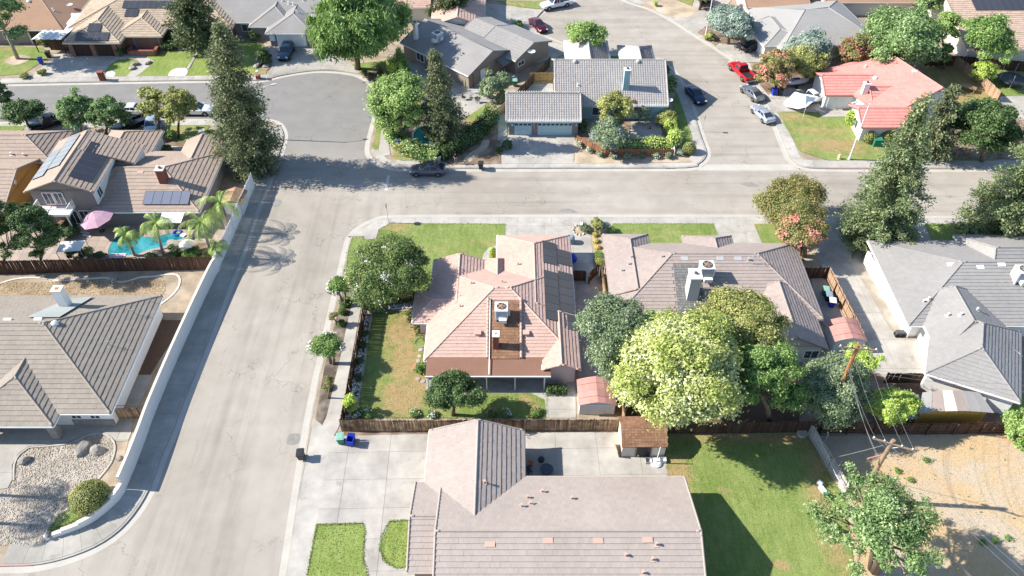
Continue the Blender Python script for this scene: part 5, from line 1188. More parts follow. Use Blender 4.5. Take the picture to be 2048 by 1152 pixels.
# left house behind the gravel yard
H = House('sand tiled hip-roof house beside the gravel yard on the left', -48, 52, 'stucco_white', 'tile_sand', e=.5, tw=.42, singles=300, gut='white_paint')
H.block(-78, -38.1, 44.4, 60.1, 2.7, 'x', 53.2, -70, -46.9, 5.85, oh=.55)
H.block(-52.4, -43.0, 43.0, 51, 2.65, 'y', -47.7, 47.4, 51, 4.55, walls=False, dz=.02)
H.hole(-53, -45, 52, 60)
H.finish()
for x in (-51.6, -43.7): MB().box((x, 43.6, 1.3), (.75, .75, 2.6)).obj('stone_pillar', 'stone_wall', H.root)
MB().box((-40.6, 44.9, .6), (4.0, .16, .95)).obj('stone_skirting', 'stone_wall', H.root)
for x in (-42.0, -40.2): H.window(x, 44.95, 1.75, 1.0, 1.0, -90)
H.door(-48, 44.95, 1.2, 4.4, 2.1, -90, 'brown_door', 'garage_door', 4, 4)
q = lambda u, v, z: Vector((*g(u, v, z), z))
MB().slab([q(53, 634, 5.62), q(118, 634, 5.62), q(186, 593, 3.2), q(135, 597, 3.4)], .05).obj('felt_panel', 'felt_grey', H.ro)
H.chimney(-46.9, 57.3, 3.4, 6.5, .95, .85, 'stucco_white', 'cream_paint', pot='flat')
H.vent(15, 641, 5.7, 'flat', 'unit_white'); H.vent(76, 640, 5.7, 'flat', 'unit_white'); H.vent(110, 648, 5.2, 'dome', 'unit_white')
for i, (p, lb) in enumerate((((220, 692), 'roof antenna mast low on the striped east slope of the sand tiled house'), ((267, 628), 'roof antenna mast halfway up the striped east slope of the sand tiled house'), ((303, 604), 'roof antenna mast nearest the far corner of the sand tiled house'))):
    z = H.hit(*p, 3.5); t = thing('antenna', (*g(*p, z), z), lb, 'antenna', 'roof antennas'); MB().tube([(0, 0, -.2), (0, 0, .7)], .03, 6).tube([(-.35, 0, .65), (.35, .1, .65)], .03, 5).tube([(0, -.3, .6), (0, .3, .6)], .02, 4).obj('mast', 'metal_grey', t, local=True)
# two-storey house with the pool
H = House('two-storey brown tiled house with balcony above the swimming pool', -50, 80, 'stucco_grey', 'tile_brown', e=.55, tw=.45, gut='white_paint')
H.block(-58.4, -50.0, 74.7, 85.3, 5.5, 'y', -54.15, 74.7, 85.3, 7.15, oh=.4)
H.block(-51.3, -38.1, 74.4, 87, 2.7, 'x', 80.8, -50, -43.9, 4.65)
H.block(-55, -47.8, 85.6, 91.8, 2.8, 'y', -52, 86, 89.5, 4.1); H.block(-44, -38.3, 84, 89.6, 2.7, 'y', -41.6, 84, 89.6, 3.7, dz=.02)
H.plane([(-47.6, 81.3, 4.95), (-47.6, 85.28, 4.95), (-54.1, 85.28, 7.13), (-54.1, 81.3, 7.13)]); H.wallbox(-53, -48.0, 81.6, 85.0, 0, 4.8)
H.finish(); H.wo.data.materials[0] = MATS['stucco_grey']
MB().box((-50.36, 79.8, 4.5), (.1, 9.6, 2.2)).obj('white_wall', 'stucco_white', H.root); MB().box((-47.96, 83.3, 3.9), (.1, 3.5, 1.9)).obj('white_wall', 'stucco_white', H.root); MB().box((-48.22, 88.6, 1.5), (.1, 5.4, 2.6)).obj('white_wall', 'stucco_white', H.root)
H.window(-50.3, 76.2, 4.4, 1.1, 1.3, 0); H.door(-55.7, 75.06, 4.3, 1.9, 2.1, -90, 'tile_red', 'balcony_door'); H.window(-56.0, 75.0, 4.35, 1.1, 1.7, -90); H.window(-54.7, 75.0, 4.35, 1.1, 1.7, -90)
for x in (-54.1, -52.7, -51.4): H.window(x, 75.08, 1.35, 1.15, 2.0, -90)
ba = MB().box((-55.4, 74.2, 3.05), (4.2, 2.0, .18)); ba.obj('balcony_floor', 'white_paint', H.root); bb = MB()
for (a, b) in (((-57.5, 73.2), (-53.3, 73.2)), ((-57.5, 73.2), (-57.5, 75)), ((-53.3, 73.2), (-53.3, 75))):
    A, B = Vector((*a, 0)), Vector((*b, 0)); d = B-A; an = math.atan2(d.y, d.x)
    for z in (3.2, 4.15): bb.box((A+B)/2+Vector((0, 0, z)), (d.length+.08, .07, .08), an)
    k = int(d.length/.22)
    for i in range(k+1): p = A+d*(i/k); bb.box(p+Vector((0, 0, 3.67)), (.05, .04, .95), an)
bb.obj('balcony_railing', 'white_paint', H.root)
for x in (-56.9, -53.8): MB().box((x, 73.4, 1.5), (.14, .14, 3)).obj('post', 'white_paint', H.root)
for x in (-46.5, -42.3): MB().box((x, 75.0, 1.35), (.2, .2, 2.6)).obj('post', 'white_paint', H.root)
MB().slab([(-42.6, 72.6, 2.5), (-39.9, 72.6, 2.5), (-39.9, 74.6, 2.7), (-42.6, 74.6, 2.7)], .06).obj('patio_cover', 'unit_white', H.root)
H.chimney(-43.3, 78.8, 3.3, 5.9, .95, .95, 'brick_red', 'cream_paint'); H.vent(281, 345, 4.3, 'flat', 'tile_pink')
fr = pframe((-50.0, 74.7, 5.5), (-50.0, 85.3, 5.5), (-54.15, 80, 7.15)); solar(fr, [(1.4+k*1.2, .85, 1.2, 2.5) for k in range(6)], 'upright strip of dark solar panels on the east slope of the two-storey house', 'solar', .14)
fr = pframe((-58.4, 85.3, 5.5), (-58.4, 74.7, 5.5), (-54.15, 80, 7.15)); solar(fr, [(.5+k*1.12, 1.9, 1.12, 1.85) for k in range(6)]+[(2.8+k*1.12, .15, 1.12, 1.7) for k in range(5)], 'pale shining solar panels on the west slope of the two-storey house', 'solar_blue', .14)
fr = pframe((-51.3, 74.4, 2.7), (-38.1, 74.4, 2.7), (-46, 80.8, 4.65)); solar(fr, [(6.1+k*1.12, 1.0, 1.12, 2.0) for k in range(5)], 'row of blue-grey solar panels low on the roof above the pool', 'solar_blue', .16)
# orange gabled house
H = House('brown tiled house with bright orange gable wall at the left edge', -66, 82, 'stucco_orange', 'tile_brown', e=.55, tw=.45)
H.block(-78, -62.0, 74.5, 85.4, 2.7, 'x', 80.3, -78, -62.0, 4.8); H.block(-78, -60.3, 84.6, 91.8, 2.7, 'x', 88.2, -78, -64.6, 4.5, dz=.02); H.finish()
MB().box((-62.4, 79.3, 3.5), (.06, .5, .5), 0, 0, R(45)).obj('gable_vent', 'white_paint', H.root)
H.vent(23, 310, 4.2, 'pipe', 'unit_white'); H.vent(48, 312, 4.0, 'pipe', 'unit_white')
# grey house in the bulb of the side street
H = House('grey shingled gable house set at an angle behind the dark conifer', -7, 115, 'stucco_taupe', 'shingle_grey', style='comp', org=(-17.94, 117.0), ang=R(-42.5), gut='unit_white')
H.block(0, 15.4, 0, 10.8, 2.6, 'x', 5.55, 0, 15.4, 4.6, oh=.35); H.finish()
H.window(4.3, .32, 1.5, 1.8, 1.3, -90); H.door(15.1, 3.4, 1.2, 1.0, 2.1, 0, 'white_paint'); H.door(15.1, 4.4, 1.2, .9, 2.1, 0, 'wood_gold'); H.window(15.1, 8.2, 1.5, 1.0, 1.1, 0)
p = H.T((15.5, .9, 0)); MB().box((p.x, p.y, 1.3), (.12, .12, 2.5)).obj('post', 'dark_paint', H.root)
H.chimney(2.0, 1.8, 2.9, 5.9, .55, .55, 'stucco_white', 'unit_white')
z1 = lambda v: 2.6+v*.36
MB().slab([H.T((6.3, .1, z1(.1)+.05)), H.T((9.0, .1, z1(.1)+.05)), H.T((9.0, 4.0, z1(4)+.05)), H.T((6.3, 4.0, z1(4)+.05))], .06).obj('felt_panel', 'shingle_grey', H.ro)
ac_unit((876, 82), 4.0, 'white rooftop air conditioner on the grey gable house behind the dark conifer', 1.3, 1.3, 1.1, R(-42), H=H)
H2 = H; H = House('brown walled wing with striped tile roof beside the grey gable house', -1, 117, 'stucco_taupe', 'tile_ltgrey', e=.55, tw=.45, org=(-17.94, 117.0), ang=R(-42.5))
H.block(9.6, 17.8, 8.0, 16.6, 2.7, 'x', 12.2, 9.6, 17.8, 4.1, oh=.4, dz=.05); H.block(4.5, 9.5, 9.2, 16, 2.7, 'x', 12.4, 4.5, 9.5, 3.8); H.finish()
H.window(17.45, 9.6, 1.6, 1.4, .8, 0); a = [H.T(p) for p in ((15.3, 6.2, 2.3), (15.3, 9.3, 2.3), (16.9, 9.3, 2.3), (16.9, 6.2, 2.3))]
MB().slab([a[0]+Vector((0, 0, .5)), a[3], a[2], a[1]+Vector((0, 0, .5))], .12).obj('awning_roof', 'shingle_dk', H.root)
ac_unit((1024, 160), .2, 'small white ground air conditioner beside the brown wing', .9, .5, .8, R(-42), .05)
# blue garage house
H = House('blue walled house with triple garage and long gridded tile roof', 13, 105, 'stucco_blue', 'tile_grid', e=.37, tw=.34, style='barrel', gut='teal_door')
H.block(6.2, 22.45, 98.3, 111.7, 2.6, 'x', 105.0, 6.2, 22.45, 6.2); H.block(-.8, 9.7, 94.3, 102, 2.6, 'x', 98.15, -.8, 9.7, 4.85, dz=.02)
H.block(8.3, 15.3, 108, 117.5, 2.6, 'y', 11.8, 108, 113.8, 4.7); H.block(16.8, 22.2, 108, 116, 2.6, 'y', 19.6, 108, 112.6, 4.2); H.finish()
H.door(1.55, 94.72, 1.1, 2.45, 2.1, -90, 'teal_door', 'garage_door', 4, 4, 4); H.door(6.05, 94.72, 1.1, 4.9, 2.1, -90, 'teal_door', 'garage_door', 8, 4, 8)
for x in (-.05, 3.2, 8.95): MB().box((x, 94.68, 1.3), (.72, .14, 2.4)).obj('stone_pillar', 'stone_wall', H.root)
H.door(19.2, 98.72, 1.2, 1.1, 2.2, -90, 'white_paint'); H.window(12.5, 98.72, 1.5, 1.8, 1.3, -90)
for x in (-.05, 8.95): MB().box((x+.1, 94.55, 1.9), (.14, .14, .3)).obj('wall_lantern', 'white_paint', H.root)
H.chimney(16.4, 100.9, 3.4, 6.9, .85, .8, 'stucco_blue', 'unit_white')
H.vent(1150, 124, 5.1, 'dome', 'tile_grid'); H.vent(1276, 124, 5.1, 'dome', 'tile_grid'); H.vent(1155, 172, 3.9, 'pipe', 'unit_white')
def dish(px, z, label, r=.5, m='unit_white'):
    x, y = g(*px, z); t = thing('satellite_dish', (x, y, z), label, 'satellite dish', None, R(200)); MB().lathe((0, 0, .3), [(.05, -.05), (r*.6, .03), (r, .16), (r*.97, .17), (r*.58, .06), (.03, 0)], 16).obj('reflector', m, t, local=True); MB().tube([(0, 0, -.3), (0, 0, .3)], .035, 6).tube([(0, r*.5, .3), (0, .2, .75)], .02, 5).obj('mast', 'metal_grey', t, local=True)
dish((1338, 205), 2.6, 'white satellite dish on the east eave of the gridded tile roof'); dish((1063, 108), 3.0, 'white satellite dish on the corner of the striped brown wing', .6); dish((141, 14), 3.3, 'white satellite dish on the brown roof at top left', .5); dish((1563, 24), 2.8, 'satellite dish on the eave of the beige house at the top', .5)
fx, fy = g(1069, 262, 1.6); t = thing('flag', (fx, 94.4, 1.2), 'small striped flag on a pole between the blue garage doors', 'flag'); MB().tube([(0, 0, .2), (0, -.5, 1.3)], .02, 5).obj('pole', 'wood_tan', t, local=True); fl = MB()
for k in range(7): fl.box((-.02+.02*math.sin(k), -.42+.03*k, .75+0*k), (.03, .055, .95), 0, k % 2)
fl.box((-.03, -.26, 1.02), (.035, .26, .4), 0, 2); fl.obj('cloth', ['lamp_red', 'white_paint', 'sign_blue'], t, local=True)
# red roofed house
H = House('white house with salmon red tile roof on the right', 55, 103, 'stucco_white', 'tile_red', e=.5, tw=.5, gut='tile_red')
H.org = (57.2, 107.7); H.ang = R(-67); H.block(-4.5, 9.7, -9.2, 3.7, 2.7, 'x', 0, 0, 9.7, 5.25, oh=.4); H.org = None; H.ang = 0.; H.block(45.7, 57, 101.2, 107.9, 2.6, 'x', 104.5, 45.7, 57, 3.95, dz=.02); H.block(51.8, 58, 98.9, 103.4, 2.75, 'x', 101.3, 51.8, 58, 3.95, dz=.03); H.block(48.4, 56, 92.8, 98.6, 2.6, 'x', 95.7, 48.4, 56, 3.9, dz=.015); H.finish()
H.door(49, 101.62, 1.1, 4.9, 2.1, -90, 'white_paint', 'garage_door', 4, 4); H.window(48.84, 95.7, 1.5, 1.6, 1.3, 180); H.chimney(51.2, 101.1, .1, 4.6, .8, .7, 'stucco_white', 'white_paint')
H.vent(1750, 157, 3.7, 'dome', 'unit_white'); H.vent(1730, 135, 4.2, 'pipe', 'unit_white'); H.vent(1830, 143, 4.2, 'flat', 'unit_white'); H.vent(1882, 183, 3.2, 'box', 'unit_white')
# pale grey house behind the pink blossom trees
H = House('pale grey shingled house behind the blossoming trees at the top right', 50, 122, 'stucco_white', 'shingle_lt', style='comp', org=(42.5, 114.5), ang=R(10), gut='unit_white')
H.block(0, 17, 0, 15, 2.6, 'x', 7.8, 7, 11, 5.1); H.block(-2.2, 6, 1.5, 9, 2.6, 'y', 1.6, 4.5, 9, 3.8, dz=.03); H.finish(); H.door(.55, 4.8, 1.1, 4.4, 2.1, 180, 'white_paint', 'garage_door', 4, 4)
# tan house with dark panel
H = House('tan tiled house with dark solar panel at the top right edge', 86, 126, 'stucco_cream', 'tile_d3', e=.5, tw=.5); H.block(72, 112, 114.5, 139, 2.7, 'x', 127, 72, 112, 5.7); H.finish()
fr = pframe((72, 114.5, 2.7), (112, 114.5, 2.7), (80, 127, 5.7)); solar(fr, [(4+k*1.15, 9.2, 1.15, 3.0) for k in range(8)], 'dark block of solar panels on the tan house at top right', 'solar', .14)
H.chimney(87.5, 113.6, .1, 6.0, 1.4, 1.2, 'stucco_white', 'white_paint')
H = House('white outbuilding with flat patio roof at the right edge', 84, 100, 'stucco_white', 'tile_d3', 'unit_white', style='flat0'); H.style = 'comp'; H.tile = 'shingle_lt'
H.block(78.5, 90, 95, 100.6, 2.6, 'x', 97.9, 78.5, 90, 2.9); H.finish()
# north-west houses
H = House('brown roofed house with low eaves at the top left corner', -90, 128, 'stucco_taupe', 'shingle_tan', style='comp'); H.block(-112, -73.4, 121.0, 143, 2.7, 'y', -80.5, 129.5, 143, 5.3); H.block(-96, -78.5, 133, 146, 2.7, 'x', 140, -92, -82, 5.4); H.finish()
for x in (-77.6, -79.6): MB().box((x, 121.35, 1.3), (.25, .2, 2.4)).obj('pilaster', 'cream_paint', H.root)
H.door(-78.6, 121.42, 1.2, 1.7, 2.1, -90, 'dark_paint', 'entrance_door'); H.window(-83, 121.42, 1.5, 1.8, 1.2, -90)
H.vent(106, 21, 4.3, 'pipe', 'unit_white'); H.vent(58, 4, 5.0, 'dome', 'unit_white')
H = House('tan tiled house with many roof solar panels at the top left', -62, 126, 'brickwall', 'tile_tan', e=.5, tw=.5)
H.block(-73, -46, 121.6, 142, 2.7, 'x', 131.5, -62, -55, 6.0); H.block(-71.9, -62.7, 116.8, 128, 2.6, 'y', -67.4, 121.4, 128, 4.25, dz=.03); H.block(-64.6, -56.7, 119.0, 128, 2.6, 'y', -60.8, 122.7, 128, 3.95, dz=.02); H.finish()
H.door(-69.4, 117.2, 1.05, 2.5, 2.1, -90, 'brown_door', 'garage_door', 2, 4); H.door(-65.7, 117.2, 1.05, 2.5, 2.1, -90, 'brown_door', 'garage_door', 2, 4)
for x in (-71.0, -67.55, -64.0): MB().box((x, 117.1, 1.2), (.7, .3, 2.3)).obj('brick_pillar', 'brickwall', H.root)
for x in (-61.6, -57.6): MB().box((x, 119.5, 1.2), (.35, .35, 2.3)).obj('post', 'stone_wall', H.root)
pz = MB().box((-60.0, 117.3, .55), (4.2, .4, .9)); pz.box((-62.1, 118, .55), (.4, 1.4, .9)); pz.box((-57.9, 118, .55), (.4, 1.4, .9)); pz.obj('porch_wall', 'brickwall', H.root); MB().box((-60, 117.3, 1.03), (4.4, .5, .08)).box((-62.1, 118, 1.03), (.5, 1.5, .08)).box((-57.9, 118, 1.03), (.5, 1.5, .08)).obj('porch_coping', 'brick_red', H.root)
fr = pframe((-71.9, 116.8, 2.65), (-62.7, 116.8, 2.65), (-67.4, 121.4, 4.3)); solar(fr, [(1.9+k*1.05, .35, 1.05, 1.75) for k in range(5)]+[(3.4+k*1.05, 2.25, 1.05, 1.75) for k in range(2)], 'two rows of solar panels on the garage hip at the top left', 'solar', .13)
fr = pframe((-73, 121.6, 2.7), (-46, 121.6, 2.7), (-60, 131.5, 6.0)); solar(fr, [(8.0+k*1.05, 4.4, 1.05, 1.75) for k in range(8)]+[(8.8+k*1.05, 2.5, 1.05, 1.75) for k in range(2)]+[(10.3+k*1.05, 6.5, 1.05, 2.0) for k in range(4)], 'stepped group of solar panels on the main roof at the top left', 'solar', .13)
t = thing('patio_cover', (-75.5, 122, .1), 'pale corrugated patio cover between the two top left houses', 'patio cover'); b = MB()
for k in range(9): b.slab([(-77.6+k*.55, 118.2, 2.5+.1*(k % 2)), (-77.05+k*.55, 118.2, 2.6-.1*(k % 2)), (-75.0+k*.5, 126.5, 3.0-.1*(k % 2)), (-75.5+k*.5, 126.5, 2.9+.1*(k % 2))], .04)
b.obj('corrugated_sheet', 'unit_white', t)
for p in ((-77.4, 118.4), (-73, 118.4), (-75, 126), (-71.5, 126)): MB().box((*p, 1.25), (.12, .12, 2.5)).obj('post', 'wood_dark', t)
H = House('blue-grey roofed house with white garage door at the top', -38, 126, 'stucco_grey', 'shingle_grey', style='comp', gut='unit_white')
H.block(-54, -28, 123.6, 144, 2.7, 'x', 133.5, -46, -36, 5.9); H.block(-40.2, -32.2, 119.9, 130, 2.6, 'y', -36.2, 124.2, 130, 3.95, dz=.02); H.block(-43.4, -36, 122.2, 131, 2.65, 'y', -39.6, 126.3, 131, 4.2, dz=.01); H.finish()
H.door(-36.2, 120.32, 1.15, 4.8, 2.2, -90, 'white_paint', 'garage_door', 4, 4)
for x in (-39.3, -33.1): MB().box((x, 120.26, 1.7), (.9, .12, 1.0)).obj('white_panel', 'white_paint', H.root)
for x in (-47.4, -44.3): H.window(x, 124.02, 1.6, 1.8, 1.2, -90)
for p in ((564, 3), (577, 8), (586, 10), (593, 25), (606, 2)): H.vent(*p, 5.0, 'pipe', 'unit_white')
H = House('pink roofed house with white garage doors at the top centre', -8, 130, 'stucco_white', 'tile_pink', e=.5, tw=.5); H.block(-13.5, -4.6, 122.5, 140, 2.7, 'y', -9, 122.5, 140, 4.2); H.finish(); H.door(-5.02, 125.5, 1.1, 2.6, 2.1, 0, 'white_paint', 'garage_door', 2, 4); H.door(-5.02, 129.0, 1.1, 2.6, 2.1, 0, 'white_paint', 'garage_door', 2, 4)
H = House('small white walled building at the top edge beside the big weeping tree', -19, 131, 'stucco_cream', 'tile_pink', e=.5, tw=.5); H.block(-23.5, -14, 129, 141, 2.7, 'x', 135, -23.5, -14, 4.2); H.finish()
H = House('beige house with plain wall at the top edge', 47, 136, 'stucco_pink', 'shingle_tan', style='comp'); H.block(40, 51, 128.5, 145, 3.0, 'x', 137, 40, 51, 4.8); H.finish(); H.window(46, 128.92, 1.8, .8, 1.4, -90)
H = House('cream house at the very top right behind the trees', 70, 142, 'stucco_cream', 'shingle_tan', style='comp'); H.block(54, 70, 131, 146, 2.7, 'x', 138, 58, 66, 5.0); H.finish()
# ------------------------------------------------------------------ sheds
def gambrel(label, x0, x1, y0, y1, h, rise, wall, roof, along='x', panel=None, group=None, singles=None, ribs=0):
    """shed with a rounded (gambrel) roof"""
    t = thing('garden_shed', ((x0+x1)/2, (y0+y1)/2, .12), label, 'shed', group); MB().prism([(x0, y0), (x1, y0), (x1, y1), (x0, y1)], .1, h).obj('wall', wall, t)
    prof = [(-.04, 0), (.09, .34), (.28, .72), (.5, 1.0), (.72, .72), (.91, .34), (1.04, 0)]; b = MB(); e = MB()
    pts = []
    for f, k in prof:
        z = h-.05+rise*k
        if along == 'x': y = y0+(y1-y0)*f; pts.append(((x0-.12, y, z), (x1+.12, y, z)))
        else: x = x0+(x1-x0)*f; pts.append(((x, y0-.12, z), (x, y1+.12, z)))
    ro = None
    for i in range(len(pts)-1):
        a, c = pts[i], pts[i+1]; A, B, C, D = map(Vector, (a[0], a[1], c[1], c[0]))
        if ribs:
            for k in range(ribs):
                f0, f1 = k/ribs+.004, (k+1)/ribs-.004; P = MB().slab([A.lerp(B, f0)+Vector((0, 0, .02*(k % 2))), A.lerp(B, f1)+Vector((0, 0, .02*(k % 2))), D.lerp(C, f1)+Vector((0, 0, .02*(k % 2))), D.lerp(C, f0)+Vector((0, 0, .02*(k % 2)))], .03)
                if ro is None: ro = P.obj('roof', roof, t)
                else: P.obj('roof_panel', roof, ro)
        else: b.slab([A, B, C, D], .05)
    if b.v: ro = b.obj('roof', roof, t)
    for s_ in (0, 1):
        q = [Vector(p[s_])+Vector((.15 if s_ == 0 else -.15, 0, -.04) if along == 'x' else (0, .15 if s_ == 0 else -.15, -.04)) for p in pts]
        m = MB().face(q if s_ else q[::-1]); k = m.v[:]; n = len(k); dd = Vector((.05 if s_ == 0 else -.05, 0, 0) if along == 'x' else (0, .05 if s_ == 0 else -.05, 0)); m.v += [tuple(Vector(p)+dd) for p in k]; m.f.append(tuple(range(n, 2*n))); m.m.append(0)
        m.obj('gable', wall, t)
    return t, ro
x0, y0 = g(1156, 832); x1, y1 = g(1231, 832)
t, ro = gambrel('red ribbed metal shed behind the plank fence', x0+.1, x1-.15, y0+.2, y0+3.2, 1.75, .55, 'unit_white', 'rust_red', 'y', ribs=4)
MB().box(((x0+x1)/2, y0+.17, .95), (1.3, .06, 1.6)).obj('door', 'unit_white', t)
x0, y0 = g(1240, 915); x1 = g(1330, 915)[0]
t, ro = gambrel('wooden shed with brown shingle roof and open doorway beside the concrete yard', x0+.1, x1-.1, y0+.1, y0+3.3, 1.95, .95, 'cream_paint', 'shingle_brown', 'x')
pr_ = [(-.04, 0), (.09, .34), (.28, .72), (.5, 1.0)]
sh = MB(); Y0, Y1 = y0+.1, y0+3.3
for i in range(3):
    for s_ in (0, 1):
        f0, k0 = pr_[i]; f1, k1 = pr_[i+1]
        if s_: f0, f1 = 1-f0, 1-f1
        for r_ in range(3):
            for c_ in range(14):
                a, b = r_/3, (r_+1)/3; x = x0-.02+(x1-x0+.04)*c_/14+(.07 if r_ % 2 else 0); w_ = (x1-x0)/14-.02; z = lambda q: 1.9+.95*(k0+(k1-k0)*q); y = lambda q: Y0+(Y1-Y0)*(f0+(f1-f0)*q)
                sh.slab([(x, y(a), z(a)+.05), (x+w_, y(a), z(a)+.05), (x+w_, y(b), z(b)+.02), (x, y(b), z(b)+.02)], .03)
tag(sh.obj('roof_shingles', 'shingle_brown', ro), kind='stuff')
dx = x0+(x1-x0)*.5; MB().box((dx, Y0-.01, 1.0), (1.35, .05, 1.75)).obj('doorway', 'black_plastic', t); fr_ = MB().box((dx-.72, Y0-.03, 1.0), (.1, .08, 1.85)).box((dx+.72, Y0-.03, 1.0), (.1, .08, 1.85)).box((dx, Y0-.03, 1.95), (1.55, .08, .1)); fr_.obj('door_frame', 'wood_tan', t)  # black panel on the closed wall stands in for the dark inside
MB().box((x0-.35, Y0+.6, .6), (.05, 1.5, 1.1), R(12), 0, 0, R(-14)).obj('door', 'wood_tan', t)
for i, (px_, c_, s_) in enumerate((((1276, 916), 'unit_white', (.35, .3, .4)), ((1292, 914), 'blue_bin', (.5, .4, .6)), ((1300, 914), 'blue_bin', (.35, .4, .9)))):
    x, y = g(*px_); o = MB().lathe((x, y+.25, .15), [(s_[0]*.35, 0), (s_[0]*.5, s_[2]*.4), (s_[0]*.42, s_[2]*.85), (.06, s_[2])], 9).obj('bag', c_, None, smooth=True); tag(o, ('white sack in the doorway of the shingled shed', 'wide blue sack in the doorway of the shingled shed', 'tall blue sack at the right of the shingled shed doorway')[i], 'sack')
x0, y0 = g(1666, 705); x1 = g(1722, 705)[0]
gambrel('white shed with rusty red rounded roof behind the utility pole', x0-.1, x1+.1, y0+.2, y0+3.0, 1.8, .6, 'unit_white', 'rust_red', 'y', ribs=4)
t = thing('lean_to', (*g(1930, 840), .12), 'orange sided lean-to with patched sheet roof by the back fence', 'lean-to'); a = [g3(1838, 826, 2.2), g3(1990, 826, 2.2), g3(1960, 785, 2.5), g3(1845, 785, 2.5)]
for i in range(6):
    f0, f1 = i/6, (i+1)/6-.01; bend = lambda f: Vector((0, 0, .35*math.sin(f*math.pi))); MB().slab([a[0].lerp(a[1], f0)+bend(f0), a[0].lerp(a[1], f1)+bend(f1), a[3].lerp(a[2], f1)+bend(f1), a[3].lerp(a[2], f0)+bend(f0)], .05).obj('roof_sheet', ('shingle_lt', 'tile_taupe', 'cream_paint', 'tile_taupe', 'shingle_lt', 'shingle_lt')[i], t)
pw = MB()
for i in range(12): f = (i+.5)/12; p = a[0].lerp(a[1], .04+.86*f); pw.box((p.x, p.y+.15, 1.15+.17*math.sin(f*math.pi)), (.58, .06, 2.1+.3*math.sin(f*math.pi)))
pw.obj('wall_board', 'orange_shed', t)
t = thing('low_shed', (*g(1810, 830), .12), 'dark flat-roofed shed to the left of the orange sided lean-to', 'shed'); b = MB().slab([g3(1788, 838, 1.9), g3(1835, 838, 1.9), g3(1838, 790, 2.2), g3(1800, 780, 2.2)], .08); b.obj('roof', 'shingle_dk', t); p = g(1812, 838); MB().box((p[0], p[1]+1.2, 1.0), (1.7, 2.2, 1.7)).obj('wall', 'dark_paint', t)
x, y = g(468, 395, 2.0); t = thing('garden_shed', (x, y, .12), 'small shed with red-brown roof beside the tall white wall', 'shed'); MB().box((0, 0, 1.0), (2.2, 2.4, 2.0)).obj('wall', 'unit_white', t, local=True); MB().slab([(-1.4, -1.4, 1.95), (0, -1.4, 2.5), (0, 1.4, 2.5), (-1.4, 1.4, 1.95)], .06).slab([(0, -1.4, 2.5), (1.4, -1.4, 1.95), (1.4, 1.4, 1.95), (0, 1.4, 2.5)], .06).obj('roof', 'tile_orange', t, local=True)
# ================================================================== WALLS AND FENCES
wl = SG([(438, 541), (425, 562), (366, 690), (313, 815), (289, 880), (268, 935), (250, 978)], .5, .13)
blockwall('long white stucco garden wall along the pavement by the gravel yard', wl, lambda f: 2.0, .2, 'stucco_white', 'cream_paint', 3.4)
wl = SG([(249, 980), (236, 1000), (207, 1026), (182, 1044), (150, 1059), (108, 1073)], .4, .13)
blockwall('low curved white wall at the street corner by the round bush', wl, lambda f: 1.15-.7*f, .3, 'stucco_white', 'cream_paint', 1.2)
fence('tall white plank fence beside the pool garden along the pavement', [(510, 372), (437, 541)], 2.25, 'white_paint', .15, rail='white_paint', side=-1)
fence('weathered dark plank fence between the pool and the bare yard', [(-30, 549), (425, 539)], 2.1, 'wood_dark', .16, rail='wood_dark', side=1)
fence('long brown plank fence behind the concrete driveway', [(684, 863), (1236, 861)], 1.85, 'wood_fence', .145, singles=300, side=1)
fence('dark plank fence beside the pavement west of the pink house garden', [(685, 862), (732, 628)], 1.85, 'wood_dark', .15, side=-1)
fence('short dark fence under the big crape myrtle', [(735, 608), (836, 602)], 1.7, 'wood_dark', .15)
fence('narrow brown fence between the pink house and the taupe house', [(1202, 556), (1246, 850)], 1.8, 'wood_tan', .15, side=1, cap=True)
fence('brown fence with fallen panel east of the taupe house', [(1652, 556), (1718, 688)], 1.8, 'wood_tan', .15, side=-1)
fence('dark red fence across the side yard of the taupe house', [(1606, 558), (1652, 556)], 1.8, 'wood_dark', .15)
fence('dark fence behind the shingled shed and mowed lawn', [(1336, 868), (1640, 864)], 1.8, 'wood_dark', .16)  # shadow on this fence is put into its darker wood colour
fence('dark fence between the dry lot and the orange sided lean-to', [(1640, 866), (1850, 868), (2010, 866)], 1.8, 'wood_dark', .16, side=-1)
fence('short dark fence running down at the right edge of the dry lot', [(2010, 868), (2075, 915)], 1.8, 'wood_dark', .16)
fence('weathered grey plank fence beside the dry lot', [(1617, 872), (1655, 935), (1688, 990)], 1.8, 'wood_grey', .17, side=-1, rail='wood_grey')
fence('brown plank fence running up from the corner hedge', [(905, 315), (1012, 222)], 1.7, 'wood_tan', .17)
fence('dark fence beside the gridded roof side court', [(1014, 222), (1052, 182), (1100, 133)], 1.7, 'wood_dark', .17)
fence('golden wooden double gate behind the blue garage house', [(1060, 166), (1106, 166)], 1.8, 'wood_gold', .17, cat='gate', rail='wood_tan', side=-1)
fence('reddish picket fence round the blue house front garden', [(1153, 286), (1163, 291), (1182, 301), (1210, 312), (1346, 314)], 1.25, 'wood_red', .12, singles=300)
fence('white picket fence along the side street garden of the blue house', [(1348, 312), (1343, 262)], .9, 'white_paint', .16, rail='white_paint')
fence('brown fence behind the red roofed house garden', [(1905, 132), (1952, 165), (1992, 205)], 1.8, 'wood_tan', .18)
fence('dark maroon fence behind the trampoline', [(1850, 132), (1905, 132), (2060, 145)], 1.8, 'wood_dark', .18)
fence('dark gate by the light grey house back yard', [(1768, 766), (1850, 766)], 1.6, 'wood_dark', .16, cat='gate')
fence('brown fence behind the hedge on the right', [(1990, 290), (2060, 290)], 1.8, 'wood_tan', .18)
fence('dark wooden gate at the left brick porch', [(102, 100), (146, 101)], 1.8, 'wood_dark', .18, cat='gate')
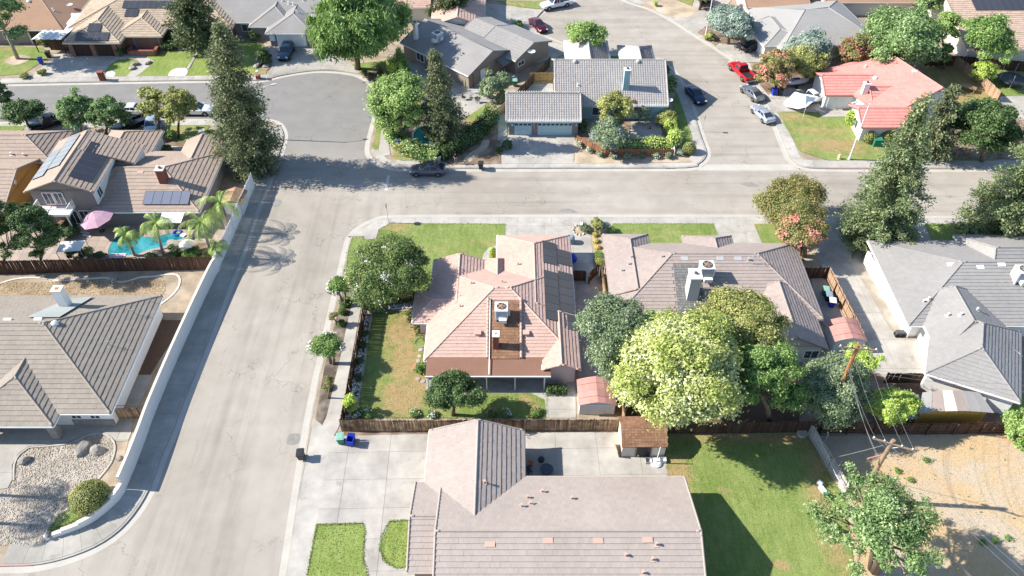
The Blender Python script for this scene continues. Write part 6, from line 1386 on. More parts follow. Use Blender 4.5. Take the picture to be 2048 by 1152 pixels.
fence('brown side gate beside the sand tiled house', [(227, 838), (282, 836)], 1.7, 'wood_fence', .15, cat='gate', side=1)
t = thing('arch_railing', (*g(255, 838), 1.8), 'arched black iron railing above the brown side gate', 'railing'); a, b = Vector((*g(227, 838), 0)), Vector((*g(282, 836), 0)); mb = MB(); pts = [a.lerp(b, i/10)+Vector((0, 0, 1.85+.45*math.sin(math.pi*i/10))) for i in range(11)]; mb.tube(pts, .025, 5)
for i in range(1, 10): p = a.lerp(b, i/10); mb.tube([p+Vector((0, 0, 1.8)), pts[i]], .015, 4)
mb.obj('bars', 'metal_dark', t)
for lb, p in (('left leaf of the dark open gates by the pink house', [(1142, 562), (1170, 562)]), ('right leaf of the dark open gates by the pink house', [(1176, 568), (1194, 548)])): fence(lb, p, 1.7, 'wood_dark', .15, cat='gate', side=-1)
fence('low slatted fence at the corner of the taupe house', [(1200, 556), (1222, 556)], 1.7, 'wood_tan', .2, gapw=.06, cat='fence')
t = thing('metal_railing', (*g(1650, 900), .12), 'thin grey metal rail beside the weathered grey fence', 'railing'); pts = [g3(1636, 868, 1.9), g3(1672, 950, 1.9), g3(1702, 1000, 1.9)]; mb = MB().tube(pts, .05, 6)
for p in (g(1646, 890), g(1672, 942), g(1697, 990)): mb.tube([(*p, .1), (*p, 1.9)], .05, 6)
mb.obj('pipe', 'galv', t)
# ================================================================== TREES AND PLANTS
conifer('tall olive-grey conifer standing at the street bend on the left', (507, 338), 55, 70, 'leaf_conifer', topu=438, shape=.5, ragged=.36, z_low=.8, tuft=.75, size=.36, dens=1.25, seed=3, m=34)
conifer('blue-green pine nearest the driveway of the light grey house', (1752, 482), 200, 92, 'leaf_pine', topu=1850, shape=.85, ragged=.17, z_low=.6, tuft=.6, size=.34, dens=1.1, seed=5, m=40)
conifer('blue-green pine cut by the right edge of the picture', (2000, 485), 245, 92, 'leaf_pine', topu=2105, shape=.6, ragged=.17, z_low=.6, tuft=.6, size=.34, dens=1.1, seed=6, m=40)
conifer('dark conifer beside the grey gable house', (893, 288), 103, 52, 'leaf_conifer', topu=868, shape=.8, ragged=.3, z_low=.8, tuft=.62, size=.36, dens=1.4, seed=7, m=36)
conifer('dark spreading conifer in front of the top left solar house', (402, 108), -60, 62, 'leaf_cyp', topu=362, shape=.5, ragged=.5, z_low=2.5, tuft=.9, dens=1.1, seed=8)
conifer('dark conifer at the top behind the grey gable house', (905, 48), -60, 50, 'leaf_cyp', topu=900, shape=.5, ragged=.4, z_low=1, tuft=.8, dens=1.1, seed=9)
conifer('grey-green cypress beside the red roofed house', (1862, 312), 180, 42, 'leaf_conifer', topu=1905, shape=.55, ragged=.3, z_low=.6, tuft=.6, size=.42, dens=1.2, seed=10)
conifer('small bright green columnar conifer by the grey gable house', (806, 146), 104, 20, 'leaf_bright', topu=797, shape=.7, ragged=.3, z_low=.3, tuft=.38, size=.3, dens=1.6, seed=11)
T = tree
T('large round crape myrtle with pale pink blossom on the corner lawn', (692, 862, 470, 612), 'leaf_crape', base=(785, 604), clumps=95, lobe=.25, size=.27, dens=1.0, flowers='fl_pale', fcount=.006, fsize=.2, multi=3)
T('broad cream-flowering tree behind the shingled shed', (1236, 1492, 622, 866), 'leaf_cream', base=(1372, 856), clumps=120, size=.36, dens=1.0, cr=1.25, flowers='fl_cream', fcount=.7, fsize=.22, fbias=.4, lobe=.7, multi=2)
T('bright green tree rising at the left of the cream-flowering tree', (1252, 1345, 618, 700), 'leaf_bright', base=(1310, 735), size=.32)
T('rounded olive-yellow tree in front of the taupe house', (1398, 1566, 570, 700), 'leaf_olive', base=(1485, 745), clumps=70, size=.3, dens=1.05, flat=.6)
T('grey-green airy tree between the pink and the taupe house', (1146, 1314, 586, 715), 'leaf_greygreen', base=(1225, 765), clumps=95, cr=1.0, size=.28, dens=.75, bark='bark_pale', shell=.15, lobe=.6); T('lower grey-green tree above the red metal shed', (1168, 1266, 680, 768), 'leaf_greygreen', base=(1230, 800), clumps=45, cr=.85, size=.27, dens=.75, bark='bark_pale', shell=.2)
T('dusky green tree between the cream-flowering tree and the pepper tree', (1452, 1606, 672, 840), 'leaf_med', base=(1540, 850), clumps=60, size=.3, dens=.95)
T('soft grey-green juniper tree under the utility pole', (1592, 1738, 702, 850), 'leaf_greygreen', base=(1678, 838), clumps=60, size=.26, dens=1.1, flat=.6)
T('small yellow-green tree behind the utility pole top', (1680, 1768, 686, 770), 'leaf_yellow', base=(1728, 778), clumps=24, size=.26, dens=.75, shell=.35)
T('bright green bush tree left of the orange sided lean-to', (1738, 1825, 770, 852), 'leaf_yellow', base=(1785, 858), size=.26, dens=1.); T('leafy green tree at the right edge above the dry lot', (2008, 2080, 815, 900), 'leaf_bright', base=(2045, 900), size=.28)
T('scraggly green walnut tree in the lower right of the dry lot', (1628, 1898, 950, 1152), 'leaf_mul', base=(1748, 1140), clumps=75, size=.3, dens=.5, cr=.9, shell=.2, multi=3)
T('dense citrus tree by the patio of the pink house', (850, 958, 737, 832), 'leaf_dark', base=(906, 830), size=.26, dens=1.15, clumps=50)
T('wide olive-topped crape myrtle over the pavement on the right', (1517, 1656, 366, 438), 'leaf_rust', base=(1592, 452), size=.28, dens=.95, multi=3); T('pink-flowering crape myrtle beside the shaded driveway', (1550, 1656, 422, 500), 'leaf_rust', base=(1607, 512), size=.27, flowers='fl_coral', fcount=.12, fsize=.26, multi=3)
T('huge weeping green tree over the top driveway', (608, 808, -22, 134), 'leaf_med', base=(715, 138), clumps=110, size=.40, dens=1.3, cr=1.5, flat=1.35, weep=True)
T('green tree with pale trunk on the top left lawn', (-60, 44, -40, 92), 'leaf_mul', base=(36, 118), clumps=60, size=.4, bark='bark_pale'); T('dark green tree at the left edge by the road', (6, 82, 196, 252), 'leaf_dark', base=(60, 262), size=.32)
T('dark tree cut by the left edge over the west road', (-40, 20, 160, 215), 'leaf_dark', base=(-5, 235), size=.32)
T('leafy street tree left of the white sedan', (120, 192, 182, 262), 'leaf_mul', base=(160, 266), size=.3, dens=1.); T('leafy street tree touching the white sedan', (176, 247, 186, 266), 'leaf_mul', base=(210, 270), size=.3)
T('yellowish street tree between the white sedan and the white van', (277, 342, 170, 254), 'leaf_olive', base=(318, 268), size=.3); T('yellowish street tree in front of the white van', (318, 388, 172, 252), 'leaf_olive', base=(356, 276), size=.3)
T('dark shrubby tree at the far left of the pool garden', (-45, 42, 392, 540), 'leaf_dark', base=(5, 540), size=.3, clumps=55); T('dark shrubby tree left of the pale pool canopy', (22, 122, 398, 532), 'leaf_dark', base=(80, 538), size=.3, clumps=60)
T('bright green tree beside the dark conifer', (736, 862, 150, 268), 'leaf_bright', base=(806, 272), clumps=65, size=.32, dens=1.05); shrub('round olive bush on the grey house patio', (957, 1022, 138, 212), 'leaf_greygreen', size=.26, dens=1.2)
T('bright street tree behind the gridded roof', (1128, 1217, 32, 110), 'leaf_bright', base=(1174, 118), size=.3, dens=.9, clumps=40); T('bushy olive tree in the front garden of the blue house', (1190, 1266, 184, 252), 'leaf_olive', base=(1228, 262), size=.28)
T('lavender-flowered grey bush in the blue house garden', (1174, 1262, 238, 302), 'leaf_greygreen', base=(1216, 300), size=.24, flowers='fl_lav', fcount=.035, fsize=.2, dens=1.1)
T('silver-green willow-like tree beside the top right lamp post', (1411, 1512, 8, 80), 'leaf_blue', base=(1456, 88), size=.32, dens=1.1, flat=.6); T('pink blossoming tree by the red pickup', (1516, 1592, 94, 180), 'leaf_rust', lobe=.3, base=(1552, 180), size=.28, flowers='fl_coral', fcount=.32, fsize=.26, dens=1.2)
T('olive-gold tree between the two blossoming trees', (1568, 1655, 84, 162), 'leaf_olive', base=(1612, 160), size=.3); T('silvery willow behind the olive-gold tree', (1565, 1668, 60, 140), 'leaf_blue', zc=3.5, size=.32); T('dark pink blossoming tree behind the red roof', (1672, 1752, 68, 148), 'leaf_rust', base=(1708, 146), size=.28, flowers='fl_red', fcount=.42, fsize=.26, dens=1.2)
T('big dense green tree behind the red roofed house', (1718, 1885, 10, 142), 'leaf_mul', base=(1810, 140), clumps=90, size=.38, dens=1.05); T('lighter green tree at the right of the big dense tree', (1858, 1922, 22, 92), 'leaf_bright', base=(1885, 112), size=.32, dens=.8)
T('open branching green tree in front of the tan house', (1910, 2036, 26, 134), 'leaf_med', base=(1968, 150), clumps=46, size=.34, dens=.9, shell=.3, multi=2); T('small lime-green tree beside the trampoline', (1944, 1992, 116, 170), 'leaf_yellow', base=(1950, 165), size=.26)
T('dark rounded tree beside the cypress on the right', (1905, 2036, 192, 318), 'leaf_dark', base=(1965, 322), clumps=70, size=.32, dens=1.1)
T('small leafy tree left of the tan house wall', (1876, 1905, 84, 130), 'leaf_med', base=(1888, 138), size=.28)
T('green tree behind the top edge over the cul-de-sac', (1370, 1440, -40, 6), 'leaf_mul', zc=3.5, size=.34); T('green crown at the very top right', (1830, 1890, -30, 30), 'leaf_mul', zc=4, size=.34)
T('young crape myrtle at the upper end of the planting strip', (650, 702, 552, 590), 'leaf_med', base=(688, 612), size=.2, dens=.7, shell=.3, flowers='fl_pale', fcount=.025, multi=2); T('larger young crape myrtle lower in the planting strip', (616, 690, 658, 718), 'leaf_med', base=(664, 728), size=.2, dens=.7, shell=.3, flowers='fl_pale', fcount=.04, multi=2, clumps=40)
T('small reddish sapling between the clipped strip bushes', (656, 676, 624, 642), 'leaf_rust', base=(674, 650), size=.16, dens=.6); T('thin reddish sapling at the lower end of the planting strip', (647, 668, 748, 778), 'leaf_rust', base=(656, 796), size=.16, dens=.5)
for lb, bb, lf in (('dark round bush under the upper young crape myrtle', (677, 704, 592, 614), 'leaf_med'), ('small clipped green bush second from the top of the planting strip', (676, 692, 614, 630), 'leaf_med'), ('small clipped green bush third from the top of the planting strip', (674, 690, 638, 653), 'leaf_med'), ('yellow-green bush below the thin reddish sapling', (645, 666, 764, 782), 'leaf_olive')): ballbush(lb, bb, lf, .12, group='clipped bushes in the planting strip')
shrub('bright yellow-green bush inside the dark west fence', (687, 716, 782, 832), 'leaf_yellow'); shrub('bright green bush below the big crape myrtle', (722, 774, 580, 626), 'leaf_bright', size=.24)
ballbush('large clipped round bush on the low corner wall', (141, 218, 959, 1031), 'leaf_olive', .12, 1.2)
shrub('flowering bush at the west end of the pink patio', (826, 858, 724, 756), 'leaf_med', flowers='fl_coral', fcount=.05)
hedge('low dark hedge against the pink patio wall', [(1092, 784), (1134, 784)], .9, .8, 'leaf_dark', .16)
for i, (u, v) in enumerate(((712, 826), (735, 828), (830, 828), (862, 828), (984, 826), (1012, 826), (1072, 824))):
    shrub(('pale rose bush in the corner by the bright yellow-green bush', 'low rose bush second along the plank fence', 'low rose bush near the middle of the plank fence', 'white flowering rose bush before the citrus tree', 'peach rose bush right of the citrus tree', 'pale rose bush near the lawn centre by the plank fence', 'full rose bush at the concrete edge')[i], (u-11, u+11, v-9, v+8), 'leaf_med', size=.13, dens=.5, flowers=('fl_white', 'fl_white', 'fl_pale', 'fl_white', 'fl_coral', 'fl_white', 'fl_pink')[i], fcount=.05, fsize=.12, group='rose bushes along the plank fence')
for i, (u, v) in enumerate(((710, 668), (705, 690), (700, 722), (697, 755))): shrub(('topmost small dark shrub in the white pebble strip', 'second small dark shrub in the white pebble strip', 'third small dark shrub in the white pebble strip', 'lowest small dark shrub in the white pebble strip')[i], (u+10, u+28, v-8, v+8), 'leaf_dark', size=.14, dens=.6, group='shrubs in the pebble strip')
ballbush('square clipped hedge bush by the pink entrance', (978, 994, 494, 522), 'leaf_yellow', .12)
shrub('round dark clipped bush in the rock garden', (1182, 1208, 432, 466), 'leaf_olive', size=.16, dens=1.3); shrub('feathery grass mound in the rock garden', (1158, 1184, 446, 468), 'leaf_greygreen', size=.16); shrub('pale leafy plant right of the rock garden bush', (1204, 1220, 444, 464), 'leaf_blue', size=.16); shrub('low green plant at the lawn edge by the rock garden', (1216, 1232, 452, 468), 'leaf_med', size=.15)
for i, (u, v) in enumerate(((1190, 470), (1192, 482), (1195, 495))): shrub(('topmost yellow flower clump in the narrow bed', 'middle yellow flower clump in the narrow bed', 'lowest yellow flower clump in the narrow bed')[i], (u-4, u+4, v-4, v+3), 'leaf_olive', size=.12, flowers='fl_yellow', fcount=.25, fsize=.11, group='yellow flowers in the narrow bed')
shrub('leafy green bush above the dark gates', (1188, 1208, 500, 518), 'leaf_med', size=.16); shrub('low pale bush just above the slatted fence', (1186, 1210, 516, 530), 'leaf_olive', size=.16)
shrub('dark shrub under the pink-flowering crape myrtle', (1584, 1604, 478, 502), 'leaf_dark', size=.18); shrub('tiny green plant beside the shaded driveway', (1597, 1609, 516, 526), 'leaf_bright', size=.12)
# corner hedge and blue house garden
hedge('ivy covered hedge round the street corner', [(776, 232), (785, 268), (800, 290), (830, 308), (880, 320)], 2.4, 1.5, 'leaf_med', .2, 1.2, flowers='fl_cream'); hedge('tall green hedge behind the bare slope', [(880, 316), (905, 306), (960, 268), (985, 240)], 2.2, 2.0, 'leaf_dark', .28); hedge('long pale clipped hedge running down to the bright tree', [(786, 142), (800, 165), (815, 190)], 1.8, 2.2, 'leaf_yellow', .24)
hedge('bright clipped hedge behind the reddish pickets', [(1215, 303), (1265, 296), (1340, 294), (1352, 280)], 1.6, 1.4, 'leaf_yellow', .2, flowers='fl_white'); hedge('clipped hedge along the white picket fence', [(1348, 292), (1340, 262), (1325, 235)], 1.5, 1.3, 'leaf_yellow', .2)
shrub('rounded hedge block near the east end of the blue house', (1312, 1354, 220, 254), 'leaf_olive', size=.2); shrub('leafy bush against the east end of the gridded roof', (1328, 1354, 150, 196), 'leaf_med', size=.24, flowers='fl_pale', fcount=.05); shrub('dark bush at the north-east corner of the blue house', (1326, 1340, 130, 160), 'leaf_dark', size=.22, flowers='fl_pink', fcount=.06)
shrub('spiky plant by the white door of the blue house', (1272, 1300, 208, 250), 'leaf_greygreen', size=.36, aspect=.2); shrub('pink bougainvillea under the blue chimney', (1252, 1276, 196, 226), 'leaf_med', zc=2.2, size=.22, flowers='fl_pink', fcount=.7, fsize=.26); shrub('dark green shrub beside the blue garage', (1157, 1176, 238, 268), 'leaf_dark', size=.22)
ballbush('clipped round yellow bush at the side street corner', (1366, 1392, 284, 309), 'leaf_olive', .14)
for i, (u, v, c) in enumerate(((1160, 290, 'fl_white'), (1176, 288, 'fl_white'), (1180, 300, 'fl_white'), (1200, 308, 'fl_pink'), (1228, 312, 'fl_white'), (1256, 312, 'fl_white'), (1284, 312, 'fl_white'), (1312, 312, 'fl_white'), (1338, 312, 'fl_white'), (1362, 306, 'fl_white'))): shrub('rose bush number %s from the driveway along the reddish picket fence' % ('one', 'two', 'three', 'four', 'five', 'six', 'seven', 'eight', 'nine', 'ten')[i], (u-8, u+8, v-8, v+7), 'leaf_greygreen', size=.16, dens=.6, flowers=c, fcount=.05, fsize=.13, group='rose bushes along the reddish picket fence')
for lb, bb in (('upper round shrub on the bare slope', (1002, 1026, 278, 302)), ('lower small shrub on the bare slope', (990, 1006, 292, 308))): shrub(lb, bb, 'leaf_dark', size=.18)
for lb, bb, lf in (('small round shrub at the left of the bulb bed', (722, 736, 140, 152), 'leaf_dark'), ('small round shrub second in the bulb bed', (734, 746, 144, 156), 'leaf_dark'), ('reddish upright shrub in the bulb bed', (752, 766, 132, 152), 'leaf_rust'), ('olive shrub at the lower end of the bulb bed', (758, 774, 152, 168), 'leaf_olive')): shrub(lb, bb, lf, size=.18, group='shrubs in the bulb bed')
# red house shrubs
for lb, bb, lf in (('bright round bush at the corner of the red roofed garage', (1692, 1736, 216, 256), 'leaf_yellow'), ('small round bush behind the street lamp', (1708, 1734, 248, 268), 'leaf_olive'), ('round bush left of the green utility box', (1728, 1752, 262, 288), 'leaf_olive'), ('round bush right of the green utility box', (1758, 1792, 256, 286), 'leaf_olive')): ballbush(lb, bb, lf, .18)
# north-west garden plants
for lb, bb, lf in (('spiky palm-like shrub by the dark gate', (76, 102, 66, 92), 'leaf_olive'), ('upright dark shrub left of the brown garage doors', (142, 156, 90, 112), 'leaf_dark'), ('dark shrub right of the brown garage doors', (232, 250, 94, 114), 'leaf_dark'), ('flowering shrub at the driveway mouth', (74, 92, 138, 152), 'leaf_olive'), ('small plant by the kerb at top left', (40, 58, 146, 158), 'leaf_olive'), ('dark leafy bush along the top porch', (318, 360, 74, 98), 'leaf_dark'), ('dark bush beside the blue-grey house door', (495, 522, 60, 82), 'leaf_dark'), ('white-flowered bush beside the top driveway', (508, 542, 98, 130), 'leaf_dark'), ('round bush on the lawn by the dark red car', (1020, 1048, 42, 60), 'leaf_med'), ('golden bush behind the striped wing', (912, 942, 42, 58), 'leaf_olive'), ('yellow-green shrub at the top verge', (1306, 1316, 2, 14), 'leaf_yellow'), ('low yellow shrub under the silver-green tree', (1408, 1432, 64, 82), 'leaf_olive'), ('small green shrub at the top by the beige house', (1496, 1524, -6, 16), 'leaf_olive'), ('dark bush at the house front on the west road', (375, 232, 0, 0), 'leaf_dark')):
    if bb[3] > bb[2]: shrub(lb, bb, lf, size=.24, dens=1.)
shrub('green bush under the yellowish street tree', (326, 352, 258, 280), 'leaf_med', size=.22); shrub('tall green shrub at the foot of the tall conifer', (404, 452, 258, 306), 'leaf_med', size=.26, dens=.8); shrub('low plant by the terracotta pot', (324, 346, 290, 310), 'leaf_dark', size=.2)
shrub('banana plant behind the grey gable house', (842, 866, -2, 24), 'leaf_yellow', size=.7, aspect=.35, dens=.7); shrub('broad-leaved strelitzia behind the grey gable house', (812, 838, 4, 26), 'leaf_med', size=.7, aspect=.3, dens=.7)
palm('palm just outside the left edge beside the gravel yard', (-95, 985), (-150, 908), fr=18, L=2.8, seed=8); palm('second palm outside the left edge near the lower pavement', (-115, 1040), (-180, 962), fr=18, L=2.6, seed=9)
# pool garden
palm('slender palm in the middle of the pool edge', (328, 512), (312, 448), fr=18, L=2.7, seed=1, group='palms round the pool'); palm('small palm at the left side of the pool', (270, 512), (252, 470), fr=14, L=2.2, seed=2, group='palms round the pool')
palm('large palm at the right end of the pool', (424, 512), (404, 446), fr=20, L=3.4, seed=3, group='palms round the pool'); palm('palm beside the tall white wall', (455, 462), (440, 408), fr=18, L=3.4, seed=4, group='palms round the pool'); palm('short palm against the white wall corner', (436, 520), (432, 494), fr=12, L=1.8, seed=5, group='palms round the pool')
for lb, bb, lf, s in (('leafy shrub at the fence right of the pool', (338, 364, 498, 516), 'leaf_dark', .22), ('white-flowered shrub by the stone planter', (366, 402, 496, 516), 'leaf_med', .2), ('dark shrub by the pale canopy', (132, 168, 486, 524), 'leaf_dark', .24), ('fan plant left of the pool', (166, 188, 490, 516), 'leaf_olive', .4), ('shrub at the lower left pool edge', (186, 206, 502, 518), 'leaf_dark', .2), ('broad-leaved plant at the pool rock', (336, 350, 488, 502), 'leaf_med', .4), ('shrub under the slender palm', (290, 314, 508, 520), 'leaf_dark', .22), ('small leafy shrub right of the large palm', (404, 430, 500, 516), 'leaf_olive', .2), ('dark plant group under the balcony', (112, 160, 444, 478), 'leaf_dark', .24), ('bushy shrub before the patio wall', (90, 116, 440, 470), 'leaf_dark', .24)): shrub(lb, bb, lf, size=s, dens=.8)
shrub('dark shrub by the window of the taupe gable', (1548, 1572, 712, 730), 'leaf_dark', size=.2); shrub('dark shrub at the left window of the taupe gable', (1530, 1548, 704, 724), 'leaf_dark', size=.2)
for i, (u, v) in enumerate(((1852, 920), (1795, 942), (1820, 960), (1990, 1080), (1965, 1085), (2015, 1075))): shrub('low green weed in the dry lot, number %s of six' % ('one', 'two', 'three', 'four', 'five', 'six')[i], (u-11, u+11, v-6, v+6), 'leaf_med', zc=.22, size=.2, dens=.16, shell=.05, clumps=9, cr=.3, group='weeds in the dry lot', cat='weed', name='weed')
# ================================================================== VEHICLES
car('cross', (856, 346), 180, '5b6070', 'grey crossover with its tailgate open at the kerb', metal=.55, hatch=True); car('suv', (574, 112), -92, '2a4058', 'dark blue car facing the road on the top driveway', z=.2, metal=.5)
car('sedan', (272, 226), 0, 'd4d6d8', 'white sedan parked on the west road behind the street trees', metal=.1); car('suv', (395, 226), 0, 'd8dadc', 'white van partly hidden by the tall conifer', metal=.1)
car('pickup', (104, 254), 218, '141820', 'black pickup on the driveway at the left', 'pickup truck', z=.16); car('pickup', (266, 258), 222, '16181c', 'black pickup behind the low roof ridge', 'pickup truck', z=.16); car('sedan', (306, 258), -80, '9aa6ae', 'silver car under the yellowish street tree', z=.16)
car('sedan', (1076, 56), -66, '5c1524', 'dark red car at the mouth of the upper driveway', metal=.5); car('sedan', (1036, 88), -38, 'd0d2d4', 'white car half hidden by the striped wing', z=.2, metal=.1); car('sedan', (1060, 99), -38, '20242a', 'black car half hidden by the striped wing', z=.2)
car('pickup', (1112, 14), 205, 'd8dadc', 'white pickup in the upper cul-de-sac', 'pickup truck', metal=.05); car('pickup', (1406, 8), 92, '4a1420', 'maroon pickup on the driveway at the top', 'pickup truck', z=.2); car('pickup', (1482, 150), 109, 'b0101c', 'bright red pickup parked on the side street', 'pickup truck', metal=.15)
car('coupe', (1503, 192), 113, '7c8288', 'dark silver coupe behind the red pickup', metal=.6); car('coupe', (1524, 234), 109, 'b4bcc8', 'pale silver coupe last in the row on the side street', metal=.5); car('sedan', (1390, 196), -74, '1a2a48', 'navy sedan in the shade on the side street', metal=.5); car('sedan', (1508, 100), 18, '22232a', 'black sedan on the driveway by the pink blossom', z=.2)
car('pickup', (1618, 206), 20, 'c8cacc', 'white pickup under the torn white canopy', 'pickup truck', z=.18, metal=.1)
# torn canopy
t = thing('canopy', (*g(1600, 208), .15), 'torn white fabric canopy over a pickup on the driveway', 'canopy'); b = MB(); P = [g3(1568, 205, .9), g3(1612, 214, 1.9), g3(1640, 194, 2.2), g3(1590, 184, 2.3)]; top = g3(1612, 190, 3.1); low = g3(1572, 212, .3)
N = 8
for i in range(4):
    A, B = P[i], P[(i+1) % 4]
    for k in range(N):
        for m in range(N):
            def q(s_, r_):
                p = (A.lerp(B, s_)).lerp(top, r_); p.z -= .22*math.sin(math.pi*r_)+.06*math.sin(s_*9+i); return p
            b.face([q(k/N, m/N), q((k+1)/N, m/N), q((k+1)/N, (m+1)/N), q(k/N, (m+1)/N)])
for k in range(6): a, c = P[0].lerp(P[1], k/6), P[0].lerp(P[1], (k+1)/6); b.face([a, c, c*.6+low*.4+Vector((0, -.3, -.2)), a*.6+low*.4+Vector((0, -.3, -.2))])
b.obj('fabric', 'tarp_white', t)
for p in P: MB().tube([(p.x, p.y, .1), p], .03, 5).obj('post', 'unit_white', t)
t = thing('jet_ski', (*g(1592, 172), .15), 'white and blue watercraft on a trailer behind the white canopy', 'watercraft', rz=R(12)); b = MB(); loft([[(x, -w_, .7), (x, -w_*1.1, .95), (x, 0, 1.1+h_), (x, w_*1.1, .95), (x, w_, .7)] for x, w_, h_ in ((-1.9, .45, 0), (-1, .6, .05), (0, .62, .2), (1, .5, .15), (1.9, .1, 0))], b); b.obj('hull', 'unit_white', t, local=True); MB().box((-.4, 0, 1.25), (1.3, .4, .25)).obj('seat', 'sign_blue', t, local=True); MB().box((0, 0, .5), (4.2, .12, .1)).box((-.3, .6, .5), (2.6, .08, .08)).box((-.3, -.6, .5), (2.6, .08, .08)).obj('trailer', 'metal_dark', t, local=True)
for sg in (-1, 1): MB().tube([(-.4, sg*.7, .3), (-.4, sg*.86, .3)], .28, 12).obj('wheel', 'tyre', t, local=True)
# ================================================================== BINS, LAMPS, SIGNS
bin_((683, 885), 'green wheelie bin with pale lid by the plank fence', 'green_bin', 'green_lid', rz=R(8)); bin_((703, 889), 'open blue wheelie bin beside the green one on the driveway', 'blue_bin', 'blue_bin', rz=R(-4), open_=True); bin_((604, 917), 'black wheelie bin standing on the street by the driveway', 'black_bin', 'black_bin', rz=R(5))
bin_((962, 338), 'black wheelie bin at the kerb near the standing person', 'black_bin', 'black_bin'); bin_((992, 246), 'green wheelie bin with blue lid beside the blue garage', 'green_bin', 'blue_bin'); bin_((84, 128), 'blue wheelie bin tipped at the top left driveway', 'blue_bin', 'blue_bin', rz=R(20)); bin_((99, 115), 'black wheelie bin at the top left driveway', 'black_bin', 'black_bin', rz=R(10))
bin_((1648, 590), 'green wheelie bin with pale lid in the taupe side yard', 'green_bin', 'green_lid', rz=R(-12)); bin_((1654, 601), 'black wheelie bin between two others in the taupe side yard', 'black_bin', 'unit_blue', rz=R(-12)); bin_((1661, 613), 'blue wheelie bin with white lid in the taupe side yard', 'blue_bin', 'unit_white', rz=R(-12)); bin_((1547, 190), 'blue wheelie bin on the red roofed house driveway', 'blue_bin', 'blue_bin'); bin_((1559, 190), 'black wheelie bin next to the white canopy', 'black_bin', 'black_bin'); bin_((868, 32), 'blue bin under the banana plant', 'blue_bin', 'blue_bin', s=1.3); bin_((1030, 172), 'green bin in the striped wing side yard', 'green_bin', 'green_lid')
t = thing('utility_box', (*g(1752, 290), .15), 'green metal utility box between two round bushes', 'utility box'); MB().box((0, 0, .5), (1.2, 1.0, 1.0), taper=.92).box((0, 0, 1.03), (1.2, 1.0, .08)).obj('cabinet', 'green_bin', t, local=True)
def lamp(base, top, label, arm=-1.8, armdir=0):
    x, y = g(*base); h = 5
    for k in range(40, 140):
        if pr(x, y, k*.1)[1] <= top[1]: h = k*.1; break
    t = thing('street_lamp', (x, y, .12), label, 'street lamp', 'street lamps', R(armdir)); MB().tube([(0, 0, 0), (0, 0, .4), (0, 0, .4), (0, 0, h)], [.17, .17, .11, .07], 10).obj('pole', 'unit_white', t, local=True)
    MB().tube([(0, 0, h-.25), (.5, 0, h+.15), (1.3, 0, h+.35), (1.9, 0, h+.38)], [.05, .045, .04, .035], 6).obj('arm', 'unit_white', t, local=True); b = MB(); loft([[(1.8, -.06, h+.33), (1.8, .06, h+.33), (1.8, .05, h+.45), (1.8, -.05, h+.45)], [(2.1, -.16, h+.28), (2.1, .16, h+.28), (2.1, .1, h+.46), (2.1, -.1, h+.46)], [(2.55, -.12, h+.3), (2.55, .12, h+.3), (2.55, .07, h+.42), (2.55, -.07, h+.42)]], b); b.obj('lamp_head', 'unit_white', t, local=True)
lamp((1698, 319), (1744, 210), 'white street lamp on the lawn of the red roofed house', armdir=190); lamp((541, 277), (516, 182), 'street lamp half hidden behind the tall conifer', armdir=20); lamp((1411, 72), (1424, -10), 'white street lamp beside the silver-green tree', armdir=200)
def post_sign(base, label, plates, h, cat='street sign'):
    x, y = g(*base); t = thing('street_sign', (x, y, .12), label, cat); MB().tube([(0, 0, 0), (0, 0, h)], .035, 6).obj('post', 'galv', t, local=True)
    for nm, m, z, sx, sz, rz, kind in plates:
        if kind == 'oct': b = MB().tube([(0, -.015, z), (0, .015, z)], sx/2, 8)
        else: b = MB().box((0, -.05, z), (sx, .025, sz))
        o = b.obj(nm, m, t, local=True)
        for v in o.data.vertices:
            c = Matrix.Rotation(R(rz), 3, 'Z') @ (v.co-Vector((0, 0, z))); v.co = c+Vector((0, 0, z))
    return t
post_sign((801, 321), 'corner sign post with small yellow plate below a blue street name plate', [('yellow_plate', 'sign_yellow', 2.35, .9, .3, 0, ''), ('name_plate', 'sign_blue', 3.1, .8, .22, 0, ''), ('name_plate', 'sign_blue', 3.33, .8, .22, 90, '')], 3.45)
post_sign((777, 445), 'thin post with octagonal sign seen edge-on at the lawn corner', [('octagonal_plate', 'lamp_red', 2.7, .75, .75, 90, 'oct')], 3.1); post_sign((781, 312), 'thin dark sign post on the corner pavement', [('plate', 'dark_paint', 2.0, .3, .4, 90, '')], 2.3); post_sign((1404, 262), 'small sign post on the side street pavement', [('plate', 'metal_dark', 2.3, .35, .5, 90, '')], 2.6)
x, y = g(206, 160); t = thing('mailbox', (x, y, .14), 'red brick mailbox pillar beside the kerb', 'mailbox'); b = MB()
for r_ in range(9):
    for c_ in range(2): b.box((-.2+.4*c_, 0, .09+r_*.15), (.385, .62, .135))
b.obj('brick_pillar', 'brick_red', t, local=True); MB().box((0, 0, 1.42), (.9, .75, .1)).obj('cap', 'brick_red', t, local=True); MB().box((0, -.33, 1.1), (.3, .06, .3)).obj('letter_slot', 'metal_dark', t, local=True)
x, y = g(517, 157); t = thing('mailbox', (x, y, .14), 'small white mailbox on a red brick foot at the top kerb', 'mailbox'); MB().box((0, 0, .3), (.6, .6, .6)).obj('brick_foot', 'brick_red', t, local=True); MB().tube([(0, 0, .6), (0, 0, 1.0)], .05, 6).obj('post', 'unit_white', t, local=True); MB().box((0, 0, 1.15), (.28, .5, .28)).obj('letter_box', 'unit_white', t, local=True)
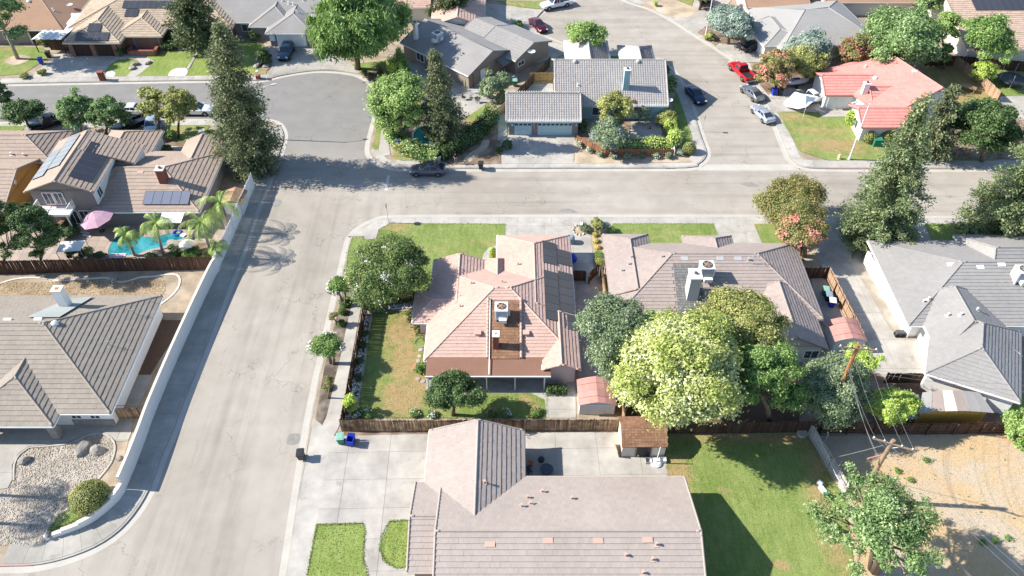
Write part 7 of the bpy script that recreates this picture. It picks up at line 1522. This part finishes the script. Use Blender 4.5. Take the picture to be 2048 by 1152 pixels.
x, y = g(1162, 462); t = thing('mailbox', (x, y, .14), 'white mailbox on a post in the rock garden', 'mailbox'); MB().tube([(0, 0, 0), (0, 0, 1.0)], .05, 6).obj('post', 'unit_white', t, local=True); MB().box((0, 0, 1.12), (.25, .5, .26)).obj('letter_box', 'unit_white', t, local=True)
x, y = g(1677, 318); t = thing('fire_hydrant', (x, y, .14), 'pale yellow fire hydrant on the verge beside the street lamp', 'fire hydrant'); MB().lathe((0, 0, 0), [(.2, 0), (.2, .06), (.14, .08), (.14, .55), (.18, .57), (.18, .62), (.15, .66), (.1, .76), (.03, .8)], 12).obj('barrel', 'hydrant', t, local=True); MB().tube([(-.24, 0, .42), (.24, 0, .42)], .07, 8).tube([(0, -.24, .36), (0, 0, .36)], .08, 8).obj('outlet', 'hydrant', t, local=True)
x, y = g(96, 1078); t = thing('fire_hydrant', (x, y, .14), 'small white and blue hydrant at the end of the low curved wall', 'fire hydrant'); MB().lathe((0, 0, 0), [(.18, 0), (.13, .08), (.13, .5), (.17, .52), (.14, .6), (.03, .72)], 12).obj('barrel', 'unit_white', t, local=True); MB().tube([(-.22, 0, .38), (.22, 0, .38)], .07, 8).obj('outlet', 'sign_blue', t, local=True)
# boulders
for lb, p, r_, s_ in (('largest pale boulder at the back of the gravel yard', (171, 897), (1.15, .75, .8), 1), ('dark boulder beside the largest one in the gravel yard', (197, 902), (.8, .6, .8), 2), ('small dark boulder at the left of the gravel yard', (50, 922), (.6, .5, .6), 3), ('small stone on the bare soil by the white wall', (238, 918), (.35, .3, .3), 4)): rock(lb, p, r_, s_, zs=.85)
for i, (lb, p, r_) in enumerate((('upper boulder beside the top left winding path', (270, 130), (.9, .6, .6)), ('lower boulder beside the top left winding path', (264, 138), (.7, .6, .5)), ('dark boulder across the top left winding path', (296, 127), (.7, .5, .5)), ('boulder at the edge of the top porch bed', (364, 99), (.7, .6, .7)), ('rock at the driveway bed at the top', (515, 132), (.9, .6, .7)), ('pale rock at the top driveway bed edge', (532, 133), (.9, .5, .5)), ('rock in the border of the bare yard', (228, 562), (.7, .5, .5)), ('rock at the pool side under the palm', (350, 488), (1.2, .6, .5)), ('rock at the right pool side', (372, 484), (1.0, .6, .5)), ('rock by the pool near the fence', (316, 506), (.9, .5, .4)))): rock(lb, p, r_, 10+i)
ORD = ('rightmost', 'second', 'third', 'lowest', 'fifth', 'sixth', 'leftmost', 'eighth', 'ninth', 'topmost', 'eleventh', 'twelfth')
for i in range(12): a = i*.52; rock('%s small border stone of the rock garden, counted round from the right' % ORD[i], (1160+14*math.cos(a), 460+10*math.sin(a)), (.25, .2, .22), 40+i, 'pebble', group='border stones of the rock garden', name='stone', cat='stone')
# stepping stones in the back garden
for i, (u, v) in enumerate(((841, 700), (839, 713), (836, 722), (838, 744), (836, 758), (846, 763), (862, 764))): x, y = g(u, v); o = MB().lathe((x, y, .16), [(.24, 0), (.24, .05), (.2, .06)], 10).obj('stepping_stone', 'concrete_old'); tag(o, '%s round stepping stone from the curled hose towards the pink patio' % ('first', 'second', 'third', 'fourth', 'fifth', 'sixth', 'last')[i], 'stepping stone', 'stepping stones to the pink patio')
# garden hose ring
b = MB(); p0 = [g3(850, 676, .2), g3(838, 676, .2), g3(830, 684, .2), g3(834, 692, .2), g3(846, 695, .2), g3(851, 692, .2)]; b.tube([Vector((*q, .2)) for q in smooth([Vector((p.x, p.y, 0)) for p in p0], .25)], .03, 5); tag(b.obj('garden_hose', 'tan_hose'), 'green garden hose curled on the dry lawn by the pink wall', 'hose')
# pool things
x, y = g(208, 462); t = thing('parasol', (x, y, .15), 'large faded pink parasol tilted over the pool patio', 'parasol', rz=R(10)); b = MB(); ring = []; 
for k in range(8): an = k*math.pi/4+.2; ring.append(Vector((2.15*math.cos(an), 2.15*math.sin(an), 2.15+.45*math.cos(an))))
apex = Vector((-.2, 0, 3.0))
for k in range(8): a, c = ring[k], ring[(k+1) % 8]; b.face([a, c, c.lerp(apex, .5)+Vector((0, 0, .06)), a.lerp(apex, .5)+Vector((0, 0, .06))]); b.face([a.lerp(apex, .5)+Vector((0, 0, .06)), c.lerp(apex, .5)+Vector((0, 0, .06)), apex])
b.obj('canopy', 'umbrella', t, local=True); MB().tube([(-.2, 0, 0), (-.2, 0, 3.1)], .03, 6).obj('pole', 'metal_grey', t, local=True); rb = MB()
for k in range(8): rb.tube([ring[k]-Vector((0, 0, .03)), apex-Vector((0, 0, .05))], .02, 4)
rb.obj('ribs', 'metal_grey', t, local=True); MB().lathe((-.2, 0, 0), [(.35, 0), (.35, .08), (.08, .1)], 12).obj('base', 'metal_dark', t, local=True)
t = thing('shade_canopy', (*g(143, 505), .15), 'pale blue-white flat canopy left of the pool', 'canopy'); a = [g3(112, 504, 2.3), g3(160, 501, 2.3), g3(171, 480, 2.4), g3(122, 484, 2.4)]; MB().slab(a, .06).obj('fabric', 'unit_white', t)
for p in a: MB().tube([(p.x, p.y, .1), (p.x, p.y, p.z)], .04, 6).obj('post', 'metal_grey', t)
x, y = g(355, 467, .2); o = MB().lathe((x, y, .2), [(.5, .02), (.62, .1), (.55, .2), (.38, .2), (.3, .1), (.36, .03)], 18).obj('swim_ring', 'sign_blue', None, smooth=True); tag(o, 'blue swim ring floating at the right end of the pool', 'swim ring'); b = MB().box((x+.75, y-.35, .27), (.9, .55, .14), R(-30)).box((x+1.05, y-.5, .36), (.35, .5, .12), R(-30)); tag(b.obj('pool_float', 'unit_white', None, bevel=.05), 'white inflatable beside the blue swim ring', 'pool float')
x, y = g(236, 513, .2); t = thing('pool_float', (x, y, .19), 'white and violet striped air mattress at the near edge of the pool', 'pool float')
for k in range(6): MB().tube([(-.9, -.35+k*.14, .07), (.9, -.35+k*.14, .07)], .075, 6).obj('tube', 'white_paint' if k % 2 else 'umbrella', t, local=True)
x, y = g(380, 505); t = thing('parasol', (x, y, .15), 'small cream parasol between the pool and the fence', 'parasol'); b = MB()
for k in range(8):
    a0, a1 = k*math.pi/4, (k+1)*math.pi/4; b.face([(.95*math.cos(a0), .95*math.sin(a0), 1.35), (.95*math.cos(a1), .95*math.sin(a1), 1.35), (0, 0, 1.7)])
b.obj('canopy', 'cream_paint', t, local=True); MB().tube([(0, 0, 0), (0, 0, 1.75)], .03, 6).obj('pole', 'metal_grey', t, local=True)
def table(px, label, r_, m='black_plastic', z=.72):
    x, y = g(*px); t = thing('garden_table', (x, y, .16), label, 'garden table'); MB().lathe((0, 0, z), [(r_, 0), (r_, .05), (.05, .06)], 18).obj('table_top', m, t, local=True); MB().tube([(0, 0, 0), (0, 0, z)], .05, 6).lathe((0, 0, 0), [(.3, 0), (.3, .05), (.05, .07)], 10).obj('pedestal', 'metal_dark', t, local=True)
def chair(px, label, rz, m='metal_dark', group=None):
    x, y = g(*px); t = thing('garden_chair', (x, y, .16), label, 'garden chair', group, R(rz)); MB().box((0, 0, .45), (.5, .5, .05)).obj('seat', m, t, local=True); MB().box((0, .24, .75), (.5, .05, .55), 0, 0, R(10)).obj('backrest', m, t, local=True)
    for a in (-.21, .21):
        for c in (-.21, .21): MB().tube([(a, c, 0), (a, c, .45)], .02, 5).obj('leg', m, t, local=True)
table((133, 455), 'round dark table on the shaded pool patio', .75, 'patio_brown')
for lb, p, r_ in (('chair left of the round dark pool table', (118, 462), 90), ('chair below the round dark pool table', (134, 474), 180), ('chair right of the round dark pool table', (150, 458), -90)): chair(p, lb, r_, group='chairs round the dark pool table')
for i in range(5): x, y = g(158+i*4, 448+i*6); o = MB().box((x, y, .22), (1.2, .28, .05), R(-14)).obj('board', 'unit_white'); tag(o, '%s pale board of the stepped deck by the dark pool table' % ('uppermost', 'second', 'middle', 'fourth', 'lowest')[i], 'board', 'boards of the stepped deck')
table((942, 196), 'small iron table on the grey house patio', .45, 'metal_grey'); chair((928, 200), 'iron chair left of the small patio table', 70); chair((955, 206), 'iron chair right of the small patio table', -60)
x, y = g(931, 186); t = thing('parasol', (x, y, .16), 'closed pale green parasol on the grey house patio', 'parasol'); MB().tube([(0, 0, 0), (0, 0, 2.4)], .03, 6).obj('pole', 'metal_grey', t, local=True); MB().lathe((0, 0, 1.0), [(.05, 0), (.16, .2), (.13, .9), (.03, 1.45)], 8).obj('canopy', 'leaf_greygreen', t, local=True)
t = thing('patio_bench', (*g(913, 162), .16), 'wooden bench under the eave of the grey gable house', 'bench', rz=R(-42)); MB().box((0, 0, .42), (1.6, .45, .06)).obj('seat', 'wood_dark', t, local=True); MB().box((0, .22, .7), (1.6, .05, .45)).obj('backrest', 'wood_dark', t, local=True); 
for s_ in (-.7, .7): MB().box((s_, 0, .2), (.08, .42, .4)).obj('leg', 'wood_dark', t, local=True)
# pool toy / tarp beneath the corner tree
x, y = g(862, 292); t = thing('paddling_pool', (x, y, .14), 'turquoise above-ground pool half hidden under the corner trees', 'pool'); MB().lathe((0, .9, 0), [(2.6, 0), (2.6, 1.25), (2.45, 1.3), (2.4, 1.15), (.05, 1.13)], 26).obj('water', 'tarp_teal', t, local=True); MB().lathe((0, .9, 1.25), [(2.68, 0), (2.68, .07), (2.42, .08), (2.42, 0)], 26, cap=False).obj('rim', 'unit_white', t, local=True)
# trampoline
x, y = g(2020, 168); t = thing('trampoline', (x, y, .15), 'round black trampoline with net poles behind the maroon fence', 'trampoline'); MB().lathe((0, 0, .85), [(2.0, 0), (2.05, .06), (1.75, .07), (1.7, .03), (.05, .0)], 24).obj('mat', 'black_plastic', t, local=True); MB().lathe((0, 0, .84), [(2.08, 0), (2.08, .08), (1.98, .1), (1.78, .08)], 24, cap=False).obj('pad', 'dark_paint', t, local=True)
for k in range(6): a = k*math.pi/3; MB().tube([(2.0*math.cos(a), 2*math.sin(a), 0), (2.0*math.cos(a), 2*math.sin(a), 2.5)], .03, 5).obj('pole', 'galv', t, local=True)
# basketball-hoop style portable base, shed things, yard objects
x, y = g(1312, 926); t = thing('portable_pole', (x, y, .16), 'white pole standing in a round weighted base by the shingled shed', 'pole'); MB().lathe((0, 0, 0), [(.55, 0), (.58, .12), (.4, .24), (.08, .26)], 16).obj('base', 'unit_white', t, local=True); MB().tube([(0, 0, .2), (.12, .1, 2.4)], .05, 8).obj('pole', 'unit_white', t, local=True)
for lb, p, m in (('grey tray left of the round pole base', (1297, 924), 'metal_grey'), ('white crate right of the round pole base', (1325, 922), 'unit_white')):
    x, y = g(*p); t = thing('crate', (x, y, .16), lb, 'crate'); b = MB().box((0, 0, .03), (.6, .5, .05)); 
    for a, c, d_ in ((0, -.24, (.6, .03, .3)), (0, .24, (.6, .03, .3)), (-.29, 0, (.03, .5, .3)), (.29, 0, (.03, .5, .3))): b.box((a, c, .17), d_)
    b.obj('box', m, t, local=True)
table((1093, 946), 'round glass table in the shade of the bottom house', .62, 'glass', .6)
x, y = g(1082, 929); t = thing('kettle_grill', (x, y, .16), 'black kettle grill in the shade of the bottom house', 'grill'); MB().lathe((0, 0, .55), [(.05, 0), (.25, .06), (.33, .22), (.33, .26), (.28, .42), (.1, .5), (.02, .52)], 14).obj('kettle', 'black_plastic', t, local=True)
for k in range(3): a = k*2.1; MB().tube([(.3*math.cos(a), .3*math.sin(a), 0), (.15*math.cos(a), .15*math.sin(a), .6)], .02, 5).obj('leg', 'metal_grey', t, local=True)
for lb, p, r_ in (('terracotta pot in the shade left of the kettle grill', (1061, 931), .25), ('red pot by the winding walk of the two-storey house', (324, 307), .4), ('small clay pot on the blue house patio', (1300, 258), .22)):
    x, y = g(*p); t = thing('plant_pot', (x, y, .16), lb, 'plant pot'); MB().lathe((0, 0, 0), [(r_*.7, 0), (r_, r_*1.5), (r_*1.05, r_*1.7), (r_*.8, r_*1.65), (.03, r_*1.5)], 12).obj('pot', 'terracotta', t, local=True)
chair((1058, 947), 'dark chair at the eave of the bottom house', 30)
x, y = g(1141, 485); t = thing('kettle_grill', (x, y, .16), 'round blue-grey covered grill on the pink driveway', 'grill'); MB().lathe((0, 0, 0), [(.45, 0), (.5, .5), (.47, .85), (.3, .98), (.02, 1.0)], 16).obj('cover', 'unit_blue', t, local=True); x, y = g(1143, 520); tag(MB().lathe((x, y, .16), [(.6, 0), (.66, .3), (.5, .7), (.2, .9), (.02, .95)], 12).obj('blue_tarp_heap', 'blue_bin', None, smooth=True), 'bright blue tarp bundle beside the dark gates', 'tarp')
x, y = g(1128, 778); t = thing('ground_unit', (x, y, .16), 'small grey unit at the end of the low dark hedge', 'air conditioner'); MB().box((0, 0, .35), (.5, .5, .7)).box((0, 0, .72), (.4, .4, .05)).obj('cabinet', 'metal_grey', t, local=True)
x, y = g(1603, 868); o = MB().tube([(x, y, .15), (x, y, .45)], .5, 18).obj('cable_drum', 'wood_grey'); tag(o, 'grey round drum leaning at the dark lawn corner', 'cable drum')
for lb, a, c, m in (('yellow plank lying by the dark back fence', (1475, 862), (1510, 842), 'sign_yellow'), ('grey pipe lying by the dark back fence', (1462, 862), (1505, 846), 'metal_grey'), ('tan pole leaning at the dark back fence', (1455, 862), (1498, 838), 'wood_gold')): tag(MB().tube([g3(*a, .25), g3(*c, .8)], .05, 6).obj('pole', m), lb, 'pole')
x, y = g(1645, 985); t = thing('tarp_heap', (x, y, .15), 'white and turquoise tarp heap at the edge of the mowed lawn', 'tarp'); MB().box((0, .2, .2), (.5, .8, .3), .4).box((-.1, .8, .3), (.45, .5, .4), .9).obj('sheet', 'tarp_white', t, local=True, bevel=.12); MB().box((.3, -.4, .2), (.5, .5, .3), .8).obj('fold', 'tarp_teal', t, local=True, bevel=.1)
t = thing('wooden_bench', (*g(1934, 182), .15), 'flat wooden table in the red house back yard', 'garden table', rz=R(-35)); MB().box((0, 0, .75), (2.2, 1.0, .08)).obj('table_top', 'wood_tan', t, local=True)
for a in (-.9, .9): MB().box((a, 0, .36), (.1, .8, .72)).obj('leg', 'wood_tan', t, local=True)
x, y = g(1672, 300); tag(MB().box((x, y-.2, .2), (.1, .1, .1)).obj('sprinkler_box', 'unit_white'), 'tiny white sprinkler box on the dry patch of the red house lawn', 'sprinkler box')
rc = thing('round_cooler', (*g(1852, 742), .16), 'red cushion by the white wall of the light grey house', 'cushion'); MB().box((.1, .0, .3), (.8, .5, .3), .3).obj('cushion', 'lamp_red', rc, local=True, bevel=.05)
x, y = g(1797, 672); t = thing('bicycle_cart', (x, y, .16), 'dark small cart by the posts of the light grey house', 'cart'); MB().box((0, 0, .5), (.9, .5, .4)).obj('tray', 'metal_dark', t, local=True)
for s_ in (-.3, .3): MB().tube([(s_, -.28, .25), (s_, .28, .25)], .25, 10).obj('wheel', 'tyre', t, local=True)
for i in range(5): x, y = g(1100+i*0, 40); 
# ================================================================== PERSON
def person(px, label, head):
    x, y = g(*px); t = thing('person', (x, y, .15), label, 'person', None, R(head)); me = bpy.data.meshes.new('body')
    J = dict(p=(0, 0, .98, .13), s1=(0, .02, 1.15, .125), s2=(0, .02, 1.32, .145), n=(0, .0, 1.50, .06), h1=(0, -.03, 1.60, .085), h2=(0, -.04, 1.70, .095), h3=(0, -.02, 1.77, .06),
             lh=(.10, 0, .92, .1), lk=(.11, -.03, .50, .065), la=(.12, .02, .09, .045), lf=(.13, -.16, .05, .04), rh=(-.10, 0, .92, .1), rk=(-.11, -.02, .50, .065), ra=(-.12, .03, .09, .045), rf=(-.13, -.15, .05, .04),
             ls=(.19, .01, 1.42, .065), le=(.26, .02, 1.14, .045), lw=(.12, -.22, 1.12, .032), lp=(.06, -.29, 1.14, .03), rs=(-.19, .01, 1.42, .065), re=(-.26, .02, 1.14, .045), rw=(-.12, -.22, 1.12, .032), rp=(-.06, -.29, 1.14, .03))
    E_ = ['p-s1', 's1-s2', 's2-n', 'n-h1', 'h1-h2', 'h2-h3', 'p-lh', 'lh-lk', 'lk-la', 'la-lf', 'p-rh', 'rh-rk', 'rk-ra', 'ra-rf', 's2-ls', 'ls-le', 'le-lw', 'lw-lp', 's2-rs', 'rs-re', 're-rw', 'rw-rp']
    # five fingers on each hand, curled round a phone held in front
    for sd, c in (('l', 1), ('r', -1)):
        for i in range(4): J['%sq%d' % (sd, i)] = (c*.035, -.325-.0*i, 1.115+.022*i, .009); J['%st%d' % (sd, i)] = (c*.012, -.345, 1.12+.022*i, .008); E_ += ['%sp-%sq%d' % (sd, sd, i), '%sq%d-%st%d' % (sd, i, sd, i)]
        J[sd+'u'] = (c*.05, -.30, 1.19, .010); J[sd+'v'] = (c*.02, -.33, 1.215, .009); E_ += ['%sp-%su' % (sd, sd), '%su-%sv' % (sd, sd)]
    K = list(J); me.from_pydata([J[k][:3] for k in K], [tuple(K.index(q) for q in e.split('-')) for e in E_], []); o = bpy.data.objects.new('body', me); COL.objects.link(o)
    o.modifiers.new('skin', 'SKIN'); 
    for i, k in enumerate(K): me.skin_vertices[0].data[i].radius = (J[k][3],)*2
    me.skin_vertices[0].data[0].use_root = True; s_ = o.modifiers.new('sub', 'SUBSURF'); s_.levels = s_.render_levels = 2
    dg = bpy.context.evaluated_depsgraph_get(); m2 = bpy.data.meshes.new_from_object(o.evaluated_get(dg)); bpy.data.objects.remove(o)
    for m in ('skin', 'shirt_black', 'jeans', 'black_plastic'): m2.materials.append(MATS[m])
    for p in m2.polygons:
        c = p.center; p.use_smooth = True; arm = abs(c.x) > .215 or (c.y < -.13 and c.z > .9)
        p.material_index = 3 if c.z < .11 else 2 if c.z < 1.0 else 1 if c.z < 1.49 and not (arm and c.z < 1.25) else 0
    link('body', m2).parent = t
    hr = MB().lathe((0, -.015, 1.70), [(.10, -.02), (.112, .04), (.095, .10), (.05, .135), (.01, .14)], 12); hr.obj('hair', 'hair', t, smooth=True, local=True)
    MB().box((0, -.135, 1.665), (.028, .045, .05), taper=.6).obj('nose', 'skin', t, local=True)
    for sg in (-1, 1): MB().lathe((sg*.036, -.128, 1.69), [(.012, -.008), (.014, 0), (.004, .01)], 6).obj('eye', 'hair', t, local=True); MB().box((sg*.1, -.02, 1.68), (.02, .05, .065)).obj('ear', 'skin', t, local=True)
    MB().box((0, -.13, 1.615), (.05, .012, .012)).obj('mouth', 'lamp_red', t, local=True)
    ph = thing('phone', (x, y, 1.15), 'dark phone held in both hands of the standing person', 'phone', None, R(head)); MB().box((0, -.335, .03), (.075, .012, .15), 0, 0, R(-35)).obj('case', 'black_plastic', ph, local=True)
person((912, 328), 'person in black shirt and grey jeans standing on the pavement looking at a phone', 0)
# ================================================================== UTILITY POLES AND WIRES
def upole(base, top, label, arm, mat, h=None):
    x, y = g(*base); h = 6.
    for k in range(60, 160):
        if pr(x, y, k*.1)[1] <= top[1]: h = k*.1; break
    dx = (top[0]-pr(x, y, h)[0])/pr(x, y, h)[2]; t = thing('utility_pole', (x, y, .12), label, 'utility pole'); MB().tube([(0, 0, 0), (dx, 0, h)], [.24, .17], 12).obj('pole', mat, t, local=True)
    a = R(arm); d = Vector((math.cos(a), math.sin(a), 0)); c = Vector((dx*.96, 0, h-.35)); L = 1.5; cb = MB().box(c+Vector((0, -.16, 0)), (2*L+.2, .1, .14), a); cb.obj('cross_arm', 'pole_grey', t, local=True); pts = []
    for s_ in (-1, -.45, .45, 1):
        p = c+d*L*s_+Vector((0, -.16, .07)); MB().lathe(tuple(p), [(.03, 0), (.06, .05), (.08, .1), (.05, .16), (.02, .2)], 8).obj('insulator', 'unit_white', t, local=True); pts.append(Vector((x, y, .12))+p+Vector((0, 0, .2)))
    bz = MB(); bz.tube([c+d*.75+Vector((0, -.12, -.05)), (dx*.9, -.12, h-1.0)], .03, 5).tube([c-d*.75+Vector((0, -.12, -.05)), (dx*.9, -.12, h-1.0)], .03, 5); bz.obj('brace', 'galv', t, local=True)
    return pts, Vector((x+dx, y, .12+h))
A_, ta = upole((1648, 850), (1716, 692), 'brown utility pole with cross-arm above the juniper tree', -8, 'pole_wood'); B_, tb = upole((1716, 1000), (1786, 882), 'greyer utility pole with slanted cross-arm over the dry lot', -22, 'pole_grey')
t2 = Matrix.Identity(4); xb = MB(); xb.box((tb.x-.6, tb.y+.1, tb.z-2.6), (1.5, .1, .12), R(15)); o = xb.obj('lower_arm', 'rust_red', None); tag(o, 'red-brown lower arm fixed to the greyer pole', 'cross-arm')
def wire(a, b, sag, label='overhead wire running between the two utility poles', group='overhead wires', r_=.009):
    a, b = Vector(a), Vector(b); n = 18; o = MB().tube([a.lerp(b, i/n)-Vector((0, 0, sag*4*(i/n)*(1-i/n))) for i in range(n+1)], r_, 5).obj('wire', 'wire_mat'); return tag(o, label, 'wire', group)
OR = ('leftmost', 'second from left', 'third from left', 'rightmost')
for i in range(4):
    wire(A_[i], B_[i], .45, '%s overhead wire between the cross-arms of the utility poles' % OR[i]); wire(B_[i], (B_[i].x+9.5+i*.25, B_[i].y-17, B_[i].z+.6), .7, '%s overhead wire from the greyer pole towards the lower right' % OR[i], 'overhead wires to the lower right')
for i in range(3): wire(ta+Vector((0, -.1, -2.6-.25*i)), tb+Vector((-.4+.2*i, 0, -2.7-.2*i)), .6, ('upper', 'middle', 'lowest')[i]+' low telephone wire between the two utility poles', 'telephone wires'); wire(tb+Vector((0, -.1, -2.6-.25*i)), (tb.x+5.4+.3*i, tb.y-17, tb.z-2.1), .7, ('upper', 'middle', 'lowest')[i]+' low telephone wire from the greyer pole to the bottom edge', 'telephone wires to the bottom')
wire(ta+Vector((0, 0, -.6)), (26.5, 50.5, 3.2), .6, 'service wire from the brown pole to the taupe gable', None, .014); wire(ta+Vector((0, 0, -1.6)), (25.2, 48.5, 3.0), .6, 'lower service wire from the brown pole into the dusky tree', None, .014); wire(ta+Vector((.1, 0, -3.0)), (60, 46.0, 4.0), .6, 'upper service wire from the brown pole to the right edge', None, .014); wire(ta+Vector((.1, 0, -3.4)), (60, 45.2, 3.8), .6, 'lower service wire from the brown pole to the right edge', None, .014)
wire(tb+Vector((0, 0, -.4)), (*g(1656, 918, 2.0), 2.0), .1, 'straight guy wire from the greyer pole to the grey fence', None, .022)
